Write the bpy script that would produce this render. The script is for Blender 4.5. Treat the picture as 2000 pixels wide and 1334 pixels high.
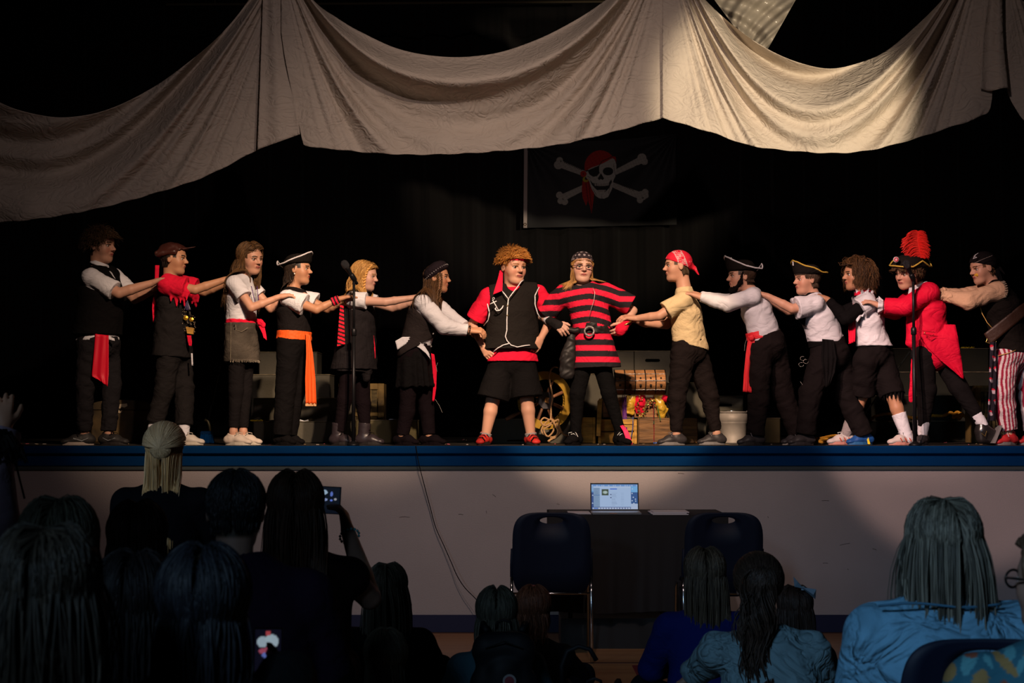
import bpy, math, random
import numpy as np
from mathutils import Vector, Matrix
random.seed(7); RS = np.random.RandomState(7)
PI = math.pi
sc = bpy.context.scene
for o in list(bpy.data.objects): bpy.data.objects.remove(o)
COL = sc.collection

# ------------------------------------------------------------------ camera
D = 11.0; H = 1.351; F = 3355.0; TILT = math.atan((820-667)/F)
STAGE = 1.184
cam = bpy.data.cameras.new('camera'); camo = bpy.data.objects.new('camera', cam); COL.objects.link(camo)
camo.location = (0, -D, H); camo.rotation_euler = (PI/2+TILT, 0, 0)
cam.sensor_width = 36; cam.lens = F*36/2000; cam.clip_start = .05; cam.clip_end = 60
cam.dof.use_dof = True; cam.dof.focus_distance = 11.4; cam.dof.aperture_fstop = 8
sc.camera = camo
_ct, _st = math.cos(TILT), math.sin(TILT)
def P(px, py, Y=0.0):
    """the point of the place seen at a pixel, at depth Y (Y = 0 is the stage's front edge)"""
    x = (px-1000)/F; y = (667-py)/F
    d = (x, _ct - y*_st, _st + y*_ct)
    t = (Y+D)/d[1]
    return np.array([d[0]*t, Y, H + d[2]*t])
def ppm(Y): return F/(Y+D)

# ------------------------------------------------------------------ world and light
w = bpy.data.worlds.new('world'); sc.world = w; w.use_nodes = True
bg = w.node_tree.nodes['Background']; bg.inputs[0].default_value = (.25,.42,.75,1); bg.inputs[1].default_value = .006
sc.view_settings.view_transform = 'Standard'; sc.view_settings.look = 'None'
sc.view_settings.gamma = 1; sc.view_settings.use_curve_mapping = False
sc.view_settings.exposure = 0.0
def spot(name, loc, tgt, power, color, deg, blend=.3, rad=.06):
    l = bpy.data.lights.new(name, 'SPOT'); l.energy = power; l.color = color
    l.spot_size = math.radians(deg); l.spot_blend = blend; l.shadow_soft_size = rad
    o = bpy.data.objects.new(name, l); COL.objects.link(o); o.location = loc
    o.rotation_euler = (Vector(tgt)-Vector(loc)).to_track_quat('-Z','Y').to_euler(); return o
def area(name, loc, tgt, power, color, sx, sy):
    l = bpy.data.lights.new(name, 'AREA'); l.shape = 'RECTANGLE'; l.size = sx; l.size_y = sy; l.energy = power; l.color = color
    o = bpy.data.objects.new(name, l); COL.objects.link(o); o.location = loc
    o.rotation_euler = (Vector(tgt)-Vector(loc)).to_track_quat('-Z','Y').to_euler(); return o
WARM = (1,.70,.47); PINK = (1,.66,.55)
K1=(.35,-6.2,5.8)
spot('stage_spotlight', K1, P(1180,640), 3500, WARM, 14.6, .3)
spot('stage_spotlight', (-.4,-6.2,5.7), P(1830,800), 1500, PINK, 12, .35)
spot('stage_spotlight', (-1.2,-6.2,5.2), P(1690,600), 3300, PINK, 15, .9)
spot('stage_spotlight', (1.0,-6.2,5.7), P(760,610), 2500, WARM, 15.5, .7)
spot('stage_spotlight', (.6,-6.4,5.7), P(450,620), 2700, WARM, 17, 1)
spot('drape_spotlight', (3.2,-5.6,3.0), P(1590,190), 1750, (1,.80,.56), 17, .45)
spot('stage_wash', (0,-6.6,5.6), (.3,.3,2.2), 250, (1,.76,.72), 75, 1)
spot('stage_wash', (.6,-6.4,5.8), (.0,1.6,1.3), 700, (1,.74,.60), 42, 1)
spot('cool_audience_fill', (-2.2,-13.0,4.2), (2.3,-5.8,.8), 1100, (.46,.72,1), 44, 1, .5)  # added cool spot for the bluish light on the audience; no window modelled
spot('cool_audience_fill', (-4.2,-9.5,3.8), P(300,850,-3.5), 380, (.60,.80,1), 25, 1, .4)  # second added cool spot, brightens the blonde woman and raised hand; unseen source

# ------------------------------------------------------------------ materials
MATS = {}
def mat(name, color=(.5,.5,.5), rough=.7, metal=0, spec=.3, bump=0, bscale=60, var=0, vscale=8, sheen=0, attr=False,
        emit=None, sss=0, alpha=1, fold=0, stretch=(1,1,1), coat=0):
    if name in MATS: return MATS[name]
    m = bpy.data.materials.new(name); m.use_nodes = True; nt = m.node_tree; N = nt.nodes; L = nt.links
    b = N['Principled BSDF']; b.inputs['Roughness'].default_value = rough; b.inputs['Metallic'].default_value = metal
    b.inputs['Specular IOR Level'].default_value = spec; b.inputs['Base Color'].default_value = (*color,1)
    if sheen: b.inputs['Sheen Weight'].default_value = sheen
    if coat: b.inputs['Coat Weight'].default_value = coat
    if alpha < 1: b.inputs['Alpha'].default_value = alpha
    src = None
    if attr:
        a = N.new('ShaderNodeAttribute'); a.attribute_name = 'Col'; src = a.outputs['Color']
    if var:
        tc = N.new('ShaderNodeTexCoord'); mp = N.new('ShaderNodeMapping'); mp.inputs['Scale'].default_value = stretch
        nz = N.new('ShaderNodeTexNoise'); nz.inputs['Scale'].default_value = vscale; nz.inputs['Detail'].default_value = 5
        L.new(tc.outputs['Object'], mp.inputs[0]); L.new(mp.outputs[0], nz.inputs['Vector'])
        r = N.new('ShaderNodeMapRange'); r.inputs['From Min'].default_value = .3; r.inputs['From Max'].default_value = .7
        r.inputs['To Min'].default_value = 1-var; r.inputs['To Max'].default_value = 1+var; L.new(nz.outputs['Fac'], r.inputs[0])
        mx = N.new('ShaderNodeVectorMath'); mx.operation = 'SCALE'
        if src: L.new(src, mx.inputs[0])
        else: mx.inputs[0].default_value = color
        L.new(r.outputs[0], mx.inputs['Scale']); src = mx.outputs[0]
    if src: L.new(src, b.inputs['Base Color'])
    if bump:
        tc = N.new('ShaderNodeTexCoord'); nz = N.new('ShaderNodeTexNoise'); nz.inputs['Scale'].default_value = bscale
        nz.inputs['Detail'].default_value = 4; mp = N.new('ShaderNodeMapping'); mp.inputs['Scale'].default_value = stretch
        L.new(tc.outputs['Object'], mp.inputs[0]); L.new(mp.outputs[0], nz.inputs['Vector'])
        bp = N.new('ShaderNodeBump'); bp.inputs['Strength'].default_value = bump; bp.inputs['Distance'].default_value = .01
        L.new(nz.outputs['Fac'], bp.inputs['Height']); L.new(bp.outputs[0], b.inputs['Normal'])
        if fold:
            m2 = N.new('ShaderNodeMapping'); m2.inputs['Scale'].default_value = (1,1,1.5); L.new(tc.outputs['Object'], m2.inputs[0])
            n2 = N.new('ShaderNodeTexNoise'); n2.inputs['Scale'].default_value = 6.5; n2.inputs['Detail'].default_value = 2.5; n2.inputs['Distortion'].default_value = 1.6
            L.new(m2.outputs[0], n2.inputs['Vector']); s1 = N.new('ShaderNodeMath'); s1.operation='SUBTRACT'; s1.inputs[1].default_value=.5; L.new(n2.outputs['Fac'], s1.inputs[0])
            s2 = N.new('ShaderNodeMath'); s2.operation='ABSOLUTE'; L.new(s1.outputs[0], s2.inputs[0]); s3=N.new('ShaderNodeMath'); s3.operation='POWER'; s3.inputs[1].default_value=.8; L.new(s2.outputs[0], s3.inputs[0])
            b2 = N.new('ShaderNodeBump'); b2.inputs['Strength'].default_value = fold; b2.inputs['Distance'].default_value = .045
            L.new(s3.outputs[0], b2.inputs['Height']); L.new(b2.outputs[0], bp.inputs['Normal'])
    if emit:
        b.inputs['Emission Color'].default_value = (*emit[:3],1); b.inputs['Emission Strength'].default_value = emit[3]
    if sss:
        b.inputs['Subsurface Weight'].default_value = sss; b.inputs['Subsurface Radius'].default_value = (.01,.004,.002)
        b.inputs['Subsurface Scale'].default_value = .6
    MATS[name] = m; return m
def cloth(name, c, rough=.9, **k): return mat('cloth_'+name, c, rough, spec=k.pop('spec',.06 if max(c)<.05 else .12), bump=k.pop('bump',.10), bscale=k.pop('bscale',180), sheen=k.pop('sheen',.0), fold=k.pop('fold',.26), **k)
SKIN = mat('skin', rough=.5, attr=True, spec=.3)
HAIRM = mat('hair', rough=.5, attr=True, spec=.28)
VCLOTH = mat('vertex_coloured_cloth', rough=.8, attr=True, spec=.15, bump=.1, bscale=150, fold=.26)
C_BLACK = cloth('black', (.0042,.0036,.004)); C_BLACKP = cloth('black_cotton', (.008,.0065,.007), bump=.35, bscale=60)
C_CHAR = cloth('charcoal', (.0125,.011,.0115)); C_WHITE = cloth('white', (.58,.57,.62)); C_RED = cloth('red', (.60,.008,.035))
C_SATIN = mat('red_satin', (.60,.005,.025), .5, spec=.25); C_SATINB = mat('black_satin', (.012,.010,.010), .5, spec=.25)
M_WOODGOLD = mat('gold_painted_wood', (.42,.22,.035), .6, var=.45, vscale=7, bump=.4, bscale=20, stretch=(1,1,6))
M_WOOD = mat('brown_wood', (.17,.085,.03), .6, var=.6, vscale=5, bump=.4, bscale=16, stretch=(1,1,9))
M_BLOCK = mat('grey_painted_plywood', (.07,.064,.046), .7, var=.15, vscale=6, bump=.15)
M_BLOCKO = mat('olive_painted_plywood', (.10,.082,.035), .7, var=.2, vscale=6, bump=.15)
M_METAL = mat('black_metal', (.012,.012,.014), .4, .6); M_CHROME = mat('chrome', (.6,.62,.65), .18, 1)
M_ROPE = mat('tan_rope', (.42,.25,.12), .85, bump=.5, bscale=90); M_ROPEY = mat('yellow_rope', (.50,.25,.02), .7, bump=.4, bscale=60)

# ------------------------------------------------------------------ object helpers
def link(name, me, parent=None, m=None, smooth=True):
    o = bpy.data.objects.new(name, me); COL.objects.link(o)
    if m is not None:
        me.materials.clear()
        for q in (m if isinstance(m,(list,tuple)) else [m]): me.materials.append(q)
    if smooth: me.polygons.foreach_set('use_smooth', [True]*len(me.polygons))
    if parent is not None:
        o.parent = parent; o.matrix_parent_inverse = Matrix.Translation(-Vector(parent.location))
    return o
def pydata(name, V, Fc, parent=None, m=None, smooth=True, mi=None):
    me = bpy.data.meshes.new(name)
    me.from_pydata([tuple(map(float,v)) for v in V], [], [tuple(map(int,f)) for f in Fc]); me.update()
    o = link(name, me, parent, m, smooth)
    if mi is not None: me.polygons.foreach_set('material_index', mi)
    return o
def thing(name, label, cat, loc=(0,0,0), group=None):
    o = bpy.data.objects.new(name, None); COL.objects.link(o); o.location = tuple(map(float,loc)); o.empty_display_size = .05
    o['label'] = label; o['category'] = cat
    if group: o['group'] = group
    return o
def tag(o, label, cat, group=None, kind=None):
    o['label'] = label; o['category'] = cat
    if group: o['group'] = group
    if kind: o['kind'] = kind
    return o
def struct(o): o['kind'] = 'structure'; return o
def setcol(o, rgb):
    me = o.data; a = me.color_attributes.new('Col', 'FLOAT_COLOR', 'POINT')
    c = np.ones((len(me.vertices),4), np.float32); c[:,:3] = rgb; a.data.foreach_set('color', c.ravel())
def verts(o):
    n = len(o.data.vertices); v = np.empty(n*3, np.float32); o.data.vertices.foreach_get('co', v); return v.reshape(-1,3)
def setverts(o, v): o.data.vertices.foreach_set('co', np.ascontiguousarray(v, np.float32).ravel()); o.data.update()
def nz(p, s=1.0, seed=0):
    """cheap smooth wrinkle noise, roughly -1..1"""
    x, y, z = (p*s).T; q = seed*1.7
    x = x + .6*np.sin(y*1.3+q)+.4*np.sin(z*2.1-q); z = z + .5*np.sin(x*1.1+q*2); y = y+.5*np.sin(z*1.7-q)
    return (np.sin(x*1.9+z*.7+q)+np.sin(y*2.3-x*.8+q*3)+np.sin(z*2.9+y*1.1-q)+.6*np.sin(x*4.1-z*3.3+q))/3.6
def displace(o, amp, s, seed=0, fn=None):
    me = o.data; n = len(me.vertices); nr = np.empty(n*3, np.float32); me.vertices.foreach_get('normal', nr); nr = nr.reshape(-1,3)
    v = verts(o); d = amp*nz(v, s, seed) if fn is None else fn(v)
    setverts(o, v + nr*d[:,None])
WRS=np.array([.8,.8,1.35],np.float32)
class MB:
    """collects simple solids and makes ONE mesh"""
    def __init__(s): s.V=[]; s.F=[]; s.MI=[]
    def add(s, V, Fc, mi=0):
        n=len(s.V); s.V += [tuple(v) for v in V]; s.F += [tuple(i+n for i in f) for f in Fc]; s.MI += [mi]*len(Fc); return s
    def box(s, lo, hi, mi=0, b=0.0):
        x0,y0,z0 = lo; x1,y1,z1 = hi
        if b<=0:
            V=[(x0,y0,z0),(x1,y0,z0),(x1,y1,z0),(x0,y1,z0),(x0,y0,z1),(x1,y0,z1),(x1,y1,z1),(x0,y1,z1)]
            return s.add(V,[(0,3,2,1),(4,5,6,7),(0,1,5,4),(1,2,6,5),(2,3,7,6),(3,0,4,7)],mi)
        def ring(e,z): return [(x0+e,y0+b,z),(x0+b,y0+e,z),(x1-b,y0+e,z),(x1-e,y0+b,z),(x1-e,y1-b,z),(x1-b,y1-e,z),(x0+b,y1-e,z),(x0+e,y1-b,z)]
        R = [[(x0+b,y0+b,z0)]*0 or ring(b,z0), ring(0,z0+b), ring(0,z1-b), ring(b,z1)]
        V = sum(R,[]); Fc=[tuple(range(7,-1,-1)), tuple(range(24,32))]
        for k in range(3):
            for i in range(8): j=(i+1)%8; Fc.append((k*8+i,k*8+j,k*8+8+j,k*8+8+i))
        return s.add(V,Fc,mi)
    def tube(s, pts, r, n=8, mi=0, closed=False):
        pts = [np.array(p,float) for p in pts]; m=len(pts); rs = r if hasattr(r,'__len__') else [r]*m
        V=[]; prev=None
        for i,p in enumerate(pts):
            a = pts[(i-1)%m] if (closed or i>0) else p; b = pts[(i+1)%m] if (closed or i<m-1) else p
            t = b-a; t = t/(np.linalg.norm(t)+1e-9)
            if prev is None:
                up = np.array([0,0,1.]) if abs(t[2])<.9 else np.array([1.,0,0]); u=np.cross(t,up)
            else: u = prev - t*np.dot(prev,t)
            u = u/(np.linalg.norm(u)+1e-9); prev=u; v=np.cross(t,u)
            for k in range(n): c=2*PI*k/n; V.append(p+rs[i]*(math.cos(c)*u+math.sin(c)*v))
        Fc=[]
        for i in range(m if closed else m-1):
            for k in range(n): j=(k+1)%n; i2=(i+1)%m; Fc.append((i*n+k,i*n+j,i2*n+j,i2*n+k))
        if not closed: Fc += [tuple(range(n-1,-1,-1)), tuple(range((m-1)*n,m*n))]
        return s.add(V,Fc,mi)
    def lathe(s, prof, c, axis=None, n=24, mi=0, sq=1.0):
        """prof: (radius, height) list; axis: 3 row vectors (x, y, up)"""
        A = np.eye(3) if axis is None else np.array(axis); c=np.array(c,float); V=[]; m=len(prof)
        for r,h in prof:
            for k in range(n): a=2*PI*k/n; V.append(c + A[0]*r*math.cos(a)+A[1]*r*sq*math.sin(a)+A[2]*h)
        Fc=[(i*n+k,i*n+(k+1)%n,(i+1)*n+(k+1)%n,(i+1)*n+k) for i in range(m-1) for k in range(n)]
        Fc += [tuple(range(n-1,-1,-1)), tuple(range((m-1)*n,m*n))]
        return s.add(V,Fc,mi)
    def prism(s, poly, o, u, v, w, mi=0):
        """poly of (a,b) in the plane o + a*u + b*v, thick along w"""
        o,u,v,w = map(lambda q: np.array(q,float),(o,u,v,w)); n=len(poly)
        V=[o+a*u+b*v for a,b in poly]+[o+a*u+b*v+w for a,b in poly]
        Fc=[tuple(range(n-1,-1,-1)),tuple(range(n,2*n))]+[(i,(i+1)%n,n+(i+1)%n,n+i) for i in range(n)]
        return s.add(V,Fc,mi)
    def grid(s, fn, nu, nv, th=0.0, tdir=(0,1,0), mi=0):
        V=[np.array(fn(i/nu,j/nv),float) for j in range(nv+1) for i in range(nu+1)]; W=nu+1
        Fc=[(j*W+i,j*W+i+1,(j+1)*W+i+1,(j+1)*W+i) for j in range(nv) for i in range(nu)]
        if th:
            n=len(V); t=np.array(tdir)*th; V2=[p+t for p in V]; Fb=[tuple(n+q for q in f[::-1]) for f in Fc]
            bd=[i for i in range(nu+1)]+[j*W+nu for j in range(1,nv+1)]+[nv*W+i for i in range(nu-1,-1,-1)]+[j*W for j in range(nv-1,0,-1)]
            Fs=[(bd[k],n+bd[k],n+bd[(k+1)%len(bd)],bd[(k+1)%len(bd)]) for k in range(len(bd))]
            return s.add(V+V2,Fc+Fb+Fs,mi)
        return s.add(V,Fc,mi)
    def build(s, name, m, parent=None, smooth=False):
        return pydata(name, s.V, s.F, parent, m, smooth, s.MI if isinstance(m,(list,tuple)) else None)

# ------------------------------------------------------------------ implicit surfaces (bodies and garments)
def nrm(v): v=np.array(v,float); return v/(np.linalg.norm(v)+1e-12)
class SDF:
    def __init__(s): s.ops=[]
    def seg(s,a,b,ra,rb,k=.015,u=None,sq=1.0,cap=0,sub=False):
        s.ops.append(('seg',np.array(a,float),np.array(b,float),ra,rb,k,None if u is None else nrm(u),sq,cap,sub)); return s
    def ell(s,c,ax,rad,k=.01,sub=False):
        s.ops.append(('ell',np.array(c,float),np.array(ax,float),np.array(rad,float),k,sub)); return s
    def cut(s,o,n): s.ops.append(('cut',np.array(o,float),nrm(n))); return s
    def box(s,op):
        if op[0]=='seg':
            _,a,b,ra,rb,k,u,sq,cap,sub=op; r=max(ra,rb)*max(1,sq); return np.minimum(a,b)-r,np.maximum(a,b)+r,k
        if op[0]=='ell': r=(np.abs(op[2])*op[3][:,None]).sum(0); return op[1]-r,op[1]+r,op[4]
    def mesh(s,h):
        bs=[s.box(o) for o in s.ops if o[0]!='cut' and not o[-1]]
        lo=np.min([b[0] for b in bs],0)-3*h; hi=np.max([b[1] for b in bs],0)+3*h
        n=np.ceil((hi-lo)/h).astype(int)+1; G=np.full(n,.05,np.float32)
        for op in s.ops:
            if op[0]=='cut':
                _,o,nn=op; X=[(lo[i]+h*np.arange(n[i])-o[i])*nn[i] for i in range(3)]
                np.maximum(G,(X[0][:,None,None]+X[1][None,:,None]+X[2][None,None,:]).astype(np.float32),out=G); continue
            b0,b1,k=s.box(op); m=max(k,0)+2*h
            i0=np.maximum(((b0-m-lo)/h).astype(int),0); i1=np.minimum(np.ceil((b1+m-lo)/h).astype(int)+1,n)
            if (i1<=i0).any(): continue
            X,Y,Z=[(lo[i]+h*np.arange(i0[i],i1[i])).astype(np.float32) for i in range(3)]
            sl=tuple(slice(i0[i],i1[i]) for i in range(3))
            if op[0]=='seg':
                _,a,b,ra,rb,k,u,sq,cap,sub=op; d=b-a; L=np.linalg.norm(d)+1e-9; d=d/L
                x=(X-a[0])[:,None,None]; y=(Y-a[1])[None,:,None]; z=(Z-a[2])[None,None,:]
                t=x*d[0]+y*d[1]+z*d[2]; tc=np.clip(t,0,L)
                qx=x-tc*d[0]; qy=y-tc*d[1]; qz=z-tc*d[2]
                if u is not None and sq!=1:
                    uu=nrm(u-d*np.dot(u,d)); v=np.cross(d,uu)
                    pv=qx*v[0]+qy*v[1]+qz*v[2]; e=(1/sq**2-1)
                    dist=np.sqrt(np.maximum(qx*qx+qy*qy+qz*qz+pv*pv*e,0))
                else: dist=np.sqrt(qx*qx+qy*qy+qz*qz)
                dd=dist-(ra+(rb-ra)*tc/L)
                if cap&1: dd=np.maximum(dd,-t)
                if cap&2: dd=np.maximum(dd,t-L)
            else:
                _,c,ax,rad,k,sub=op
                x=(X-c[0])[:,None,None]; y=(Y-c[1])[None,:,None]; z=(Z-c[2])[None,None,:]
                q=0
                for i in range(3):
                    e=(x*ax[i][0]+y*ax[i][1]+z*ax[i][2])/rad[i]; q=q+e*e
                dd=(np.sqrt(q)-1)*min(rad)
            g=G[sl]
            if sub:
                if k>0: hh=np.maximum(k-np.abs(-dd-g),0)/k; g2=np.maximum(g,-dd)+hh*hh*k*.25
                else: g2=np.maximum(g,-dd)
            else:
                if k>0: hh=np.maximum(k-np.abs(dd-g),0)/k; g2=np.minimum(g,dd)-hh*hh*k*.25
                else: g2=np.minimum(g,dd)
            G[sl]=g2
        G[0]=G[-1]=.05; G[:,0]=G[:,-1]=.05; G[:,:,0]=G[:,:,-1]=.05
        I=G<0; c=I[:-1,:-1,:-1].astype(np.int8)
        for a in (0,1):
            for b in (0,1):
                for d in (0,1):
                    if a|b|d: c=c+I[a:n[0]-1+a,b:n[1]-1+b,d:n[2]-1+d]
        act=np.argwhere((c>0)&(c<8)); idx=np.full(c.shape,-1,np.int32); idx[tuple(act.T)]=np.arange(len(act))
        acc=np.zeros((len(act),3),np.float32); cnt=np.zeros(len(act),np.float32); Ft=[]
        cs=[(a,b,d) for a in (0,1) for b in (0,1) for d in (0,1)]
        val={q:G[act[:,0]+q[0],act[:,1]+q[1],act[:,2]+q[2]] for q in cs}
        for q in cs:
            for ax in range(3):
                if q[ax]: continue
                q2=list(q); q2[ax]=1; va=val[q]; vb=val[tuple(q2)]; mk=(va<0)!=(vb<0)
                t=np.where(mk,va/(va-vb+1e-12),0); pt=np.tile(np.array(q,np.float32),(len(act),1)); pt[:,ax]+=t
                acc+=pt*mk[:,None]; cnt+=mk
        V=(act+acc/np.maximum(cnt,1)[:,None])*h+lo
        for ax in range(3):
            s0=[slice(None)]*3; s1=[slice(None)]*3; s0[ax]=slice(0,-1); s1[ax]=slice(1,None)
            A=I[tuple(s0)]; B=I[tuple(s1)]
            e=np.argwhere(A!=B); fl=A[tuple(e.T)]; b,d=[(1,2),(2,0),(0,1)][ax]
            def cell(db,dd_): q=e.copy(); q[:,b]-=db; q[:,d]-=dd_; return idx[tuple(q.T)]
            quad=np.stack([cell(1,1),cell(0,1),cell(0,0),cell(1,0)],1); quad[~fl]=quad[~fl][:,::-1]; Ft.append(quad)
        return V.astype(np.float32),np.concatenate(Ft).astype(np.int32)
    def build(s,name,m,parent=None,h=.005,wr=0,ws=30,seed=0,col=None,fn=None):
        V,Q=s.mesh(h); me=bpy.data.meshes.new(name); me.vertices.add(len(V)); me.vertices.foreach_set('co',V.ravel())
        me.loops.add(len(Q)*4); me.loops.foreach_set('vertex_index',Q.ravel()); me.polygons.add(len(Q))
        me.polygons.foreach_set('loop_start',np.arange(0,len(Q)*4,4,dtype=np.int32)); me.update(); me.validate()
        o=link(name,me,parent,m)
        if wr: displace(o,wr,ws,seed)
        if fn is not None: displace(o,0,0,0,fn)
        if col is not None: setcol(o,col(verts(o)) if callable(col) else np.array(col))
        return o
# ------------------------------------------------------------------ people
def lerp(a,b,t): return a+(b-a)*t
def axes(yaw, pitch=0, roll=0):
    y,p = math.radians(yaw), math.radians(pitch)
    f=np.array([math.sin(y)*math.cos(p),-math.cos(y)*math.cos(p),math.sin(p)])
    r=nrm(np.cross(f,[0,0,1])); u=np.cross(r,f); q=math.radians(roll)
    r2=r*math.cos(q)+u*math.sin(q); return np.array([r2,f,np.cross(r2,f)])
def head_sdf(S, c, A, h, ears=True):
    L=lambda x,y,z: c+(A[0]*x+A[1]*y+A[2]*z)*h
    S.ell(L(0,-.05,.13),A,np.array([.335,.415,.365])*h,.01)
    S.ell(L(0,.07,-.13),A,np.array([.27,.285,.31])*h,.03)
    S.seg(L(-.10,.20,-.36),L(.10,.20,-.36),.105*h,.105*h,.03)
    S.ell(L(0,.27,-.40),A,np.array([.10,.085,.085])*h,.02)
    for s in (-1,1):
        S.ell(L(.165*s,.20,-.12),A,np.array([.115,.12,.13])*h,.02)
        S.seg(L(.07*s,.33,.105),L(.21*s,.27,.10),.035*h,.03*h,.012)
        S.ell(L(.145*s,.385,.01),A,np.array([.075,.085,.048])*h,.012,sub=True)
        if ears:
            S.ell(L(.335*s,-.05,-.03),A,np.array([.035,.075,.115])*h,.006)
            S.ell(L(.375*s,-.03,-.02),A,np.array([.02,.035,.06])*h,.006,sub=True)
    for s in (-1,1): S.seg(L(.085*s,.335,.052),L(.205*s,.305,.045),.022*h,.020*h,.006)
    S.seg(L(0,.335,.05),L(0,.44,-.09),.026*h,.045*h,.012)
    for s in (-1,1): S.ell(L(.045*s,.385,-.11),A,np.array([.035,.045,.03])*h,.008)
    S.seg(L(-.075,.325,-.225),L(.075,.325,-.225),.03*h,.03*h,.01)
    S.ell(L(0,.355,-.215),A,np.array([.085,.035,.028])*h,.006)
    S.ell(L(0,.345,-.262),A,np.array([.07,.035,.028])*h,.006)
def hand_sdf(S, w, d, n, s=1.0, curl=.25, spread=.12, thumb=1, tc=.5, cf=None):
    """w wrist, d along the hand, n the way the palm faces, thumb = side"""
    d=nrm(d); n=nrm(np.array(n)-d*np.dot(n,d)); t=np.cross(d,n)*thumb
    pl=.074*s
    S.seg(w-d*.02*s,w+d*.03*s,.021*s,.024*s,.012,u=t,sq=.72)
    offs=[.026,.009,-.009,-.025]; ln=[.92,1,.95,.78]
    for i in range(4):
        k=w+d*(pl-.006*abs(i-1)*s)+t*offs[i]*s
        S.seg(w+d*.018*s+t*offs[i]*.6*s,k,.0125*s,.0105*s,.012)
        p=k; dd=nrm(d+t*spread*(1.3-i)*.9); c=curl*(1+.12*i) if cf is None else cf[i]
        for j,(l,r0,r1) in enumerate(((.032,.0098,.0090),(.021,.0090,.0082),(.017,.0082,.0070))):
            ang=c*(.8,1.1,.8)[j]; dd=nrm(dd*math.cos(ang)+n*math.sin(ang)); q=p+dd*l*ln[i]*s
            nn=nrm(n-dd*np.dot(n,dd)) if abs(np.dot(n,dd))<.99 else n
            S.seg(p,q,r0*s,r1*s,.0025); p=q
    p=w+d*.012*s+t*.018*s+n*.006*s; dd=nrm(d*.75+t*.75+n*.25)
    for l,r0,r1 in ((.036,.0145,.012),(.027,.0112,.010),(.020,.0098,.008)):
        q=p+dd*l*s; S.seg(p,q,r0*s,r1*s,.006); p=q; dd=nrm(dd+d*.45*tc+n*.35*tc-t*.35*tc)
HT=8.0
def head_local(V,K): return ((V-K['c'])@K['A'].T)/K['h']
def skin_color(K, base, hairc, brow, lips, scalp=True):
    base=np.array(base); 
    def f(V):
        C=np.tile(base,(len(V),1)); q=head_local(V,K); x,y,z=q.T; ax=np.abs(x)
        near=(np.abs(q)<.8).all(1)
        bl=np.exp(-(((ax-.17)/.09)**2+((z+.13)/.09)**2))*(y>0)*near
        C=C*(1-bl[:,None]*np.array([.0,.16,.14]))
        lp=near&(ax<.088)&(np.abs(z+.238)<.042-ax*.22)&(y>.28); C[lp]=lips
        ln=near&(ax<.08)&(np.abs(z+.240)<.009)&(y>.28); C[ln]=np.array(lips)*.35
        bz=.108-.35*(ax-.14)**2*4; br=near&(ax>.055)&(ax<.225)&(np.abs(z-bz)<.020)&(y>.2); C[br]=brow
        ll=near&(ax>.07)&(ax<.22)&(np.abs(z-(.052-.9*(ax-.145)**2*4))<.014)&(y>.2); C[ll]=np.array(brow)*.5
        ns=near&(ax>.02)&(ax<.06)&(np.abs(z+.135)<.012)&(y>.36); C[ns]=base*.4
        if scalp:
            sc_=near&(((y<.16)&(z>.02))|(z>.34-.1*ax)|((y<-.12)&(z>-.30)))&(~((ax>.30)&(z<.1)&(z>-.16)&(y>-.14)&(y<.06))); C[sc_]=hairc
        return C
    return f
def eyes(parent, K, iris=(.10,.05,.025), look=(0,0)):
    for s in (-1,1):
        c=K['c']+(K['A'][0]*.145*s+K['A'][1]*.283+K['A'][2]*.008)*K['h']; r=.060*K['h']
        V=[];Fc=[];nu,nv=14,10
        g=nrm(K['A'][1]+K['A'][0]*look[0]+K['A'][2]*look[1]); a=nrm(np.cross(g,K['A'][2])); b=np.cross(a,g)
        for j in range(nv+1):
            t=PI*j/nv*.6
            for i in range(nu): f=2*PI*i/nu; V.append(c+r*(g*math.cos(t)+(a*math.cos(f)+b*math.sin(f))*math.sin(t)))
        Fc=[(j*nu+i,j*nu+(i+1)%nu,(j+1)*nu+(i+1)%nu,(j+1)*nu+i) for j in range(nv) for i in range(nu)]
        o=pydata('eye',V,Fc,parent,EYEM); V=np.array(V); dt=((V-c)/r)@g
        C=np.tile(np.array([.38,.33,.31]),(len(V),1)); C[dt>.76]=iris; C[dt>.93]=(.005,.005,.005); setcol(o,C)
EYEM=mat('eye_surface',rough=.15,attr=True,spec=.6)
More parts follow.
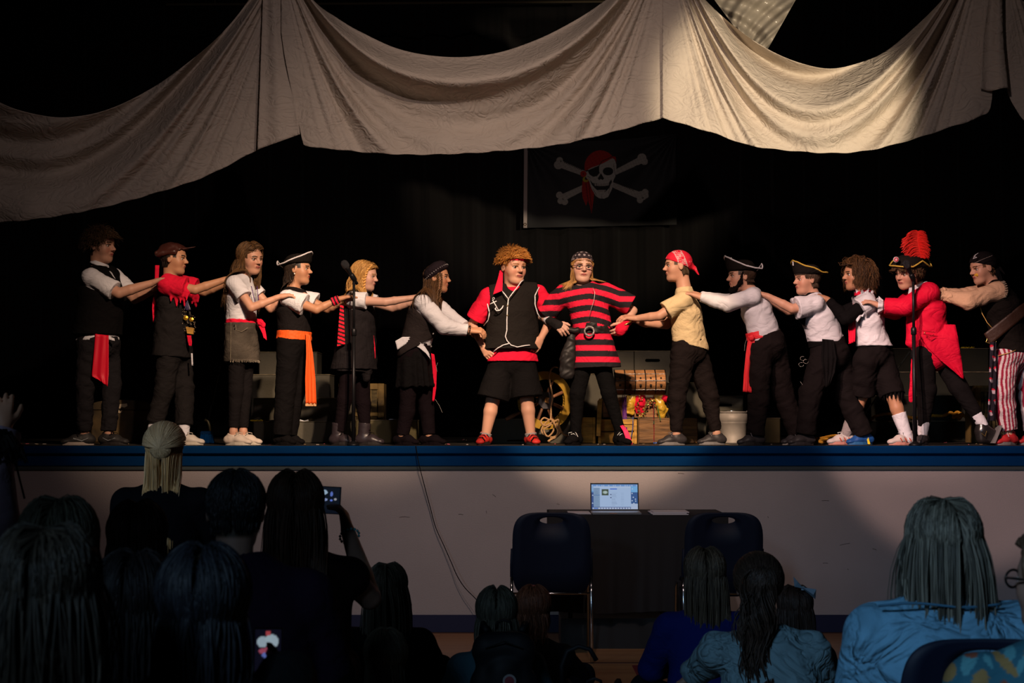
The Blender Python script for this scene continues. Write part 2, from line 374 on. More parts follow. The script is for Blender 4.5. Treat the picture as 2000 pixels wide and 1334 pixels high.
def body(root, J, hd, skin=(.50,.29,.20), sc_=1.0, bw=.115, bd=.080, h=.0038, hairc=(.05,.03,.015), brow=None, lips=(.36,.10,.09),
         iris=(.10,.05,.025), Y=.35, leg=1.0, arm=1.0, neck=None, look=(0,0), feet=True, scalp=True, hip=None, waist=None, eyeson=True, ground=None):
    """J: joints given by where they are seen and their depth; hd: head (px, py, dy, height in px, yaw, pitch, roll)"""
    g=lambda q: q if isinstance(q,np.ndarray) else P(q[0],q[1],Y+(q[2] if len(q)>2 else 0))
    K={'Y':Y,'s':sc_,'bw':bw,'bd':bd}
    if len(hd)==5: c,hh=hd[0],hd[1]; A=axes(*hd[2:5])
    else: A=axes(*hd[4:7]); c=g(hd[:3]); hh=hd[3]/ppm(Y)
    K.update(c=c,A=A,h=hh)
    if ground is not None: K['ground']=ground
    for s in 'ab':
        for j,v in J[s].items():
            if j in ('sh','el','wr','tip','hip','kn','an'): K[j+s]=g(v)
    sm=(K['sha']+K['shb'])/2; pc=g(J['pc']); K['us']=nrm(K['shb']-K['sha']); K['uh']=nrm(K['hipb']-K['hipa'])
    K['sm']=sm; K['pc']=pc; ax=nrm(sm-pc); K['ax']=ax; K['wc']=lerp(pc,sm,.36) if waist is None else g(waist); K['cc']=lerp(pc,sm,.72)
    K['nb']=sm+ax*.02 if neck is None else g(neck)
    S=SDF(); s=sc_
    q=bd/bw
    S.seg(pc,K['wc'],bw*.98,bw*.80,.03,u=K['uh'],sq=q*1.05); S.seg(K['wc'],K['cc'],bw*.80,bw*.93,.03,u=K['us'],sq=q)
    S.seg(K['cc'],sm-ax*.035,bw*.93,bw*.60,.03,u=K['us'],sq=q)
    S.seg(K['sha'],K['shb'],.040*s,.040*s,.03)
    for t in 'ab': S.seg(lerp(sm,K['sh'+t],.55),K['nb']-ax*.02,.032*s,.036*s,.03)
    nk=c+(A[1]*-.12+A[2]*-.20)*hh
    S.seg(nk,K['nb']-ax*.01,.215*hh,.235*hh,.02)
    head_sdf(S,c,A,hh)
    for t in 'ab':
        S.seg(K['sh'+t],K['el'+t],.039*s*arm,.030*s*arm,.02); S.seg(K['el'+t],lerp(K['el'+t],K['wr'+t],.35),.030*s*arm,.029*s*arm,.006)
        S.seg(lerp(K['el'+t],K['wr'+t],.35),K['wr'+t],.029*s*arm,.0195*s*arm,.006)
        hj=J[t].get('h',{}); tip=K['tip'+t] if 'tip'+t in K else K['wr'+t]*2-K['el'+t]
        kw=dict(hj); n=kw.pop('n',(0,0,-1)); hand_sdf(S,K['wr'+t],tip-K['wr'+t],n,s=kw.pop('s',.95*s),**kw)
        if leg:
            K['toe'+t]=nrm(J[t].get('toe',(0,1,0)))
            S.seg(K['hip'+t],K['kn'+t],.066*s*leg,.044*s*leg,.03); S.seg(K['kn'+t],lerp(K['kn'+t],K['an'+t],.3),.043*s*leg,.044*s*leg,.01)
            S.seg(lerp(K['kn'+t],K['an'+t],.3),K['an'+t],.044*s*leg,.028*s*leg,.01)
            if feet and not J[t].get('nofoot'):
                td=K['toe'+t]; a=K['an'+t]
                gz=K.get('ground',STAGE); a0=np.array([a[0],a[1],max(gz+.036,min(a[2],gz+.04))]); K['an'+t]=a; S.seg(a,a0,.028*s,.026*s,.01); S.seg(a0,a0+td*.07*s+np.array([0,0,-.012]),.024*s,.016*s,.02)
    o=S.build('body',SKIN,root,h=h,col=skin_color(K,skin,hairc,brow or tuple(np.array(hairc)*.8),lips,scalp))
    if eyeson: eyes(root,K,iris,look)
    return K
# ---------------------------------------------------------------- hair
def hair(parent, K, color, n=1100, length=.30, r=.0019, part=0.0, flow=(0,-.3,-1), curl=0, cfreq=40, grav=1.0, vol=1.06, clump=0, col2=None,
         steps=14, seed=1, fclear=True, fy=.14, fz=.24, face=.42, side=.12, low=-.55, lvar=.15, colliders=(), roots=None, name='hair', wmax=.46, tie=None, lift=0.0, sgn=1.0, minz=None, front=None, body=True):
    aud=K.get('ground') is not None
    if aud: n=int(n*.72); r*=1.15; vol=vol*1.09 if vol>1.05 else vol; lvar=.30; steps=int(steps*.75)
    else: n=int(n*.75); r*=1.12; steps=max(8,int(steps*.85))
    rs=np.random.RandomState(seed); c,A,h=K['c'],K['A'],K['h']; col2=col2 or tuple(np.array(color)*1.7)
    c0=np.array([0,-.05,.13]); R0=np.array([.345,.425,.375])
    D_=[]
    while len(D_)<n:
        d=rs.randn(3); d/=np.linalg.norm(d); x,y,z=d
        if z<low: continue
        if y>0 and z<face-.25*abs(x) : 
            if not (abs(x)>.80 and y<side and z>-.35): continue
        if roots is not None and not roots(x,y,z): continue
        D_.append(d)
    D_=np.array(D_); p=c0+D_*R0; nr=D_/R0; nr/=np.linalg.norm(nr,axis=1)[:,None]
    sx=np.sign(D_[:,0]-part+1e-6); fl=np.tile(np.array(flow,float),(n,1)); fl[:,0]+=sx*sgn*np.clip(1-np.abs(D_[:,0])*.6,0,1)*np.where(D_[:,1]<-.15,.22,1)
    if front is not None: fl[D_[:,1]>.2]=front; 
    v=fl-nr*(fl*nr).sum(1)[:,None]; v/=np.linalg.norm(v,axis=1)[:,None]+1e-6; v=v+nr*lift; v/=np.linalg.norm(v,axis=1)[:,None]
    Ln=length/h*(1+lvar*rs.uniform(-1,1,n)); ds=(Ln/steps)[:,None]; dn=A@np.array([0,0,-1.]); vl=(vol+rs.uniform(0,.05,n))[:,None]
    ph=rs.uniform(0,6.28,n); P_=[p.copy()]
    cols=list(colliders)
    if body:
        for t in 'ab': cols.append((K['sh'+t],lerp(K['sh'+t],K['nb'],.9),.062*K['s'])); 
        cols += [(K['pc'],K['cc'],K['bw']*.98,K['us'],K['bd']/K['bw']*1.12),(K['cc'],lerp(K['cc'],K['sm'],.35),K['bw']*.72,K['us'],K['bd']/K['bw']*1.15)]
    def tolocal(w_): return A@(w_-c)/h
    for k in range(steps):
        g=grav*(.12+.5*min(1,k/steps*2))
        v=v+dn*g*np.clip(ds/.07,.5,2.6)
        if tie is not None: tv=np.array(tie)-p; v=v*.75+tv/(np.linalg.norm(tv,axis=1)[:,None]+.05)*.9
        if curl:
            a=ph+cfreq*(k/steps); v=v+curl*(np.cos(a)[:,None]*np.cross(v,nr)+np.sin(a)[:,None]*nr)
        v/=np.linalg.norm(v,axis=1)[:,None]; p=p+v*ds
        for cc_,RR in ((c0,R0),(np.array([0,.05,-.14]),np.array([.30,.27,.33]))):
            e=(p-cc_)/RR; m=np.linalg.norm(e,axis=1)[:,None]; ins=(m<vl)|((lift==0)&(RR is R0)&(p[:,2:3]>-.12)&(m<1.6)); p=np.where(ins,cc_+e/np.maximum(m,1e-6)*vl*RR,p)
        if fclear:
            x_,y_,z_=p.T
            if fclear=='up': bad=(y_>.18)&(z_<fz)&(np.abs(x_)<.31); p=p.copy(); p[bad,2]=fz
            else: bad=(y_>fy)&(z_<.34); p=p.copy(); p[bad,1]=fy-.04*np.abs(np.sin(ph[bad])); p[bad,0]=np.where(x_[bad]>=0,1,-1)*np.maximum(np.abs(x_[bad]),.30)
        for cl in cols:
            a_,b_=tolocal(cl[0]),tolocal(cl[1]); rr=cl[2]/h*1.05+.03; ab=b_-a_; L2=(ab@ab)+1e-9
            rt_=((p-a_)@ab)/L2; t=np.clip(rt_,0,1)[:,None]; qv=p-(a_+t*ab)
            if len(cl)>3:
                u=A@cl[3]; dd=ab/np.sqrt(L2); u=nrm(u-dd*np.dot(u,dd)); w_=np.cross(dd,u); pw=(qv@w_)[:,None]; qs=qv+w_*pw*(1/cl[4]-1)
            else: qs=qv
            m=np.linalg.norm(qs,axis=1)[:,None]; ins=(m<rr)&((rt_[:,None]<1.12)|(len(cl)==3)); p=np.where(ins,(a_+t*ab+qv*np.maximum(rr/np.maximum(m,1e-5),1)) if not aud else p-np.array([0,1.,0])*(rr-m)*.9,p)
        if aud and wmax: q_=np.abs(p[:,0])>wmax+.25*np.abs(np.sin(ph*3))*.4; p[:,0]=np.where(q_&(p[:,2]<0),p[:,0]*.86,p[:,0])
        if clump: 
            nc=max(4,n//clump); idx=np.arange(n)%nc; tgt=p[idx]; p=p+(tgt-p)*(.012 if aud else .03)
        v2=p-P_[-1]; v=v2/(np.linalg.norm(v2,axis=1)[:,None]+1e-6); P_.append(p.copy())
    X=np.stack(P_,1)                                        # n, steps+1, 3 local
    W=c+ (X*h)@A
    T=np.gradient(W,axis=1); T/=np.linalg.norm(T,axis=2)[...,None]+1e-9
    ref=rs.randn(n,1,3); U=np.cross(T,ref); U/=np.linalg.norm(U,axis=2)[...,None]+1e-9; B=np.cross(T,U)
    tp=np.linspace(0,1,steps+1); rad=r*(np.where(tp<.12,.55+tp*3.75,1)*(1-.8*np.clip((tp-.55)/.45,0,1)**2)); rad=rad[None,:,None]*(rs.uniform(.7,1.3,n)[:,None,None])
    q=3; V=np.concatenate([(W+rad*(math.cos(2*PI*i/q)*U+math.sin(2*PI*i/q)*B))[:,:,None,:] for i in range(q)],2)
    V=V.reshape(-1,3); m=steps+1
    base=(np.arange(n)*m*q)[:,None,None]; ii=np.arange(steps)[None,:,None]*q; kk=np.arange(q)[None,None,:]; k2=(kk+1)%q
    Q=np.stack([base+ii+kk,base+ii+k2,base+ii+q+k2,base+ii+q+kk],-1).reshape(-1,4).astype(np.int32)
    me=bpy.data.meshes.new(name); me.vertices.add(len(V)); me.vertices.foreach_set('co',V.astype(np.float32).ravel()); me.loops.add(len(Q)*4)
    me.loops.foreach_set('vertex_index',Q.ravel()); me.polygons.add(len(Q)); me.polygons.foreach_set('loop_start',np.arange(0,len(Q)*4,4,dtype=np.int32)); me.update()
    o=link(name,me,parent,HAIRM)
    mix=rs.uniform(0,1,n)**2; C=np.array(color)*(1-mix[:,None])+np.array(col2)*mix[:,None]; C=np.repeat(C*rs.uniform(.75,1.25,n)[:,None],m*q,0); setcol(o,C)
    return o
def hl(K,x,y,z): return K['c']+(K['A'][0]*x+K['A'][1]*y+K['A'][2]*z)*K['h']
# ---------------------------------------------------------------- garments
def top(root, K, m, name='shirt', c=.012, hem=None, hr=1.0, sl=(.55,.55), slc=.008, nk=.245, belly=1.0, wr=.0025, ws=28, seed=0, h=.0045, vneck=None,
        hemn=(0,0,1), col=None, arms='ab', shr=1.0, cuff=None, nkdir=None, chest=1.0, fn=None):
    """upper garment following the body; hem = where its lower edge is seen"""
    S=SDF(); bw,bd,s=K['bw'],K['bd'],K['s']; q=(bd+c)/(bw+c)
    hp=K['pc'] if hem is None else P(hem[0],hem[1],K['Y'])
    S.seg(hp-K['ax']*.03,K['wc'],(bw+c)*hr,(bw*.84*belly+c),.03,u=K['uh'],sq=q*1.03); S.seg(K['wc'],K['cc'],bw*.84*belly+c,(bw*.95+c)*chest,.03,u=K['us'],sq=q)
    S.seg(K['cc'],K['sm']-K['ax']*.035,(bw*.95+c)*chest,bw*.62+c,.03,u=K['us'],sq=q)
    S.seg(K['sha'],K['shb'],(.041*s+c)*shr,(.041*s+c)*shr,.03)
    for t in 'ab': S.seg(lerp(K['sm'],K['sh'+t],.55),K['nb']-K['ax']*.016,.034*s+c,.038*s+c*.7,.03)
    S.cut(hp,-np.array(hemn))
    nkc=K['c']+(K['A'][1]*-.12+K['A'][2]*-.20)*K['h']; nd=nrm(nkc-K['nb']) if nkdir is None else nkdir
    if vneck: S.seg(K['nb']+np.array(vneck[0]),K['nb']+np.array(vneck[1]),vneck[2],vneck[3],.006,sub=True)
    if nk: S.seg(K['nb']+nd*.018,K['nb']+nd*.10,nk*K['h'],nk*K['h']*1.6,.006,sub=True)
    for t,f in zip('ab',sl):
        if f<=0 or t not in arms: continue
        a,e,w_=K['sh'+t],K['el'+t],K['wr'+t]
        if f<=1: S.seg(a,lerp(a,e,f),.041*s+c,.034*s+c+slc,.015,cap=2)
        else:
            S.seg(a,e,.041*s+c,.032*s+c+slc*.6,.015); S.seg(e,lerp(e,w_,f-1),.032*s+c+slc*.6,.021*s+c+slc*.4 if cuff is None else cuff,.012,cap=2)
    return S.build(name,m,root,h=h,wr=wr,ws=ws,seed=seed,col=col,fn=fn)
def vest(root, K, m, name='vest', c=.024, hem=None, hr=1.0, wr=.0025, ws=25, seed=3, arm=.062, h=.0045, fn=None, nk=.33, hemn=(0,0,1), belly=1.0, col=None, vneck=None, shw=1.0, chest=1.0):
    S=SDF(); bw,bd,s=K['bw'],K['bd'],K['s']; q=(bd+c)/(bw+c); hp=P(hem[0],hem[1],K['Y']) if hem else K['pc']
    S.seg(hp-K['ax']*.03,K['wc'],(bw+c)*hr,(bw*.84*belly+c),.03,u=K['uh'],sq=q*1.03); S.seg(K['wc'],K['cc'],bw*.84*belly+c,(bw*.95+c)*chest,.03,u=K['us'],sq=q)
    S.seg(K['cc'],K['sm']-K['ax']*.035,(bw*.95+c)*chest,bw*.62+c,.03,u=K['us'],sq=q)
    S.seg(lerp(K['sm'],K['sha'],.62*shw),lerp(K['sm'],K['shb'],.62*shw),.041*s+c,.041*s+c,.03)
    for t in 'ab': S.seg(lerp(K['sm'],K['sh'+t],.55),K['nb']-K['ax']*.016,.034*s+c,.038*s+c*.7,.03)
    S.cut(hp,-np.array(hemn))
    for t in 'ab':
        a=K['sh'+t]; e=K['el'+t]; o=nrm(a-K['sm']); S.seg(a+o*.02,a+o*.02+nrm(e-a)*.10,arm,arm*.9,.008,sub=True)
    nkc=K['c']+(K['A'][1]*-.12+K['A'][2]*-.20)*K['h']; nd=nrm(nkc-K['nb'])
    S.seg(K['nb']+nd*.010,K['nb']+nd*.12,nk*K['h'],nk*K['h']*1.4,.006,sub=True)
    if vneck: S.seg(K['nb']+np.array(vneck[0]),K['nb']+np.array(vneck[1]),vneck[2],vneck[3],.006,sub=True)
    return S.build(name,m,root,h=h,wr=wr,ws=ws,seed=seed,fn=fn,col=col)
def pants(root, K, m, name='trousers', c=.012, to=1.0, wz=None, flare=.012, kc=.012, wr=.004, ws=26, seed=5, h=.0045, col=None, hipr=1.0, cap=True, hk=1.0):
    S=SDF(); bw,bd,s=K['bw'],K['bd'],K['s']; q=(bd+c)/(bw+c)
    top_=lerp(K['pc'],K['wc'],.6) if wz is None else P(wz[0],wz[1],K['Y'])
    S.seg(K['pc'],top_+K['ax']*.03,(bw*.98+c)*hipr,bw*.86+c,.03,u=K['uh'],sq=q*1.08)
    S.cut(top_,K['ax'])
    for t in 'ab':
        a,k,e=K['hip'+t],K['kn'+t],K['an'+t]
        S.seg(a,k,.068*s*hk+c,.045*s+kc,.03)
        if to<=1.0: S.seg(a,lerp(a,k,to),.068*s*hk+c,.05*s+kc+flare,.02,cap=2) if to<1 else None
        if to>1: S.seg(k,lerp(k,e,to-1),.045*s+kc,.030*s+flare,.015,cap=2)
    if to<=1: 
        # cut both legs at the hem
        for t in 'ab': pass
        S.ops=[o for o in S.ops if not (o[0]=='seg' and np.allclose(o[2],K['kna']) or o[0]=='seg' and np.allclose(o[2],K['knb']))]
        for t in 'ab': S.seg(K['hip'+t],lerp(K['hip'+t],K['kn'+t],to),.068*s*hk+c,.05*s+kc+flare,.02,cap=2)
    return S.build(name,m,root,h=h,wr=wr,ws=ws,seed=seed,col=col)
def skirt(root,K,m,name,t0,b0,r0,r1,sq0=.8,pleat=0,npl=16,wr=.002,seed=2,h=.0045,col=None,jag=0,c=.012):
    a=P(t0[0],t0[1],K['Y']); b=P(b0[0],b0[1],K['Y']); S=SDF(); S.seg(a,b,r0,r1,.01,u=K['uh'],sq=sq0,cap=3); d=nrm(b-a); u=K['uh']; v=np.cross(d,u)
    def fn(V):
        q=V-a; t=np.clip(q@d/np.linalg.norm(b-a),0,1); an=np.arctan2(q@v,q@u); return pleat*t*np.sin(an*npl+1.5*np.sin(an*3))+wr*nz(V,30,seed)
    return S.build(name,m,root,h=h,fn=fn,col=col)
def belt(root,K,m,name,a,b,r,sq=.8,wr=.003,ws=60,h=.0035,seed=1,u=None):
    """a, b: the two edges' centre pixels"""
    A_=P(a[0],a[1],K['Y']); B_=P(b[0],b[1],K['Y']); S=SDF(); S.seg(A_,B_,r,r,.01,u=K['uh'] if u is None else u,sq=sq,cap=3)
    return S.build(name,m,root,h=h,wr=wr,ws=ws,seed=seed)
def ribbon(root,m,name,pts,Y,th=.006,fold=.008,nf=3,n=24,seed=0,nu=14,jag=0,mat2=None):
    """pts: rows of (x_left, y_left, x_right, y_right[, dy]) seen edges of a hanging strip of cloth"""
    rs=np.random.RandomState(seed); pts=[tuple(q)+((0,) if len(q)==4 else ()) for q in pts]; m_=len(pts)-1; ph=rs.uniform(0,6)
    def fn(u,v):
        x=v*m_; i=min(int(x),m_-1); f=x-i; a,b=pts[i],pts[i+1]; q=[lerp(a[k],b[k],f) for k in range(5)]
        py=lerp(q[1],q[3],u)
        if jag and v>.999: py+=jag*math.sin(u*40+ph)
        return P(lerp(q[0],q[2],u),py,Y+q[4]+fold*math.sin(u*nf*2*PI+ph+v*1.5)*(.3+.7*v)+fold*.5*math.sin(v*9+u*3))
    return MB().grid(fn,nu,n,th,(0,1,0)).build(name,m,root,True)
def shoe(root,K,t,m,name='shoe',L=.165,sole=None,lace=None,hgt=.05,swoosh=None,boot=0,wd=.036,ankle=True,pitch=0):
    a=K['an'+t]; d=nrm(np.array([K['toe'+t][0],K['toe'+t][1],0])); z0=STAGE+.006 if K.get('ground') is None else K['ground']
    s=K['s']; g=np.array([a[0],a[1],z0]); up=np.array([0,0,1.]); sd=np.cross(d,up)
    if pitch: 
        th=math.radians(pitch); up2=up*math.cos(th)-d*math.sin(th)*-1; d=d*math.cos(th)-up*math.sin(th); up=nrm(up2); g=g+np.array([0,0,.5*L*math.sin(th)*2])
    S=SDF(); w_=wd*s
    S.seg(g-d*.04*s+up*.030*s,g+d*(L*.30)+up*.032*s,w_*.88,w_*.98,.02,u=sd,sq=.9); S.seg(g+d*(L*.28)+up*.028*s,g+d*(L*.62)+up*.018*s,w_,w_*.82,.02,u=sd,sq=.62)
    S.seg(g-d*.015*s+up*.03,g+up*(hgt+.035+boot)-d*.005,w_*.92,w_*(.88 if not boot else 1.02),.02,u=sd,sq=1.1,cap=2)
    S.cut(g,-up)
    o=S.build(name,m,root,h=.0035,wr=.0008,ws=80)
    q=MB(); n=20; prof=[]
    for i in range(n):
        an=2*PI*i/n; x=math.cos(an); y=math.sin(an); cx=(L*.62+.04*s)/2+.02; prof.append(((L*.62-.04*s)/2+x*cx, y*(w_*1.08)*(1 if x>-.2 else .86)))
    q.prism([(p_[0],p_[1]) for p_ in prof],g-up*.004,d,sd,up*.020)
    q.build('sole',sole or m,o)
    if lace:
        q=MB()
        for i in range(4):
            c_=g+d*(L*(.10+.085*i))+up*(.078-.0115*i)*s; q.tube([c_-sd*.021-up*.010,c_+up*.004,c_+sd*.021-up*.010],.0028,5)
            q.tube([c_-sd*.018-up*.006,c_+d*.014+sd*.018-up*.012],.0024,5)
        q.tube([g+d*.012+up*.083,g+d*.045+sd*.03+up*.075,g+d*.03+sd*.035+up*.06],.0022,5); q.tube([g+d*.012+up*.083,g+d*.05-sd*.03+up*.073,g+d*.045-sd*.04+up*.05],.0022,5)
        q.build('laces',lace,o)
    return o,g,d,sd,up
def sock(root,K,t,m,f=.35,r=.034):
    S=SDF(); a=K['an'+t]; k=K['kn'+t]; S.seg(lerp(a,k,f),a-(k-a)*.10,.034*K['s']+.010*f*2+.004,r*K['s'],.01,cap=1); 
    S.build('sock',m,root,h=.0035,wr=.001,ws=60)
# ---------------------------------------------------------------- hats
def tricorn(root,K,m,trim,name='tricorn_hat',tilt=-8,yawo=0,size=1.0,off=(0,-.02,.20),feather=None,emblem=None,peak=.42,sidez=.12,back=.18):
    A0=K['A']; th=math.radians(tilt); f=A0[1]*math.cos(th)+A0[2]*math.sin(th); u=np.cross(A0[0],f); yo=math.radians(yawo)
    r=A0[0]*math.cos(yo)+f*math.sin(yo); f=np.cross(u,r); c=hl(K,*off); h=K['h']*size
    L=lambda x,y,z: c+(r*x+f*y+u*z)*h
    q=MB(); N=48
    prof=[(0.375,-.02),(.385,.06),(.36,.17),(.30,.26),(.20,.315),(.08,.335),(.01,.337)]
    V=[L(a*math.cos(2*PI*k/N),a*1.15*math.sin(2*PI*k/N)-.02,z) for a,z in prof for k in range(N)]
    q.add(V,[(i*N+k,i*N+(k+1)%N,(i+1)*N+(k+1)%N,(i+1)*N+k) for i in range(len(prof)-1) for k in range(N)]+[tuple((len(prof)-1)*N+k for k in range(N))])
    TT=[0,30,60,90,120,150,180]; ZT=[peak,peak*.84,peak*.5+.02,sidez,.03,.0,back]; RT=[.46,.48,.49,.50,.54,.60,.60]
    def brim(an,t):
        # turned-up brim: highest at the front point, low behind the ears, curling up again at the back
        th=abs(math.degrees(math.atan2(math.cos(an),math.sin(an)))); z=np.interp(th,TT,ZT); R=np.interp(th,TT,RT)
        R=.375+(R-.375)*(t**.5); z=z*t**1.3
        return L(R*math.cos(an),R*1.12*math.sin(an)-.02,z-.01)
    J=6
    V=[brim(2*PI*k/N,j/J) for j in range(J+1) for k in range(N)]; nb=len(V)
    V2=[p+(-u*.012*h*(1) ) for p in V]
    Fc=[(j*N+k,j*N+(k+1)%N,(j+1)*N+(k+1)%N,(j+1)*N+k) for j in range(J) for k in range(N)]
    q.add(V+V2,Fc+[tuple(nb+i for i in f_[::-1]) for f_ in Fc]+[(J*N+k,J*N+(k+1)%N,nb+J*N+(k+1)%N,nb+J*N+k) for k in range(N)])
    o=q.build(name,m,root,True)
    MB().tube([brim(2*PI*k/N,1.0) for k in range(N)],.0052,6,closed=True).build('brim_trim',trim,o,True)
    return o,L
def bandana(root,K,m,name='bandana',tilt=10,c=.025,col=None,front=.26,tail=True,tails=((.0,-.46,-.05),),h=.0035):
    A=K['A']; S=SDF(); hh=K['h']; S.ell(hl(K,0,-.05,.13),A,np.array([.335+c,.415+c,.365+c])*hh,.01)
    th=math.radians(tilt); n=-(A[2]*math.cos(th)+A[1]*math.sin(th)*-1); n=-(A[2]*math.cos(th)-A[1]*math.sin(th))
    S.cut(hl(K,0,.30,front),n)
    if tail:
        for tx,ty,tz in tails:
            S.seg(hl(K,0,-.44,.0),hl(K,tx,ty-.02,tz),.10*hh,.06*hh,.015); S.seg(hl(K,tx-.06,ty,tz),hl(K,tx-.11,ty-.10,tz-.20),.055*hh,.02*hh,.01,sub=False); S.seg(hl(K,tx+.05,ty,tz),hl(K,tx+.10,ty-.12,tz-.14),.055*hh,.02*hh,.01)
    return S.build(name,m,root,h=h,wr=.0015,ws=45,col=col)

def under(front,tilt):
    t=math.tan(math.radians(tilt)); return lambda x,y,z: .13+.375*z < front-(.30-(-.05+.425*y))*t-.03
# ------------------------------------------------------------------ the setting
def boxo(name, lo, hi, m, b=0, **k): return MB().box(lo,hi,0,b).build(name,m,**k)
M_SFLOOR = mat('stage_floor_black', (.020,.017,.014), .5, spec=.4, var=.4, vscale=3, bump=.1)
M_BLUE = mat('blue_paint', (.0006,.022,.085), .7, spec=.03, var=.1, vscale=4)
M_NAVY = mat('navy_rubber', (.004,.006,.032), .6)
M_WALLP = mat('cream_wall_paint', (.26,.23,.235), .85, spec=.15, var=.05, vscale=2, bump=.2, bscale=120)
M_TRIMG = mat('grey_green_trim', (.035,.045,.05), .7, spec=.1)
def gym_floor_mat():
    m=bpy.data.materials.new('gym_floor_wood'); m.use_nodes=True; nt=m.node_tree; N=nt.nodes; L=nt.links; b=N['Principled BSDF']
    tc=N.new('ShaderNodeTexCoord'); br=N.new('ShaderNodeTexBrick'); br.inputs['Scale'].default_value=1; br.inputs['Brick Width'].default_value=.9
    br.inputs['Row Height'].default_value=.057; br.inputs['Mortar Size'].default_value=.0012; br.inputs['Color1'].default_value=(.34,.17,.07,1)
    br.inputs['Color2'].default_value=(.26,.12,.05,1); br.inputs['Mortar'].default_value=(.08,.035,.015,1)
    L.new(tc.outputs['Object'],br.inputs['Vector']); L.new(br.outputs['Color'],b.inputs['Base Color']); b.inputs['Roughness'].default_value=.3
    return m
struct(boxo('floor',(-9,-15,-.1),(9,.0,0),gym_floor_mat()))
struct(boxo('stage_floor',(-9,0,STAGE-.05),(9,6.6,STAGE),M_SFLOOR))
struct(MB().box((-9,-.045,STAGE-.052),(9,0,STAGE+.001),0,.008).build('trim_1',M_BLUE))
struct(boxo('trim_2',(-9,-.02,STAGE-.125),(9,.0,STAGE-.054),M_BLUE))
struct(boxo('trim_3',(-9,-.012,STAGE-.152),(9,.0,STAGE-.126),M_TRIMG))
struct(boxo('wall_front',(-9,0,.1),(9,.15,STAGE-.05),M_WALLP))
struct(MB().box((-9,-.015,0),(9,.0,.112),0,.004).build('baseboard_front',M_NAVY))
M_GW = mat('gym_wall', (.20,.20,.21), .9)
struct(boxo('wall_left',(-9.2,-15,0),(-9,6.6,7),M_GW)); struct(boxo('wall_right',(9,-15,0),(9.2,6.6,7),M_GW))
struct(boxo('wall_rear',(-9,-15.2,0),(9,-15,7),M_GW)); struct(boxo('ceiling',(-9.2,-15.2,7),(9.2,6.8,7.2),mat('dark_ceiling',(.03,.03,.03),.9)))
struct(boxo('wall_back',(-9,6.6,0),(9,6.8,7),mat('black_wall',(.01,.01,.01),.9)))
# painted court lines (in the floor's surface)
fl=MB(); 
for py,wd in ((1238,.012),(1296,.05)):
    t=P(1000,py,0)
def floor_y(py):
    y=(667-py)/F; dy,dz=(_ct-y*_st),(_st+y*_ct); return -D+(-H/dz)*dy
for py,wd,mi in ((1237,.010,0),(1295,.016,0)):
    yy=floor_y(py); fl.box((-9,yy-wd,.0),(9,yy+wd,.002),mi)
yy=floor_y(1300); xx=(1243-1000)/F*(yy+D); fl.box((xx-.03,-4,.0),(xx+.03,yy,.002),1)
yy=floor_y(1237)
for q in (-2.1,-1.0,.1,1.3,2.4): fl.box((q-.004,yy,.0),(q+.004,-.02,.0018),0)
struct(fl.build('floor_line',[mat('dark_line',(.05,.02,.015),.5),mat('maroon_line',(.12,.012,.02),.4)]))
# black curtain across the back of the stage
def curt(u,v):
    x=-8.6+17.2*u; z=STAGE+.012+(6.3-STAGE)*v
    return (x, 6.0+.075*math.sin(x*17+.8*math.sin(x*2.3))+.03*math.sin(x*41+v*2)+.03*math.sin(x*5.1), z)
cu=MB().grid(curt,900,6,.01,(0,1,0)).build('stage_curtain',mat('black_velvet',(.007,.006,.0065),.95,sheen=.05),None,True)
tag(cu,'black pleated velvet curtain hanging across the back of the stage','curtain')
b=MB().tube([P(325,9,4.8),P(700,7,4.8),P(1180,3,4.8)],.012,6).tube([P(420,8,4.8),list(P(420,8,4.8)[:2])+[7.0]],.004,5).tube([P(1100,4,4.8),list(P(1100,4,4.8)[:2])+[7.0]],.004,5); tag(b.build('hanging_batten',mat('dull_pipe',(.10,.08,.05),.6,.3)),'thin grey metal pipe hung high behind the cloth swags','pipe')

# ------------------------------------------------------------------ white cloth swags over the stage
M_SHEET = mat('cotton_sheet', (.60,.53,.45), .85, spec=.15, bump=.35, bscale=26, fold=.5, var=.04, vscale=3)
def spline(pts,x):
    xs=[p[0] for p in pts]; 
    if x<=xs[0]: return pts[0][1]
    if x>=xs[-1]: return pts[-1][1]
    for i in range(len(xs)-1):
        if xs[i]<=x<=xs[i+1]:
            t=(x-xs[i])/(xs[i+1]-xs[i]); p0=pts[max(i-1,0)];p1=pts[i];p2=pts[i+1];p3=pts[min(i+2,len(pts)-1)]
            m1=(p2[1]-p0[1])/(p2[0]-p0[0])*(p2[0]-p1[0]); m2=(p3[1]-p1[1])/(p3[0]-p1[0])*(p2[0]-p1[0])
            return (2*t**3-3*t*t+1)*p1[1]+(t**3-2*t*t+t)*m1+(-2*t**3+3*t*t)*p2[1]+(t**3-t*t)*m2
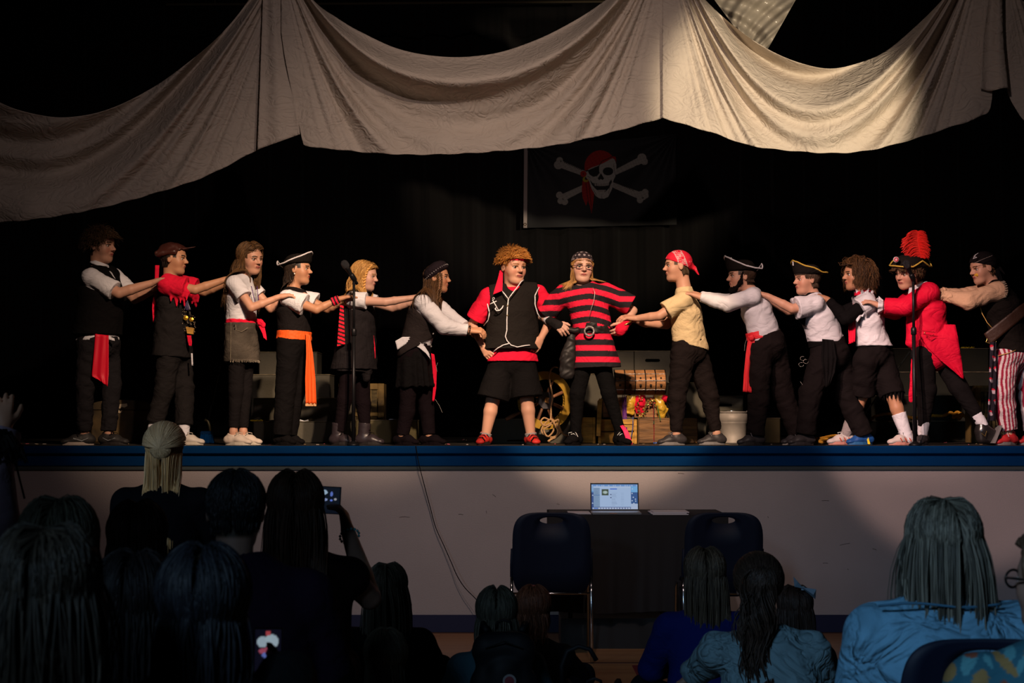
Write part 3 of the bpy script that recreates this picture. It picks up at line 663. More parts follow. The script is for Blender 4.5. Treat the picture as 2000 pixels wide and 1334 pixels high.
def swag(name,label,topc,botc,pl,pr,Y,seed,nf=5,amp=.05,sagn=1.0,nu=240,nv=110,pw=2.0):
    """topc/botc: the seen upper and lower edge; pl, pr: the two pinned points the folds run between"""
    x0,x1=topc[0][0],topc[-1][0]; rs=np.random.RandomState(seed); fs=[(rs.uniform(.75,1.3),rs.uniform(0,6)) for _ in range(4)]
    def fn(u,v):
        x=lerp(x0,x1,u); yt=spline(topc,x); yb=spline(botc,x); py=lerp(yt,yb,v)
        cu_=np.clip((x-pl[0])/(pr[0]-pl[0]),0,1); cc=max(1-abs(2*cu_-1)**pw,.04); base=lerp(pl[1],pr[1],cu_)
        s=(py-base)/(cc*sagn)/330.
        env=min(1,cc*1.6)*math.exp(-max(0,s-1.0)*1.6)*(.35+.65*min(1,(1-v)*2.2+.15)); th=s*nf*fs[0][0]*2.6+fs[0][1]+.8*math.sin(u*5+fs[1][1])
        f=math.sin(th)+.45*math.sin(2*th+fs[2][1]+u*2)+.25*math.sin(th*3.3+fs[3][1]+u*5)
        yy=-amp*f*env-.10*cc*(v-.3)+.02*math.sin(x*.021+seed)+.012*math.sin(x*.05+py*.02)
        yy+= .004*math.sin(x*.045+py*.03+2*math.sin(py*.02))*math.sin(py*.05-x*.02)
        return P(x,py+.8*math.sin(x*.11+seed)*(v>.98),Y+yy)
    o=MB().grid(fn,nu,nv,.003,(0,1,0)).build(name,M_SHEET,None,True); tag(o,label,'draped cloth','white cloth swags above the stage' if False else None); return o
swag('cloth_swag','off-white cloth swag drooping lowest, at the end with the dark-haired boy in a vest',
     [(-70,150),(0,200),(65,222),(130,229),(210,214),(300,170),(380,112),(430,68),(480,8),(520,-60),(548,-110)],
     [(-70,432),(0,434),(100,424),(200,405),(300,378),(400,345),(500,294),(548,270)],(-420,-60),(575,-120),.62,3,nf=4,amp=.15)
swag('cloth_panel','narrow flat upright cloth panel between the two dimmer swags',
     [(498,-120),(545,-120),(552,-120)],[(498,292),(545,275),(590,262)] and [(498,294),(530,279),(552,271)],(300,-300),(900,-300),.60,9,nf=1,amp=.01,nu=30,nv=80) if False else None
pn=MB().grid(lambda u,v: P(lerp(lerp(518,503,v),lerp(545,586,v**1.3),u),lerp(-120,lerp(292,262,u),v),.50+.02*math.sin(v*5)+.014*math.sin(u*9)+(.010 if .33<v<.37 else 0)-.015*v),24,90,.003,(0,1,0)).build('cloth_strip',M_SHEET,None,True)
tag(pn,'narrow flat upright strip of cloth hanging between the two dimmer swags','draped cloth')
swag('cloth_swag','wide off-white cloth swag hanging in front of the pirate flag corner',
     [(549,-140),(575,-60),(612,0),(660,36),(700,60),(780,96),(870,111),(950,107),(1010,92),(1090,58),(1180,2),(1230,-50),(1300,-130)],
     [(549,60),(556,110),(572,190),(588,262),(593,282),(650,291),(720,298),(800,302),(900,300),(1000,293),(1100,281),(1200,257),(1295,230),(1300,229)] ,(545,-95),(1310,-150),.50,5,nf=4.2,amp=.15,sagn=1)
swag('cloth_swag','brightly lit cream cloth swag, the most strongly lit of all',
     [(1294,-130),(1340,-50),(1378,0),(1440,56),(1500,96),(1560,122),(1622,134),(1680,122),(1730,100),(1790,50),(1840,0),(1890,-60),(1940,-130)],
     [(1294,230),(1350,247),(1400,262),(1460,283),(1540,294),(1630,299),(1700,293),(1780,273),(1860,247),(1920,225),(1936,205),(1940,150)],(1290,-160),(1935,-160),.48,8,nf=4,amp=.15)
pn=MB().grid(lambda u,v: P(lerp(lerp(1940,1913,v),lerp(1950,1968,v),u)+2*math.sin(v*7),lerp(-120,lerp(172,176,u)+4*math.sin(u*5),v),.40+.02*math.sin(u*6)),16,60,.003,(0,1,0)).build('cloth_fold',M_SHEET,None,True)
tag(pn,'short pointed cloth fold hanging at the far edge of the brightest swag','draped cloth')
swag('cloth_swag','last cloth swag, cut off by the edge beyond the short pointed fold',
     [(1946,-130),(1955,-60),(1975,-20),(2010,10),(2080,60),(2200,110)],
     [(1946,60),(1958,120),(1968,178),(1985,215),(2002,237),(2080,280),(2200,300)],(1946,-150),(2600,-150),.52,12,nf=6,amp=.07)
# clear plastic sheet behind the bright swag
M_PLAS = mat('clear_plastic', (.55,.50,.42), .22, spec=.8, alpha=.42, bump=1.0, bscale=9)
def plas(u,v):
    a=(lerp(1395,1560,u),-12); 
    x=lerp(lerp(1385,1440,v),lerp(1562,1499,v),u); y=lerp(-14,lerp(60,97,u),v); return P(x,y,.78+.05*math.sin(u*9+v*4)+.03*math.sin(v*13-u*6)+.012*math.sin(u*37+v*21))
tag(MB().grid(plas,60,60,.002,(0,1,0)).build('plastic_sheet',M_PLAS,None,True),'crinkled clear plastic sheet hanging behind the brightest swag','plastic sheet')

# ------------------------------------------------------------------ pirate flag
FY=5.82
def FP(a,b,dy=0): return P(1000+a/5.882,250+b/5.882,FY+dy)
def infl(x,y,poly):
    r=np.zeros(x.shape,bool); n=len(poly); j=n-1
    for i in range(n):
        xi,yi=poly[i];xj,yj=poly[j]; c=((yi>y)!=(yj>y))&(x<(xj-xi)*(y-yi)/(yj-yi+1e-9)+xi); r^=c; j=i
    return r
def flag():
    root=thing('pirate_flag','black pirate flag with skull in a red bandana over crossed bones','flag',FP(1000,640))
    nu,nv=460,270; V=[];X=np.zeros((nv+1,nu+1));Yc=X.copy()
    for j in range(nv+1):
        for i in range(nu+1):
            u,v=i/nu,j/nv; x=lerp(178,1885,u)+8*v*u; yt=100+70*math.sin(PI*min(1,u*1.0))*(1-.3*u)-35*u+60*(1-u)**2*0; yb=lerp(1148,1112,u); y=lerp(yt,yb,v)
            X[j,i]=x;Yc[j,i]=y; s=math.hypot(x-1885,y-70); an=math.atan2(y-70,1885-x)
            dy=.020*math.sin(u*9+v*2)+.012*math.sin(an*16)*math.exp(-s/900)+.012*math.sin(math.atan2(y-150,x-150)*14)*math.exp(-math.hypot(x-150,y-150)/700)
            V.append(FP(x,y,dy))
    W=nu+1; Fc=[(j*W+i,j*W+i+1,(j+1)*W+i+1,(j+1)*W+i) for j in range(nv) for i in range(nu)]
    o=pydata('flag_cloth',V,Fc,root,mat('flag_nylon',rough=.6,attr=True,spec=.2)); sd=o.modifiers.new('t','SOLIDIFY'); sd.thickness=.003
    x=X.ravel();y=Yc.ravel(); C=np.tile(np.array([.022,.022,.024]),(len(x),1)); rs=np.random.RandomState(3)
    def seg(ax,ay,bx,by,r0,r1):
        dx,dy=bx-ax,by-ay; t=np.clip(((x-ax)*dx+(y-ay)*dy)/(dx*dx+dy*dy),0,1); d=np.hypot(x-ax-t*dx,y-ay-t*dy); return d<(r0+(r1-r0)*np.abs(t-.5)*2)
    cir=lambda a,b,r,q=1: ((x-a)**2+((y-b)/q)**2)<r*r
    bone=(.42,.40,.36); tex=(np.sin(x*.11+y*.05)*np.sin(y*.13-x*.04+2*np.sin(x*.02)))[:,None]
    def put(mk,c,t=.12): C[mk]=(np.array(c)*(1-t*tex))[mk]
    b1=seg(545,410,1500,790,24,42)|cir(548,372,38)|cir(532,425,50)|cir(1482,770,44)|cir(1530,738,38)|cir(1470,828,36)|cir(1540,778,30)
    b2=seg(585,800,1500,360,24,40)|cir(1492,345,52)|cir(1520,385,40)|cir(546,772,40)|cir(556,840,34)|cir(606,848,38)
    put(b1,bone);put(b2,bone)
    edge=(seg(600,395,800,482,4,6)|seg(1250,520,1440,430,3,5)|seg(1240,650,1400,720,4,6)|cir(1500,800,12)|cir(585,820,10)|cir(560,380,12))&(np.sin(x*.2+y*.3)>-.3); C[edge]=(.02,.02,.02)
    tails=infl(x,y,[(812,600),(885,590),(905,680),(945,750),(930,870),(915,990),(895,900),(872,830),(850,895),(812,800),(800,700)])
    put(tails,(.40,.012,.010)); C[tails&((np.abs((x-845)-(y-600)*.12)<4)|(np.abs((x-880)-(y-600)*.10)<4))]=(.10,.003,.003)
    sk=(((x-1035)/165)**2+((y-455)/185)**2<1)|infl(x,y,[(862,500),(1200,470),(1185,560),(1165,600),(1150,700),(1105,790),(1060,812),(1000,808),(960,780),(915,700),(885,610),(845,560)])
    put(sk,(.50,.48,.44),.08)
    cap=((((x-1015)/182)**2+((y-450)/192)**2<1)&((y-490)<-(x-840)*.44+6*np.sin(x*.02)))&(y<500); cap|=infl(x,y,[(838,500),(840,430),(880,350),(1000,400),(880,475)])
    cap|=infl(x,y,[(1120,320),(1190,330),(1200,400),(1185,365),(1150,345)]); put(cap,(.42,.014,.010),.15)
    C[cir(820,528,36)]=(.42,.014,.01); C[cir(820,528,8)]=(.08,.004,.004)
    C[cir(1103,498,60,.78)]=(.012,.012,.012)
    C[infl(x,y,[(868,488),(1000,432),(1004,520),(975,555),(930,560),(890,535)])]=(.012,.012,.012)
    C[seg(850,492,870,486,5,5)|seg(1000,435,1030,385,4,4)|seg(1030,385,1170,318,4,4)]=(.012,.012,.012)
    C[infl(x,y,[(1022,520),(1058,580),(1040,598),(1020,585),(1000,598),(984,580)])]=(.012,.012,.012)
    mouth=infl(x,y,[(893,590),(925,632),(1000,640),(1110,634),(1140,590),(1148,620),(1115,690),(1070,735),(1010,738),(960,700),(915,650)]); C[mouth]=(.014,.014,.014)
    teeth=infl(x,y,[(935,640),(1115,636),(1108,662),(1020,668),(950,664)]); put(teeth,(.5,.46,.42)); C[teeth&(np.abs((x%22)-11)>8.5)]=(.05,.05,.05)
    lt=infl(x,y,[(985,712),(1080,708),(1068,732),(1030,740),(1000,735)]); put(lt,(.5,.46,.42)); C[lt&(np.abs((x%20)-10)>8)]=(.05,.05,.05)
    ring=(cir(846,590,34))&~cir(856,580,20); C[ring]=(.45,.36,.02)
    for a,b,c_,d in ((930,700,970,770),(1130,640,1110,750),(1165,420,1185,540),(1030,760,1032,800),(900,575,870,555)): C[seg(a,b,c_,d,2.5,2.5)&sk]=(.10,.09,.08)
    setcol(o,C)
    # white header with grommets
    hd=MB().grid(lambda u,v: FP(lerp(lerp(140,130,v),lerp(182,174,v),u),lerp(70,1148,v),-.004+.004*math.sin(v*12)),4,40,.005,(0,1,0)).build('header_strip',mat('header_canvas',(.50,.42,.40),.8,bump=.2),root,True)
    g=MB(); A=[np.array([1,0,0]),np.array([0,0,1]),np.array([0,-1,0])]
    for yy in (1108,120): g.tube([FP(150+14*math.cos(t*PI/6),yy+14*math.sin(t*PI/6),-.010) for t in range(12)],.0035,5,closed=True)
    g.build('grommet',mat('brass',(.5,.38,.15),.3,.9),hd)
    MB().tube([FP(1885,72),FP(1900,42,.05)],.004,5).build('hanging_tie',C_BLACK,root)
flag()

# ------------------------------------------------------------------ props on the stage
def pbox(x0,x1,y0,y1,Y,dep): 
    """world extents of a box whose front face is seen at those pixels, resting on the stage when y1 is None"""
    a=P(x0,y0,Y); b=P(x1,y0,Y); z1=a[2]; z0=STAGE if y1 is None else P(x0,y1,Y)[2]; return (a[0],Y,z0),(b[0],Y+dep,z1)
def stage_block(label,x0,x1,y0,y1,Y,dep,m=None,slot=None,group=None,edge=True,cat='box',name='plywood_block'):
    lo,hi=pbox(x0,x1,y0,y1,Y,dep); root=thing(name,label,cat,((lo[0]+hi[0])/2,Y+dep/2,lo[2]),group); m=m or M_BLOCK
    q=MB()
    if slot:
        sx0,sx1,sy0,sy1=slot; s0,s1=pbox(sx0,sx1,sy0,sy1,Y,0); xa,xb,za,zb=s0[0],s1[0],s0[2],s1[2]; r=(zb-za)/2; e=.015
        # front face with a rounded hand hole: pieces around it, then the body behind
        q.box(lo,(xa-0,Y+e,hi[2])); q.box((xb,Y,lo[2]),(hi[0],Y+e,hi[2])); q.box((xa,Y,zb),(xb,Y+e,hi[2])); q.box((xa,Y,lo[2]),(xb,Y+e,za))
        for cx,sg in ((xa,1),(xb,-1)):
            for zc,sz in ((zb,-1),(za,1)):
                pts=[(cx,zc)]+[(cx+sg*r*(1-math.sin(t)),zc+sz*r*(1-math.cos(t))) for t in [k*PI/2/6 for k in range(7)]]
                q.prism(pts,(0,Y,0),(1,0,0),(0,0,1),(0,e,0))
        t=.012; 
        q.box((lo[0],Y+e,lo[2]),(lo[0]+t,hi[1],hi[2])); q.box((hi[0]-t,Y+e,lo[2]),(hi[0],hi[1],hi[2])); q.box((lo[0],Y+e,hi[2]-t),(hi[0],hi[1],hi[2])); q.box((lo[0],Y+e,lo[2]),(hi[0],hi[1],lo[2]+t)); q.box((lo[0],hi[1]-t,lo[2]),hi)
    else: q.box(lo,hi,0,.006)
    q.build('panel_body',m,root)
    if edge: MB().box((lo[0]-.002,lo[1]-.003,hi[2]-.001),(hi[0]+.002,hi[1],hi[2]+.004)).build('worn_top_edge',mat('worn_edge',(.13,.11,.07),.8,var=.6,vscale=14),root)
    return root
G1='plywood steps behind the girl in the denim skirt'
stage_block('topmost and narrowest grey plywood block of the tall steps behind the orange sash',506,619,688,None,2.35,.35)
stage_block('second from top grey plywood block of the tall steps behind the orange sash',490,644,732,None,2.0,.34)
stage_block('third from top grey plywood block of the tall steps behind the orange sash',495,690,778,None,1.66,.33)
stage_block('lowest and frontmost grey plywood block of the tall steps behind the orange sash',495,689,824,None,1.32,.33)
stage_block('olive plywood block on the floor between black boots and the girl in beret',695,813,821,None,1.25,.35,M_BLOCKO)
# foil scraps on the steps
def scrap(label,x0,x1,y,Y,c,nm='foil_scrap'):
    a,b=P(x0,y,Y),P(x1,y,Y); n=10; pts=[lerp(a,b,i/n)+np.array([0,.01*math.sin(i*2.1),.004*math.sin(i*3.3)]) for i in range(n+1)]
    o=MB().tube(pts,[.004+.004*abs(math.sin(i*1.7)) for i in range(n+1)],5).build(nm,mat('foil_'+str(c),c,.35,.3),None,True); tag(o,label,'scrap')
zt=lambda y,Y: y
scrap('yellow foil scrap lying on the lowest tall step',489,524,821.5,1.40,(.6,.45,.02)); scrap('silver foil scrap lying on the lowest tall step',526,602,822,1.38,(.45,.47,.5))
scrap('pale paper scrap lying on the olive block',760,790,819.5,1.3,(.35,.42,.5),'paper_scrap'); 
# lattice crate
def lattice(label,x0,x1,y0,y1,Y,dep,lo_c=None):
    lo,hi=pbox(x0,x1,y0,y1,Y,dep); root=thing('slatted_crate',label,'crate',((lo[0]+hi[0])/2,Y+dep/2,lo[2]))
    mw=mat('distressed_green_wood',(.13,.085,.025),.7,var=.8,vscale=6,bump=.3); md=mat('crate_slat',(.075,.055,.02),.7,var=.9,vscale=9,stretch=(1,1,4),bump=.3)
    w=hi[0]-lo[0]; h_=hi[2]-lo[2]; f=.045; q=MB()
    q.box((lo[0],Y,lo[2]),(lo[0]+f,Y+.03,hi[2]),0,.003);q.box((hi[0]-f,Y,lo[2]),(hi[0],Y+.03,hi[2]),0,.003);q.box((lo[0]+f,Y,hi[2]-f),(hi[0]-f,Y+.03,hi[2]),0,.003);q.box((lo[0]+f,Y,lo[2]),(hi[0]-f,Y+.03,lo[2]+f),0,.003)
    q.box((lo[0]+f,Y+.002,lo[2]+h_*.44),(hi[0]-f,Y+.028,lo[2]+h_*.44+.03),0,.003); q.build('frame',mw,root)
    n=5
    for i in range(n):
        xa=lerp(lo[0]+f,hi[0]-f,i/n); xb=lerp(lo[0]+f,hi[0]-f,(i+1)/n)-.008; boxo('slat',(xa,Y+.012,lo[2]+.02),(xb,Y+.024,hi[2]-.02),md,parent=root)
    q=MB().box((lo[0]+.005,Y+.03,lo[2]),(lo[0]+.02,hi[1],hi[2])).box((hi[0]-.02,Y+.03,lo[2]),(hi[0]-.005,hi[1],hi[2])).box((lo[0]+.02,Y+.03,lo[2]),(hi[0]-.02,hi[1],lo[2]+.015)).box((lo[0]+.02,hi[1]-.015,lo[2]+.015),(hi[0]-.02,hi[1],hi[2])); q.build('crate_walls',mw,root)
lattice('green and orange distressed slatted crate beside the tall steps',661,750,749,None,1.75,.3)
lattice('dim slatted crate beside the purple striped trousers',1904,1965,753,None,1.5,.3)
# old trunk at the boy in the vest
def trunk():
    Y=1.35; lo,hi=pbox(177,294,800,None,Y,.45); root=thing('old_trunk','dark mottled domed trunk with torn labels behind the boy in a vest','trunk',((lo[0]+hi[0])/2,Y+.22,STAGE))
    m=mat('mottled_trunk',(.035,.021,.006),.65,var=.95,vscale=7,bump=.4,bscale=14)
    MB().box(lo,hi,0,.012).build('trunk_body',m,root)
    zt=P(230,781,Y)[2]; n=12; prof=[(lo[0],hi[2])]+[( (lo[0]+hi[0])/2-math.cos(PI*k/n)*(hi[0]-lo[0])/2*(1.0), hi[2]+(zt-hi[2])*math.sin(PI*k/n)**.45) for k in range(1,n)]+[(hi[0],hi[2])]
    MB().prism(prof,(0,Y,0),(1,0,0),(0,0,1),(0,.45,0)).build('trunk_lid',m,root)
    q=MB(); 
    for pts in ([(230,790),(248,788),(249,793),(243,796),(238,795),(235,798),(230,797)],[(231,800),(235,803),(239,801),(237,806),(233,807),(230,805)]):
        W=[P(a,b,Y) for a,b in pts]; q.prism([(p[0],p[2]) for p in W],(0,Y-.004,0),(1,0,0),(0,0,1),(0,.006,0))
    q.build('torn_label',mat('old_paper',(.38,.30,.20),.8),root)
trunk()
# push broom / dustpan brush
def broom():
    Y=1.15; root=thing('broom','upright broom with blue bristles beside white sneakers','broom',P(404,868,Y)*[1,1,0]+np.array([0,0,STAGE]))
    MB().tube([P(439,660,Y+.1),P(428,720,Y+.06),P(411,800,Y),P(406,826,Y)],.0085,8).build('broom_handle',M_METAL,root,True)
    MB().tube([P(400,820,Y),P(406,822,Y),P(410,834,Y),P(411,846,Y)],.010,8).build('ferrule',mat('dull_gold',(.30,.25,.12),.4,.5),root,True)
    a=P(404,846,Y); zb=STAGE+.002; q=MB(); rs=np.random.RandomState(2)
    for i in range(150):
        x=rs.uniform(-1,1); y=rs.uniform(-1,1); q.tube([a+np.array([x*.035,y*.018,rs.uniform(-.01,.01)]),np.array([a[0]+x*.050,a[1]+y*.03,zb+rs.uniform(0,.006)])],.0032,4)
    q.build('bristles',mat('blue_bristle',(.01,.19,.55),.5),root)
    MB().box((a[0]-.045,a[1]-.022,a[2]-.012),(a[0]+.045,a[1]+.022,a[2]+.014),0,.008).build('brush_head',mat('blue_plastic',(.01,.10,.30),.4),root)
broom()
# grey block and ship's wheel
stage_block('low grey plywood block lying behind the ship wheel with a hand slot',959,1116,819,None,1.35,.4,slot=(990,1060,859,864))
def wheel():
    Y=1.18; c=P(1064.5,782,Y); root=thing('ship_wheel',"gold-rimmed wooden ship's steering wheel leaning upright",'wheel',(c[0],Y,STAGE))
    a=nrm([.91,.40,.0]); b=nrm([0,-.06,1.]); n_=nrm(np.cross(a,b)); R=.197; s=1/ppm(Y)
    Ro=57*s; Ri=41*s; mg=mat('yellow_gold_paint',(.40,.235,.03),.5,var=.15,vscale=5,bump=.15); mwd=mat('spoke_wood',(.20,.085,.04),.5,var=.35,vscale=12)
    q=MB(); N=48
    for k in range(N):
        t0,t1=2*PI*k/N,2*PI*(k+1)/N
        pts=[(Ri*math.cos(t0),Ri*math.sin(t0)),(Ro*math.cos(t0),Ro*math.sin(t0)),(Ro*math.cos(t1),Ro*math.sin(t1)),(Ri*math.cos(t1),Ri*math.sin(t1))]
        V=[c+a*x+b*y+n_*z for z in (-.014,.014) for x,y in pts]; q.add(V,[(0,3,2,1),(4,5,6,7),(0,1,5,4),(2,3,7,6)])
    q.build('rim',mg,root,False)
    for k in range(8):
        t=PI*k/4+.40; d=a*math.cos(t)+b*math.sin(t); pr=[(.010,0),(.011,.3),(.013,.7),(.010,.9)]
        rr=[.011,.012,.013,.011]; ds=[.03,.09,.15,Ri+.004]
        o=MB().tube([c+d*x for x in ds],rr,8).build('spoke',mwd,root,True)
    for k in (4,7):
        t=PI*k/4+.40 if k!=4 else PI+.42; d=a*math.cos(t)+b*math.sin(t); 
        MB().tube([c+d*x for x in (Ro-.01,Ro+.03,Ro+.08,Ro+.125)],[.010,.012,.0155,.012],8).build('handle',mwd,root,True)
    oc=[(16*s*1.08*math.cos(PI/8+k*PI/4),16*s*1.08*math.sin(PI/8+k*PI/4)) for k in range(8)]
    hub=MB().prism(oc,c-n_*.02*np.sign(n_[1]),a,b,n_*.04*np.sign(n_[1])).build('hub',mat('grey_felt',(.085,.08,.09),.8,var=.2,vscale=20),root)
    MB().prism([(-.012,-.012),(.016,-.02),(.010,.0),(.018,.018),(-.004,.024),(-.016,.012)],c-n_*.034*np.sign(n_[1]),a,b,n_*.014*np.sign(n_[1])).build('hub_bolt_block',mat('raw_wood',(.55,.28,.10),.6),hub)
    return c
wc_=wheel()
def rope(label,pts,r,m,name='rope',twist=True,closed=False,cat='rope'):
    """smooth line through the points, twisted strands"""
    pts=[np.array(p,float) for p in pts]; out=[]
    for i in range(len(pts)-1):
        p0=pts[max(i-1,0)];p1=pts[i];p2=pts[i+1];p3=pts[min(i+2,len(pts)-1)]; L=np.linalg.norm(p2-p1); k=max(3,int(L/(r*.9)))
        for j in range(k):
            t=j/k; out.append(.5*((2*p1)+(-p0+p2)*t+(2*p0-5*p1+4*p2-p3)*t*t+(-p0+3*p1-3*p2+p3)*t**3))
    out.append(pts[-1]); q=MB()
    if not twist: q.tube(out,r,7)
    else:
        for s in range(3):
            st=[]; u=None; d=0
            for i,p in enumerate(out):
                t=nrm(out[min(i+1,len(out)-1)]-out[max(i-1,0)]); u=np.cross(t,[0,0,1.]) if u is None and abs(t[2])<.9 else (np.cross(t,[1.,0,0]) if u is None else u-t*np.dot(u,t)); u=nrm(u); v=np.cross(t,u)
                if i: d+=np.linalg.norm(p-out[i-1])
                a=d/(r*7)*2*PI+s*2*PI/3; st.append(p+(u*math.cos(a)+v*math.sin(a))*r*.5)
            q.tube(st,r*.62,6)
    o=q.build(name,m,None,True); tag(o,label,cat); return o
rp=lambda a,b,Y: P(980+a/4,680+b/4,Y)
rope('tan rope looped over the ship wheel and ending in loose coils at its foot',
 [rp(440,150,1.10),rp(410,148,1.08),rp(385,170,1.08),rp(372,215,1.10),rp(380,290,1.12),rp(396,380,1.12),rp(386,450,1.12),rp(384,530,1.12),rp(375,560,1.10),rp(330,545,1.08),rp(306,575,1.07),rp(340,605,1.06),rp(410,575,1.06),rp(440,610,1.05),rp(455,660,1.05),rp(400,695,1.04),rp(340,680,1.05),rp(310,640,1.06),rp(350,575,1.07),rp(400,560,1.06),rp(405,640,1.04),rp(360,690,1.03),rp(330,640,1.03),rp(380,600,1.02),rp(440,560,1.04),rp(452,620,1.04),rp(480,670,1.04),rp(522,688,1.04)],.0062,M_ROPE)
rope('tan rope end trailing on the floor from the coils below the wheel',[rp(390,560,1.0),rp(430,620,1.0),rp(440,660,.99),rp(420,695,.98),rp(385,712,.97),rp(362,730,.96)],.008,M_ROPE)

# tall dark blocks, chest, crates, bucket
stage_block('slotless dark block standing tall behind the striped tunic',1195,1238.5,686,None,2.3,.4)
stage_block('tallest dark plywood block with hand slot behind the treasure chest',1239.5,1311,686,None,2.3,.4,slot=(1260,1289,701,707))
stage_block('dark grey block standing between the ship wheel and the chest',1133,1196,731,None,1.9,.38)
stage_block('dark block standing behind the slim black trousers of the boy in the cream shirt',1306,1392,748,None,1.9,.38)
stage_block('dark block with hand slot standing behind the metal bucket',1386,1451,774,None,1.62,.26,slot=(1398,1430,789,794))
stage_block('small olive block on the floor between bucket and black-trousered legs',1491,1524,817,None,1.35,.3,M_BLOCKO)
def crate(label,x0,x1,y0,Y,dep,m,planks=2,name='wooden_crate',frame=True):
    lo,hi=pbox(x0,x1,y0,None,Y,dep); root=thing(name,label,'crate',((lo[0]+hi[0])/2,Y+dep/2,STAGE)); 
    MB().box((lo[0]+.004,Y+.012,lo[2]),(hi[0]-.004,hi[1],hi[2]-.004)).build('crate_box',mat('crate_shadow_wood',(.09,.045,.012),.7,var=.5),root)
    h_=hi[2]-lo[2]
    for i in range(planks): boxo('plank',(lo[0]+.01,Y,lo[2]+.004+h_*i/planks),(hi[0]-.01,Y+.014,lo[2]+h_*(i+1)/planks-.005),m,.003,parent=root)
    if frame:
        MB().box((lo[0],Y-.012,lo[2]),(lo[0]+.022,Y+.002,hi[2]),0,.003).box((hi[0]-.022,Y-.012,lo[2]),(hi[0],Y+.002,hi[2]),0,.003).box((lo[0]+.022,Y-.010,hi[2]-.035),(hi[0]-.022,Y+.002,hi[2]),0,.003).build('crate_frame',m,root)
crate('small gold-brown wooden crate standing beside the ship wheel',1131,1163,815,1.08,.22,M_WOODGOLD,1)
crate('gold-painted wooden crate behind the black boot with pink tongue',1168,1244,819,1.0,.30,M_WOODGOLD,2)
crate('brown plank crate carrying the treasure chest end beside the cream-shirted boy',1245,1364,815,1.08,.34,M_WOOD,1,frame=False)
def chest():
    Y=1.16; root=thing('treasure_chest','open wooden treasure chest with studded panelled lid spilling beads','chest',P(1240,815,Y+.1))
    s=1/ppm(Y); x0,x1=P(1178,800,Y)[0],P(1302,800,Y)[0]; zb=P(1240,815,Y)[2]; zt=P(1240,776,Y)[2]
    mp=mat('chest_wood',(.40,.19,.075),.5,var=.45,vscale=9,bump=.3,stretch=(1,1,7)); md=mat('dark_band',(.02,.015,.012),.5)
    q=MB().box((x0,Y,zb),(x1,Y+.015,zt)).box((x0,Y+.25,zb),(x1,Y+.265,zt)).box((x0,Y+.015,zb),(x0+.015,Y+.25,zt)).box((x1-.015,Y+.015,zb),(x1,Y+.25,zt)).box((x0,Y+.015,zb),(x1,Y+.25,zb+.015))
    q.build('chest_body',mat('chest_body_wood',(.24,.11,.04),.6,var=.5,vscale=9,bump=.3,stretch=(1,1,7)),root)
    lx0=P(1201,750,Y+.16)[0]; lx1=P(1301,750,Y+.16)[0]; z0=P(1250,771,Y+.16)[2]; z1=P(1250,722,Y+.16)[2]
    # lid: hinged open, its curved outside seen in front
    N=14; prof=[]
    for k in range(N+1): t=k/N; prof.append((Y+.14+.11*(2*t-1)**2*1.0, lerp(z0,z1,t)))
    V=[];Fc=[]
    for (yy,z) in prof:
        V += [(lx0,yy,z),(lx1,yy,z)]
    for (yy,z) in prof: V += [(lx0,Y+.27,z),(lx1,Y+.27,z)]
    m2=2*(N+1)
    for k in range(N): i=2*k; Fc += [(i,i+1,i+3,i+2),(m2+i,m2+i+2,m2+i+3,m2+i+1),(i,i+2,m2+i+2,m2+i),(i+1,m2+i+1,m2+i+3,i+3)]
    Fc += [(0,m2,m2+1,1),(2*N,2*N+1,m2+2*N+1,m2+2*N)]
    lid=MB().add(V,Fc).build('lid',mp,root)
    yf=lambda z: np.interp(z,[p[1] for p in prof],[p[0] for p in prof])
    q=MB()
    for x in [lerp(lx0,lx1,i/5) for i in range(6)]:
        q.tube([(x,yf(z)-.003,z) for z in np.linspace(z0+.012,z1,12)],.0045,6)
    q.build('dark_band',md,lid,True)
    q=MB(); rs=np.random.RandomState(5)
    for z in (lerp(z0,z1,.20),lerp(z0,z1,.56),lerp(z0,z1,.83)):
        q.tube([(lerp(lx0,lx1,i/30),yf(z)-.004,z+.0015*math.sin(i*2.3)) for i in range(31)],.0035,5)
    q.build('silver_braid',mat('tarnished_silver',(.28,.26,.25),.4,.6,var=.8,vscale=60),lid,True)
    for i in range(5):
        for z,rr in ((lerp(z0,z1,.38),.0095),(lerp(z0,z1,.66),.0075)):
            x=lerp(lx0,lx1,(i+.5)/5); MB().lathe([(rr,0),(rr*.9,.006),(rr*.5,.010),(.001,.011)],(x,yf(z)+.001,z),[(1,0,0),(0,0,1),(0,-1,0)],12).build('stud',md,lid,True)
    MB().box((P(1229,770,Y+.16)[0],yf(z0)-.010,z0-.018),(P(1234,770,Y+.16)[0],yf(z0)+.002,z0+.020)).build('hasp',md,lid)
chest()
boxy=P(1170.5,815,.95); up=P(1176,776,.95)
ob=MB().prism([(-.022,0),(.006,0),(.018,.24),(.022,.255),(.002,.262),(-.012,.24)],(P(1171,852,.94)[0],.93,P(1171,852,.94)[2]),(1,0,0),(0,0,1),(0,.05,0)).build('gold_board',M_WOODGOLD)
tag(ob,'narrow upright gold-painted board leaning on the chest near the black leggings','board')
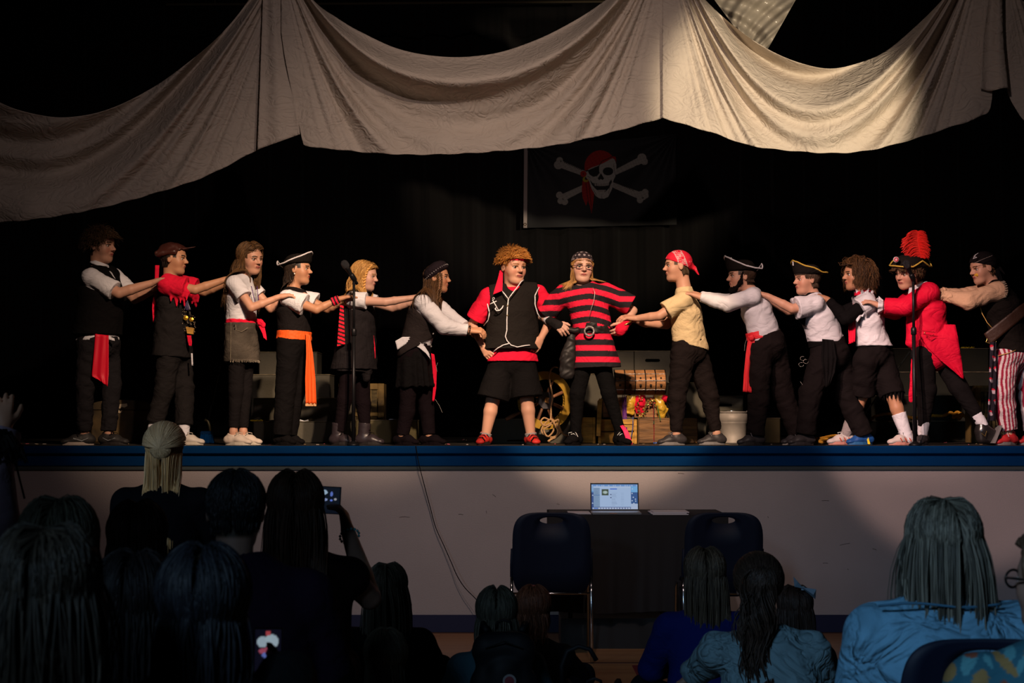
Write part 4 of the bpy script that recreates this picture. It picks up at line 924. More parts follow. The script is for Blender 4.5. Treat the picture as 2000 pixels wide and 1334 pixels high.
# treasure: beads, satin, garland
def beads(label,pts,col,r=.0042,step=2.0,name='bead_necklace'):
    pts=[np.array(p,float) for p in pts]; q=MB(); d=0; seg=[np.linalg.norm(pts[i+1]-pts[i]) for i in range(len(pts)-1)]; tot=sum(seg); n=min(int(tot/(r*step)),90)
    for k in range(n+1):
        t=tot*k/n; i=0
        while i<len(seg)-1 and t>seg[i]: t-=seg[i]; i+=1
        c=lerp(pts[i],pts[i+1],min(1,t/seg[i])); q.lathe([(.001,-r),(r*.8,-r*.6),(r,0),(r*.8,r*.6),(.001,r)],c,None,6)
    o=q.build(name,mat('bead_'+name+str(col),col,.25,.3,spec=.7),None,True); tag(o,label,'beads'); return o
rc=rp
beads('purple bead necklace hanging down the chest front, nearest the leg',[rc(945,372,1.13),rc(948,480,1.12),rc(950,600,1.0),rc(958,640,.98)],(.16,.03,.38))
beads('purple bead necklace hanging down the chest front, second from the leg',[rc(958,372,1.13),rc(960,470,1.12),rc(962,560,1.0)],(.22,.04,.42))
beads('purple bead necklace hanging down the chest front, third from the leg',[rc(970,375,1.13),rc(972,500,1.11),rc(975,640,.98)],(.14,.02,.32))
beads('blue bead necklace hanging over the gold crate',[rc(1025,540,1.0),rc(1024,620,.97),rc(1012,690,.97)],(.08,.12,.40))
beads('dark green bead necklace hanging over the brown crate',[rc(1192,375,1.12),rc(1190,470,1.10),rc(1188,590,1.05)],(.03,.10,.05))
beads('red bead necklace hanging down the brown crate front',[rc(1184,370,1.12),rc(1186,540,1.06),rc(1190,640,1.05),rc(1188,728,1.04)],(.35,.01,.03),.003)
beads('green bead necklace beside the gold satin',[rc(1215,380,1.12),rc(1218,470,1.10),rc(1240,560,1.06)],(.05,.20,.08))
beads('blue bead string lying on the stage before the brown crate',[rc(1190,742,.9),rc(1230,738,.9),rc(1280,742,.9)],(.02,.12,.55),.006)
M_GSAT=mat('gold_satin',(.55,.33,.03),.35,spec=.6,bump=.3,bscale=30)
def swatch(label,poly,Y,m,seed,name='satin_cloth'):
    cx=sum(p[0] for p in poly)/len(poly); cy=sum(p[1] for p in poly)/len(poly); S=SDF()
    for i,(a,b) in enumerate(poly):
        p=rc(a,b,Y); c=rc(cx,cy,Y-.012); S.seg(p,c,.008,.020,.012)
        p2=rc(*poly[(i+1)%len(poly)],Y); S.seg(p,p2,.008,.008,.010); S.seg(lerp(p,p2,.5),c,.008,.018,.012)
    o=S.build(name,m,None,h=.004,wr=.004,ws=60,seed=seed); tag(o,label,'cloth')
swatch('crumpled gold satin cloth in the middle of the chest',[(985,380),(1035,380),(1040,440),(1020,510),(985,500),(978,440)],1.135,M_GSAT,1)
swatch('crumpled gold satin cloth hanging out at the far end of the chest',[(1200,378),(1250,378),(1255,430),(1290,480),(1265,530),(1245,575),(1225,500)],1.12,M_GSAT,2)
swatch('bright red cloth bunched between the two gold satin cloths',[(1055,380),(1110,378),(1112,440),(1100,500),(1060,500),(1040,450)],1.135,C_RED,3,'red_cloth')
swatch('small red cloth peeking under the lid end of the chest',[(1255,378),(1285,378),(1284,410),(1262,410)],1.135,C_RED,4,'red_cloth')
def garland():
    q=MB(); rs=np.random.RandomState(9); path=[(1090,375),(1075,420),(1065,480),(1085,540),(1110,520),(1125,460),(1145,420),(1175,400),(1180,440)]
    for i in range(len(path)-1):
        for k in range(9):
            a=lerp(path[i][0],path[i+1][0],k/9)+rs.uniform(-14,14); b=lerp(path[i][1],path[i+1][1],k/9)+rs.uniform(-14,14); c=rc(a,b,1.10+rs.uniform(-.015,.01)); mi=rs.choice([0,0,1,2])
            r=rs.uniform(.005,.009); A=axes(rs.uniform(0,360),rs.uniform(-60,60)); q.lathe([(r*.2,-r),(r,-r*.2),(r*.8,r*.4),(r*.1,r)],c,A,5,mi)
    o=q.build('tinsel_garland',[mat('gold_tinsel',(.55,.36,.10),.3,.7),mat('red_tinsel',(.5,.02,.02),.4,.3),mat('green_tinsel',(.12,.14,.04),.4,.3)],None); tag(o,'gold red and green tinsel garland spilling over the chest front','garland'); o['kind']='stuff'
garland()
def bucket():
    Y=1.05; a=P(1405,805,Y); b=P(1464,805,Y); c=(a+b)/2; c[2]=STAGE; R1=(b[0]-a[0])/2; R0=R1*.84; h_=a[2]-STAGE; cy=Y+R1; cc=(c[0],cy,STAGE)
    root=thing('metal_bucket','galvanised metal bucket standing before the slotted dark block','bucket',cc)
    mz=mat('galvanised_metal',(.30,.27,.24),.62,.35,var=.2,vscale=9,bump=.05)
    prof=[(R0,0.002),(R0+.003,.0),(R0+.003,.012),(R0,.014)]+[(lerp(R0,R1,t),lerp(.014,h_,t)) for t in (.3,.62,.64,.66,.68,.98)]; prof[7-1]=(prof[6][0]+.003,prof[6][1]); prof[8]=(prof[8][0]+.003,prof[8][1])
    q=MB().lathe(prof,cc,None,40); q.build('bucket_body',mz,root,True)
    MB().tube([(cc[0]+R1*math.cos(2*PI*k/32),cc[1]+R1*math.sin(2*PI*k/32),STAGE+h_) for k in range(32)],.0055,6,closed=True).build('rim',mz,root,True)
    MB().tube([(cc[0]-R1-.01,cc[1],STAGE+h_+.005)]+[(cc[0]-(R1+.008)*math.cos(t),cc[1]-.09*math.sin(t),STAGE+h_-.01+.02*math.sin(t)) for t in [k*PI/12 for k in range(13)]],.0028,5).build('wire_handle',M_CHROME,root,True)
    for x in (-1,1): MB().box((cc[0]+x*R1-.008,cc[1]-.012,STAGE+h_-.03),(cc[0]+x*R1+.008,cc[1]+.012,STAGE+h_+.012),0,.003).build('handle_lug',mz,root)
bucket()
# dark steps, ladder rail and ropes at the far end
rq=lambda a,b: (1450+a/3.636,680+b/3.636)
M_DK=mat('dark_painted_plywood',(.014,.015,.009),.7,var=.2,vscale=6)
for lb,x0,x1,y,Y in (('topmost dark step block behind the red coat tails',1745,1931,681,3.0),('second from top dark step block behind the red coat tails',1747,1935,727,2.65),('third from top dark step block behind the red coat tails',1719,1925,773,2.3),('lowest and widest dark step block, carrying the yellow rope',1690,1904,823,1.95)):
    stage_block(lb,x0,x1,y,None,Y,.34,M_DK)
scrap('yellow tape scrap on the topmost dark step',1877,1903,679,3.05,(.6,.45,.02))
lr=MB().tube([P(1777,687,1.85),P(1686,813,1.5),P(1652,858,1.38)*[1,1,0]+np.array([0,0,STAGE+.004])],.0065,6).build('ladder_rail',mat('grey_aluminium',(.16,.17,.15),.5,.5)); tag(lr,'thin grey rail leaning diagonally before the dark steps','rail')
YR=1.93; pr=lambda x,y,Y=YR: P(x,y,Y)
rope('thick yellow rope arched along the lowest dark step, knotted at one end',[pr(1699,821,2.05),pr(1712,812,2.04),pr(1735,808,2.03),pr(1760,812,2.02),pr(1785,816,2.0),pr(1815,812,2.0),pr(1842,812,2.0),pr(1858,806,2.0),pr(1872,818,2.02),pr(1880,808,1.99),pr(1862,816,1.97),pr(1870,805,2.03),pr(1893,819,1.99)],.0115,M_ROPEY)
rope('short thick yellow rope coil on the stage floor near striped sneaker',[P(1590,864,.95),P(1588,858,1.0),P(1605,856,1.05),P(1630,851,1.15),P(1646,853,1.12),P(1640,860,1.0),P(1615,863,.93),P(1600,863,.93),P(1610,858,1.0),P(1640,857,1.0)],.0105,M_ROPEY)
# debris on the stage floor
rs=np.random.RandomState(11); q=MB(); MI=[]
for i in range(150):
    x=rs.uniform(-3.6,3.6); y=rs.uniform(.5,1.0 if rs.rand()<.4 else 4.8); r=rs.uniform(.003,.009); q.box((x-r,y-r,STAGE),(x+r*rs.uniform(.5,2),y+r,STAGE+.003),int(rs.choice([0,1,2])))
o=q.build('litter',[mat('pale_crumb',(.35,.3,.27),.8),mat('pink_crumb',(.45,.08,.12),.8),mat('tan_crumb',(.25,.17,.09),.8)]); tag(o,'tiny paper and feather scraps scattered over the black stage floor','litter',kind='stuff')
def mic(label,px,py,Y,head,dirx,boomy):
    base=P(px,868,Y); base[2]=STAGE; root=thing('microphone_stand',label,'microphone stand',base)
    z1=P(px,py,Y)[2]; zc=P(px,boomy,Y)[2]
    MB().tube([base+[0,0,.0],(base[0],Y,zc)],.0125,10).build('lower_tube',M_METAL,root,True); MB().tube([(base[0],Y,zc),(base[0],Y,z1)],.009,10).build('upper_tube',M_METAL,root,True)
    MB().lathe([(.015,-.02),(.019,-.015),(.019,.02),(.013,.03)],(base[0],Y,zc),None,12).build('clutch',M_METAL,root,True)
    MB().lathe([(.040,0),(.040,.008),(.03,.016),(.02,.022),(.014,.03)],base,None,28).build('round_base',M_METAL,root,True)
    # microphone in its clip
    d=nrm([dirx,-.35,.75]); c=np.array([base[0],Y,z1]); A=[nrm(np.cross(d,[0,1,0])),nrm(np.cross(d,np.cross(d,[0,1,0]))),d]
    MB().lathe([(.011,-.035),(.017,-.03),(.018,.01),(.013,.02)],c+d*.02,A,12).build('clip',M_METAL,root,True)
    m=thing('microphone','black microphone clipped on the stand before the '+label.split('before the ')[1],'microphone',c); 
    MB().lathe([(.010,-.06),(.0115,-.03),(.013,.03),(.0185,.065),(.020,.07)],c+d*.02,A,14).build('handle',M_METAL,m,True)
    MB().lathe([(.021,.070),(.024,.078),(.0255,.095),(.022,.112),(.012,.122),(.002,.124)],c+d*.02,A,16).build('grille',mat('mic_grille',(.03,.03,.035),.5,.7,bump=.8,bscale=400),m,True)
mic('black microphone stand standing before the blonde girl with braids',690,545,.12,None,-.45,650)
mic('black microphone stand standing before the red tailcoat',1787,545,.12,None,-.42,648)

# ------------------------------------------------------------------ down on the gym floor
def wallmark():
    q=MB(); rs=np.random.RandomState(4)
    for x,y,L,a in ((1330,925,12,.1),(1612,978,14,.0),(950,1000,5,1.5),(965,968,8,.6),(1650,1063,20,-.2),(1708,1073,8,.3),(1612,1100,10,.0),(1656,1112,3,1),(690,1050,14,.05),(790,1010,20,.0),(1500,1010,3,1.2),(900,1005,9,.1),(1090,985,6,.2)):
        c=P(x,y,0); d=np.array([math.cos(a),0,-math.sin(a)])*L/610; q.tube([c-d+[0,-.001,0],c+[0,-.001,.002],c+d+[0,-.001,0]],.0016,4)
    o=q.build('scuff_mark',mat('scuff',(.10,.08,.08),.9)); o['kind']='structure'
wallmark()
cb=[P(812,871,-.05),P(818,905,-.06),P(828,945,-.05),P(840,990,-.04),P(851,1030,-.04),P(868,1068,-.05),P(882,1100,-.06),P(893,1125,-.08),P(908,1148,-.10),P(932,1173,-.14),P(950,1200,-.2),P(980,1229,-.3),P(1010,1238,-.35)]
cb[-1][2]=.006; cb[-2][2]=.008
rope('thin black cable running down the pale stage front from the stage lip',cb,.0028,C_BLACK,'cable',False,cat='cable')
def table():
    Y=-.85; xa,xb=P(1075,1005,Y)[0],P(1420,1005,Y)[0]; zt=P(1200,1006,Y)[2]; zb=P(1200,1196,Y)[2]
    root=thing('folding_table','long folding table under a black cloth against the stage front','table',((xa+xb)/2,Y+.3,0))
    MB().box((xa,Y+.02,zt-.035),(xb,Y+.62,zt-.006),0,.004).build('tabletop',mat('table_laminate',(.05,.04,.04),.5),root)
    for x in (xa+.12,xb-.12):
        for y in (Y+.10,Y+.54): MB().tube([(x,y,0),(x,y,zt-.03)],.013,8).build('leg',M_METAL,root,True)
    MB().tube([(xa+.12,Y+.1,.10),(xb-.12,Y+.1,.10)],.010,6).tube([(xa+.12,Y+.54,.10),(xb-.12,Y+.54,.10)],.010,6).build('stretcher',M_METAL,root,True)
    q=MB(); 
    def front(u,v):
        x=lerp(xa-.004,xb+.004,u); return (x,Y+.010*math.sin(x*31)*v+.006*math.sin(x*71+v)*v-.01*v,lerp(zt,zb+.006*math.sin(x*9),v))
    q.grid(front,160,8,.004,(0,1,0)); q.box((xa-.006,Y,zt-.005),(xb+.006,Y+.64,zt)); q.box((xa-.008,Y,zb),(xa-.002,Y+.64,zt)); q.box((xb+.002,Y,zb),(xb+.008,Y+.64,zt))
    o=q.build('tablecloth',mat('black_tablecloth',(.010,.009,.010),.9)); tag(o,'black cloth covering the folding table below the laptop','tablecloth')
    return zt
ZT=table()
bx=boxo('dark_floor_mat',(P(1095,1240,-.75)[0],-.78,0),(P(1296,1240,-.75)[0],-.30,P(1100,1200,-.75)[2]*.9),mat('black_case',(.008,.008,.009),.6)); tag(bx,'low black case pushed under the cloth-covered table','case'); bx.name='equipment_case'
def laptop():
    Y=-.62; root=thing('laptop','open laptop glowing blue on the black-covered table','laptop',(P(1200,1005,Y)[0],Y,ZT))
    x0,x1=P(1153.5,1000,Y)[0],P(1248,1000,Y)[0]; mg=mat('laptop_alu',(.25,.26,.28),.4,.8)
    MB().box((x0,Y-.22,ZT),(x1,Y-.01,ZT+.014),0,.003).build('base',mg,root)
    z0=P(1200,1003,Y)[2]; z1=P(1200,944,Y)[2]; tl=.035
    L=lambda u,v,w=0: (lerp(x0,x1,u), Y+tl*v+w, lerp(ZT+.013,z1,v))
    th=.006
    q=MB(); q.add([L(0,0,0),L(1,0,0),L(1,1,0),L(0,1,0),L(0,0,th),L(1,0,th),L(1,1,th),L(0,1,th)],[(0,1,2,3),(7,6,5,4),(0,4,5,1),(1,5,6,2),(2,6,7,3),(3,7,4,0)])
    lid=q.build('lid',mat('laptop_bezel',(.008,.008,.010),.3),root)
    # screen: what the photograph shows on it, in its own pixel grid (crop coordinates)
    nx,ny=170,106; rs=np.random.RandomState(8); xs=np.linspace(450,1575,nx); ys=np.linspace(350,1005,ny); X,Yv=np.meshgrid(xs,ys); C=np.zeros((ny,nx,3)); C[:]=(.02,.07,.25)
    C[Yv<560]=(.10,.30,.62); C[(X>1420)&(Yv<560)]=(.16,.42,.75); C[(X<500)&(Yv<520)]=(.22,.40,.68); C[(X>1415)&(Yv>560)]=(.02,.09,.28); C[(X>1415)&(Yv>860)]=(.40,.50,.70)
    win=(X>500)&(X<1415)&(Yv>400)&(Yv<945); C[win]=(.36,.50,.74); C[win&(X<655)]=(.20,.32,.50); C[win&(Yv<440)]=(.42,.55,.76)
    C[Yv<400]=(.12,.28,.60); mb=(Yv<400)&(Yv>365)&(np.sin(X*.045)+np.sin(X*.11)>.2); C[mb]=(.30,.42,.68)
    C[(Yv>958)&(X>475)]=(.42,.50,.68); ic=(Yv>965)&(Yv<995)&(X>500)&(X<1450)&((X.astype(int)//22)%3==0); C[ic]=(.05,.07,.22); C[(Yv>965)&(Yv<995)&(X>500)&(X<600)]=(.05,.16,.50)
    bl=(X>908)&(X<1072)&(Yv>458)&(Yv<482); C[bl]=(.02,.12,.60)
    for i,yy in enumerate(range(580,930,40)):
        C[(Yv>yy-5)&(Yv<yy+5)&(X>940)&(X<1080-(i*37)%50)]=(.22,.32,.50); C[(Yv>yy-4)&(Yv<yy+4)&(X>1165)&(X<1240)]=(.25,.36,.56)
    for yy in range(470,930,38): C[(Yv>yy-4)&(Yv<yy+4)&(X>525)&(X<630-(yy*7)%40)]=(.13,.22,.36)
    C[(Yv>620)&(Yv<645)&win&(X<655)]=(.11,.22,.42)
    for yy in (620,700): C[(np.hypot(X-922,Yv-yy)<16)]=(.06,.09,.20)
    im=(X>700)&(X<868)&(Yv>478)&(Yv<638); C[im]=(.04,.07,.05); C[im&(((X-785)/60)**2+((Yv-560)/42)**2<1)]=(.30,.42,.36); C[im&(((X-790)/30)**2+((Yv-562)/30)**2<1)]=(.42,.52,.55)
    for a,b in ((1450,470),(1440,590),(1468,690),(1520,740),(1525,790),(1440,780),(1480,850),(480,640),(475,845)): C[np.hypot(X-a,Yv-b)<16]=(.45,.55,.72)
    V=[];Fc=[]
    for j in range(ny):
        for i in range(nx): V.append(L(lerp(.022,.978,i/(nx-1)),lerp(.955,.055,j/(ny-1)),-.0012))
    Fc=[(j*nx+i,(j+1)*nx+i,(j+1)*nx+i+1,j*nx+i+1) for j in range(ny-1) for i in range(nx-1)]
    m=bpy.data.materials.new('laptop_screen'); m.use_nodes=True; N=m.node_tree.nodes; bsdf=N['Principled BSDF']; at=N.new('ShaderNodeAttribute'); at.attribute_name='Col'
    m.node_tree.links.new(at.outputs['Color'],bsdf.inputs['Emission Color']); bsdf.inputs['Emission Strength'].default_value=.78; bsdf.inputs['Base Color'].default_value=(0.01,.01,.012,1); bsdf.inputs['Roughness'].default_value=.3
    o=pydata('screen',V,Fc,lid,m,False); setcol(o,C.reshape(-1,3))
    MB().box((P(1190,1003,Y-.2)[0],Y-.222,ZT+.006),(P(1205,1003,Y-.2)[0],Y-.218,ZT+.013)).build('thumb_notch',mat('pale_notch',(.35,.22,.18),.4,.5),root)
laptop()
def papers(label,x0,x1,Y,th,n=3):
    q=MB(); rs=np.random.RandomState(int(x0)); a=P(x0,1000,Y)[0]; b=P(x1,1000,Y)[0]
    for i in range(n): d=rs.uniform(-.01,.01); q.box((a+d,Y-.15,ZT+i*th),(b+d,Y+.1,ZT+(i+1)*th-.001),0,0)
    o=q.build('paper_stack',mat('paper',(.45,.42,.45),.8)); tag(o,label,'papers')
papers('thin stack of white paper on the table between laptop and farther chair',1269,1338,-.68,.006); papers('loose white sheets on the table between nearer chair and laptop',1108,1150,-.6,.003,2)
def stack_chair(label,px,Y,ptop=1000,pside=76,rot=0,floor=0,hh=None):
    """moulded stacking chair seen from behind"""
    k=ppm(Y); c=P(px,1100,Y); x=c[0]; root=thing('stacking_chair',label,'chair',(x,Y+.2,0)); hw=pside/k; zt=P(px,ptop,Y)[2]; zb=zt-.475*(hh or 1); zs=.44 if hh is None else .44*hh
    mp=mat('navy_chair_plastic',(.003,.006,.018),.6,spec=.2); 
    # back shell: rounded outline with a hand hole, gently curved
    def outline(t,s=1.0,n_=4.5):
        ct,st_=math.cos(t),math.sin(t); return (hw*s*math.copysign(abs(ct)**(2/n_),ct), (zt-zb)/2*s*math.copysign(abs(st_)**(2/n_),st_))
    N=64; q=MB(); zc=(zt+zb)/2; hc=(zt-zb)/2-.045; ea,eb=.065,.019
    def pt(xx,zz,w): return (x+xx, Y+w+.10*(xx/hw)**2*-.35-.09*(zz/(zt-zb)), zc+zz)
    rings=[]
    for f in (0,.3,.65,1):
        ring=[]
        for i in range(N):
            t=2*PI*i/N; ox,oz=outline(t); hx,hz=ea*math.cos(t),hc+eb*math.sin(t) ; ring.append((lerp(hx,ox,f),lerp(hz,oz,f)))
        rings.append(ring)
    V=[pt(a,b,0) for r_ in rings for a,b in r_]+[pt(a,b,.014) for r_ in rings for a,b in r_]; M_=len(rings)*N; Fc=[]
    for j in range(len(rings)-1):
        for i in range(N): i2=(i+1)%N; Fc += [(j*N+i,j*N+i2,(j+1)*N+i2,(j+1)*N+i),(M_+j*N+i,M_+(j+1)*N+i,M_+(j+1)*N+i2,M_+j*N+i2)]
    for i in range(N): i2=(i+1)%N; Fc += [(i,M_+i,M_+i2,i2),((len(rings)-1)*N+i,(len(rings)-1)*N+i2,M_+(len(rings)-1)*N+i2,M_+(len(rings)-1)*N+i)]
    q.add(V,Fc); q.build('backrest',mp,root,True)
    def seat(u,v): 
        xx=lerp(-hw*.93,hw*.93,u); return (x+xx, Y+.02+.42*v, zs-.05*math.exp(-v*6)*-1.2+.015*(xx/hw)**2*1.0-.012*math.sin(v*PI)-(.03*(v-.85)/.15 if v>.85 else 0))
    MB().grid(seat,16,16,.014,(0,0,-1)).build('seat',mp,root,True)
    for s in (-1,1):
        X=x+s*(hw+.004); 
        MB().tube([(X,Y+.02,zb+.02),(X,Y+.01,zb+.18),(X-s*.004,Y-.01,zb+.27)],.009,8).build('back_tube',mp,root,True)
        MB().tube([(X,Y+.0,zb-.01),(X,Y+.01,zs+.03),(X,Y+.06,zs-.005),(X,Y+.36,zs-.02),(X,Y+.42,zs-.06),(X,Y+.47,.01)],.0085,8).build('leg',M_CHROME,root,True)
        MB().tube([(X,Y+.03,zs+.02),(X,Y-.01,zs-.05),(X,Y-.06,.01)],.0085,8).build('leg',M_CHROME,root,True)
    MB().tube([(x-hw,Y+.02,zs-.06),(x+hw,Y+.02,zs-.06)],.007,6).build('crossbar',M_CHROME,root,True)
    return root
stack_chair('empty navy stacking chair beside the laptop, showing its chrome legs',1077,-1.35)
stack_chair('empty navy stacking chair behind the two seated women with long dark hair',1412,-1.35)
# ------------------------------------------------------------------ the young actors in a row on the stage
def kid(label, px, Y): return thing('person', label, 'person', [P(px,868,Y)[0],Y,STAGE])
def strip(root,m,name,pts,Y,r=.004,n=6):
    return MB().tube([P(q[0],q[1],Y+(q[2] if len(q)>2 else 0)) for q in pts],r,n).build(name,m,root,True)
TR=cloth('white_trim',(0.5500,0.5300,0.5600)); GOLDT=cloth('gold_trim',(0.4500,0.3000,0.0500)); HATB=cloth('black_felt',(0.0099,0.0081,0.0074),bump=.4,bscale=220)
FAIR=(.47,.245,.165); TAN=(.38,.185,.105); PALE=(.50,.285,.215)

def kid7():
    Y=.40; r=kid('red-haired boy in black anchor vest and red shirt, hands on his hips',1003,Y)
    J=dict(a=dict(sh=(955,578,.0),el=(922,634,.06),wr=(943,676,-.04),tip=(957,697,-.07),h=dict(n=(.6,.6,-.2),curl=.5),hip=(980,712),kn=(962,783,-.02),an=(948,853,-.03),toe=(-.35,-1,0)),
           b=dict(sh=(1050,573,.02),el=(1079,618,.05),wr=(1056,662,-.04),tip=(1043,685,-.09),h=dict(n=(-.6,.6,-.2),curl=.55,thumb=-1),hip=(1021,712),kn=(1029,780,-.02),an=(1037,853,-.03),toe=(.35,-1,0)),pc=(1000,700))
    K=body(r,J,(1003,522,-.02,67,32,-6,0),skin=FAIR,bw=.135,bd=.095,hairc=(.26,.10,.025),brow=(.22,.09,.03),Y=Y,sc_=1.02,neck=(1001,563,0),iris=(.035,.025,.018))
    hair(r,K,(.42,.16,.03),n=3800,length=.055,r=.0016,curl=.12,cfreq=6,flow=(.3,.4,-.1),lift=.30,grav=.30,vol=1.06,fclear='up',fz=.27,seed=3,col2=(.55,.26,.06),face=.34,low=-.1,side=.05,clump=12,steps=10)
    top(r,K,C_RED,'shirt',c=.016,hem=(1001,706),hr=1.17,sl=(.80,.78),slc=.016,belly=1.15,wr=.004,vneck=((-.01,-.10,.05),(0,-.10,-.035),.020,.006))
    def anchor(V):
        C=np.tile(np.array([.028,.024,.022]),(len(V),1)); return C
    v=vest(r,K,cloth('vest_black',(0.0105,0.0087,0.0081),bump=.3,bscale=90),'vest',c=.034,hem=(1000,682),hr=1.25,belly=1.22,arm=.070,wr=.004,ws=18,shw=1.35,nk=.26,vneck=((.01,-.06,.055),(-.01,-.15,-.085),.064,.008))
    Yf=Y-.150
    t=[(944,573,.10),(951,590,.05),(956,610,.03),(954,625,.05),(945,636,.09)]; strip(r,TR,'armhole_trim',[(a,b,c-.09) for a,b,c in t],Y)
    strip(r,TR,'armhole_trim',[(1053,561,-.04),(1045,577,-.08),(1045,595,-.10),(1050,612,-.10),(1057,624,-.07)],Y)
    strip(r,TR,'neck_trim',[(981,569,-.10),(986,575,-.13),(993,584,-.150),(1000,574,-.145),(1008,564,-.13),(1018,550,-.09),(1023,547,-.04)],Y)
    strip(r,TR,'front_trim',[(993,584,-.152),(991,602,-.158),(990,625,-.158),(990,645,-.162),(987,657,-.162),(990,665,-.162),(998,674,-.165),(1010,678,-.16),(1025,675,-.150),(1035,674,-.14)],Y)
    strip(r,TR,'hem_trim',[(994,671,-.165),(983,674,-.16),(972,680,-.145),(964,687,-.13)],Y)
    q=MB(); 
    A=lambda a,b: P(a,b,Y-.150)
    q.tube([A(962,586),A(973,605)],.0035,6); q.tube([A(957,594),A(970,588)],.0035,6); q.tube([A(964+2*math.cos(t),583+2*math.sin(t)) for t in [k*PI/4 for k in range(8)]],.0016,5,closed=True)
    q.tube([A(967,603),A(970,607),A(976,606),A(982,600)],.0042,6); q.tube([A(966,604),A(969,601)],.003,5); q.tube([A(980,602),A(983,597)],.0035,5)
    q.build('anchor_emblem',TR,v,True)
    for b_ in (597,616): MB().lathe([(.005,0),(.005,.004),(.001,.006)],P(991,b_,Y-.160),[(1,0,0),(0,0,1),(0,-1,0)],10).build('button',mat('brass_button',(.5,.4,.2),.3,.8),v)
    # red headband with hanging tail
    S=SDF(); S.ell(hl(K,0,-.05,.13),K['A'],np.array([.352,.432,.38])*K['h'],.01); S.cut(hl(K,0,.3,.29),K['A'][2]+K['A'][1]*-.1); S.cut(hl(K,0,.3,.20),-(K['A'][2]+K['A'][1]*-.1))
    S.build('headband',C_RED,r,h=.0035)
    ribbon(r,C_RED,'headband_tail',[(976,528,982,528,0),(972,545,982,545,-.03),(963,575,981,568,-.10)],Y-.03,fold=.003,n=14,nu=6)
    pants(r,K,cloth('black_shorts',(0.0050,0.0043,0.0046)),'shorts',c=.012,to=.92,flare=.028,kc=.024,hipr=1.06,wr=.003,ws=18)
    for t in 'ab':
        sock(r,K,t,cloth('grey_sock',(0.2500,0.2200,0.2200)),f=.10,r=.032)
        o,g,d,sd,up=shoe(r,K,t,mat('red_shoe',(.45,.02,.015),.6),L=.155,sole=mat('black_sole',(.015,.012,.012),.7))
        q=MB()
        for i in range(3): c_=g+d*(.03+.035*i)+up*(.066-.012*i); q.tube([c_-sd*.034-up*.02,c_-sd*.016+up*.006,c_+sd*.016+up*.006,c_+sd*.034-up*.02],.004,6)
        q.build('straps',C_BLACK,o,True)
kid7()

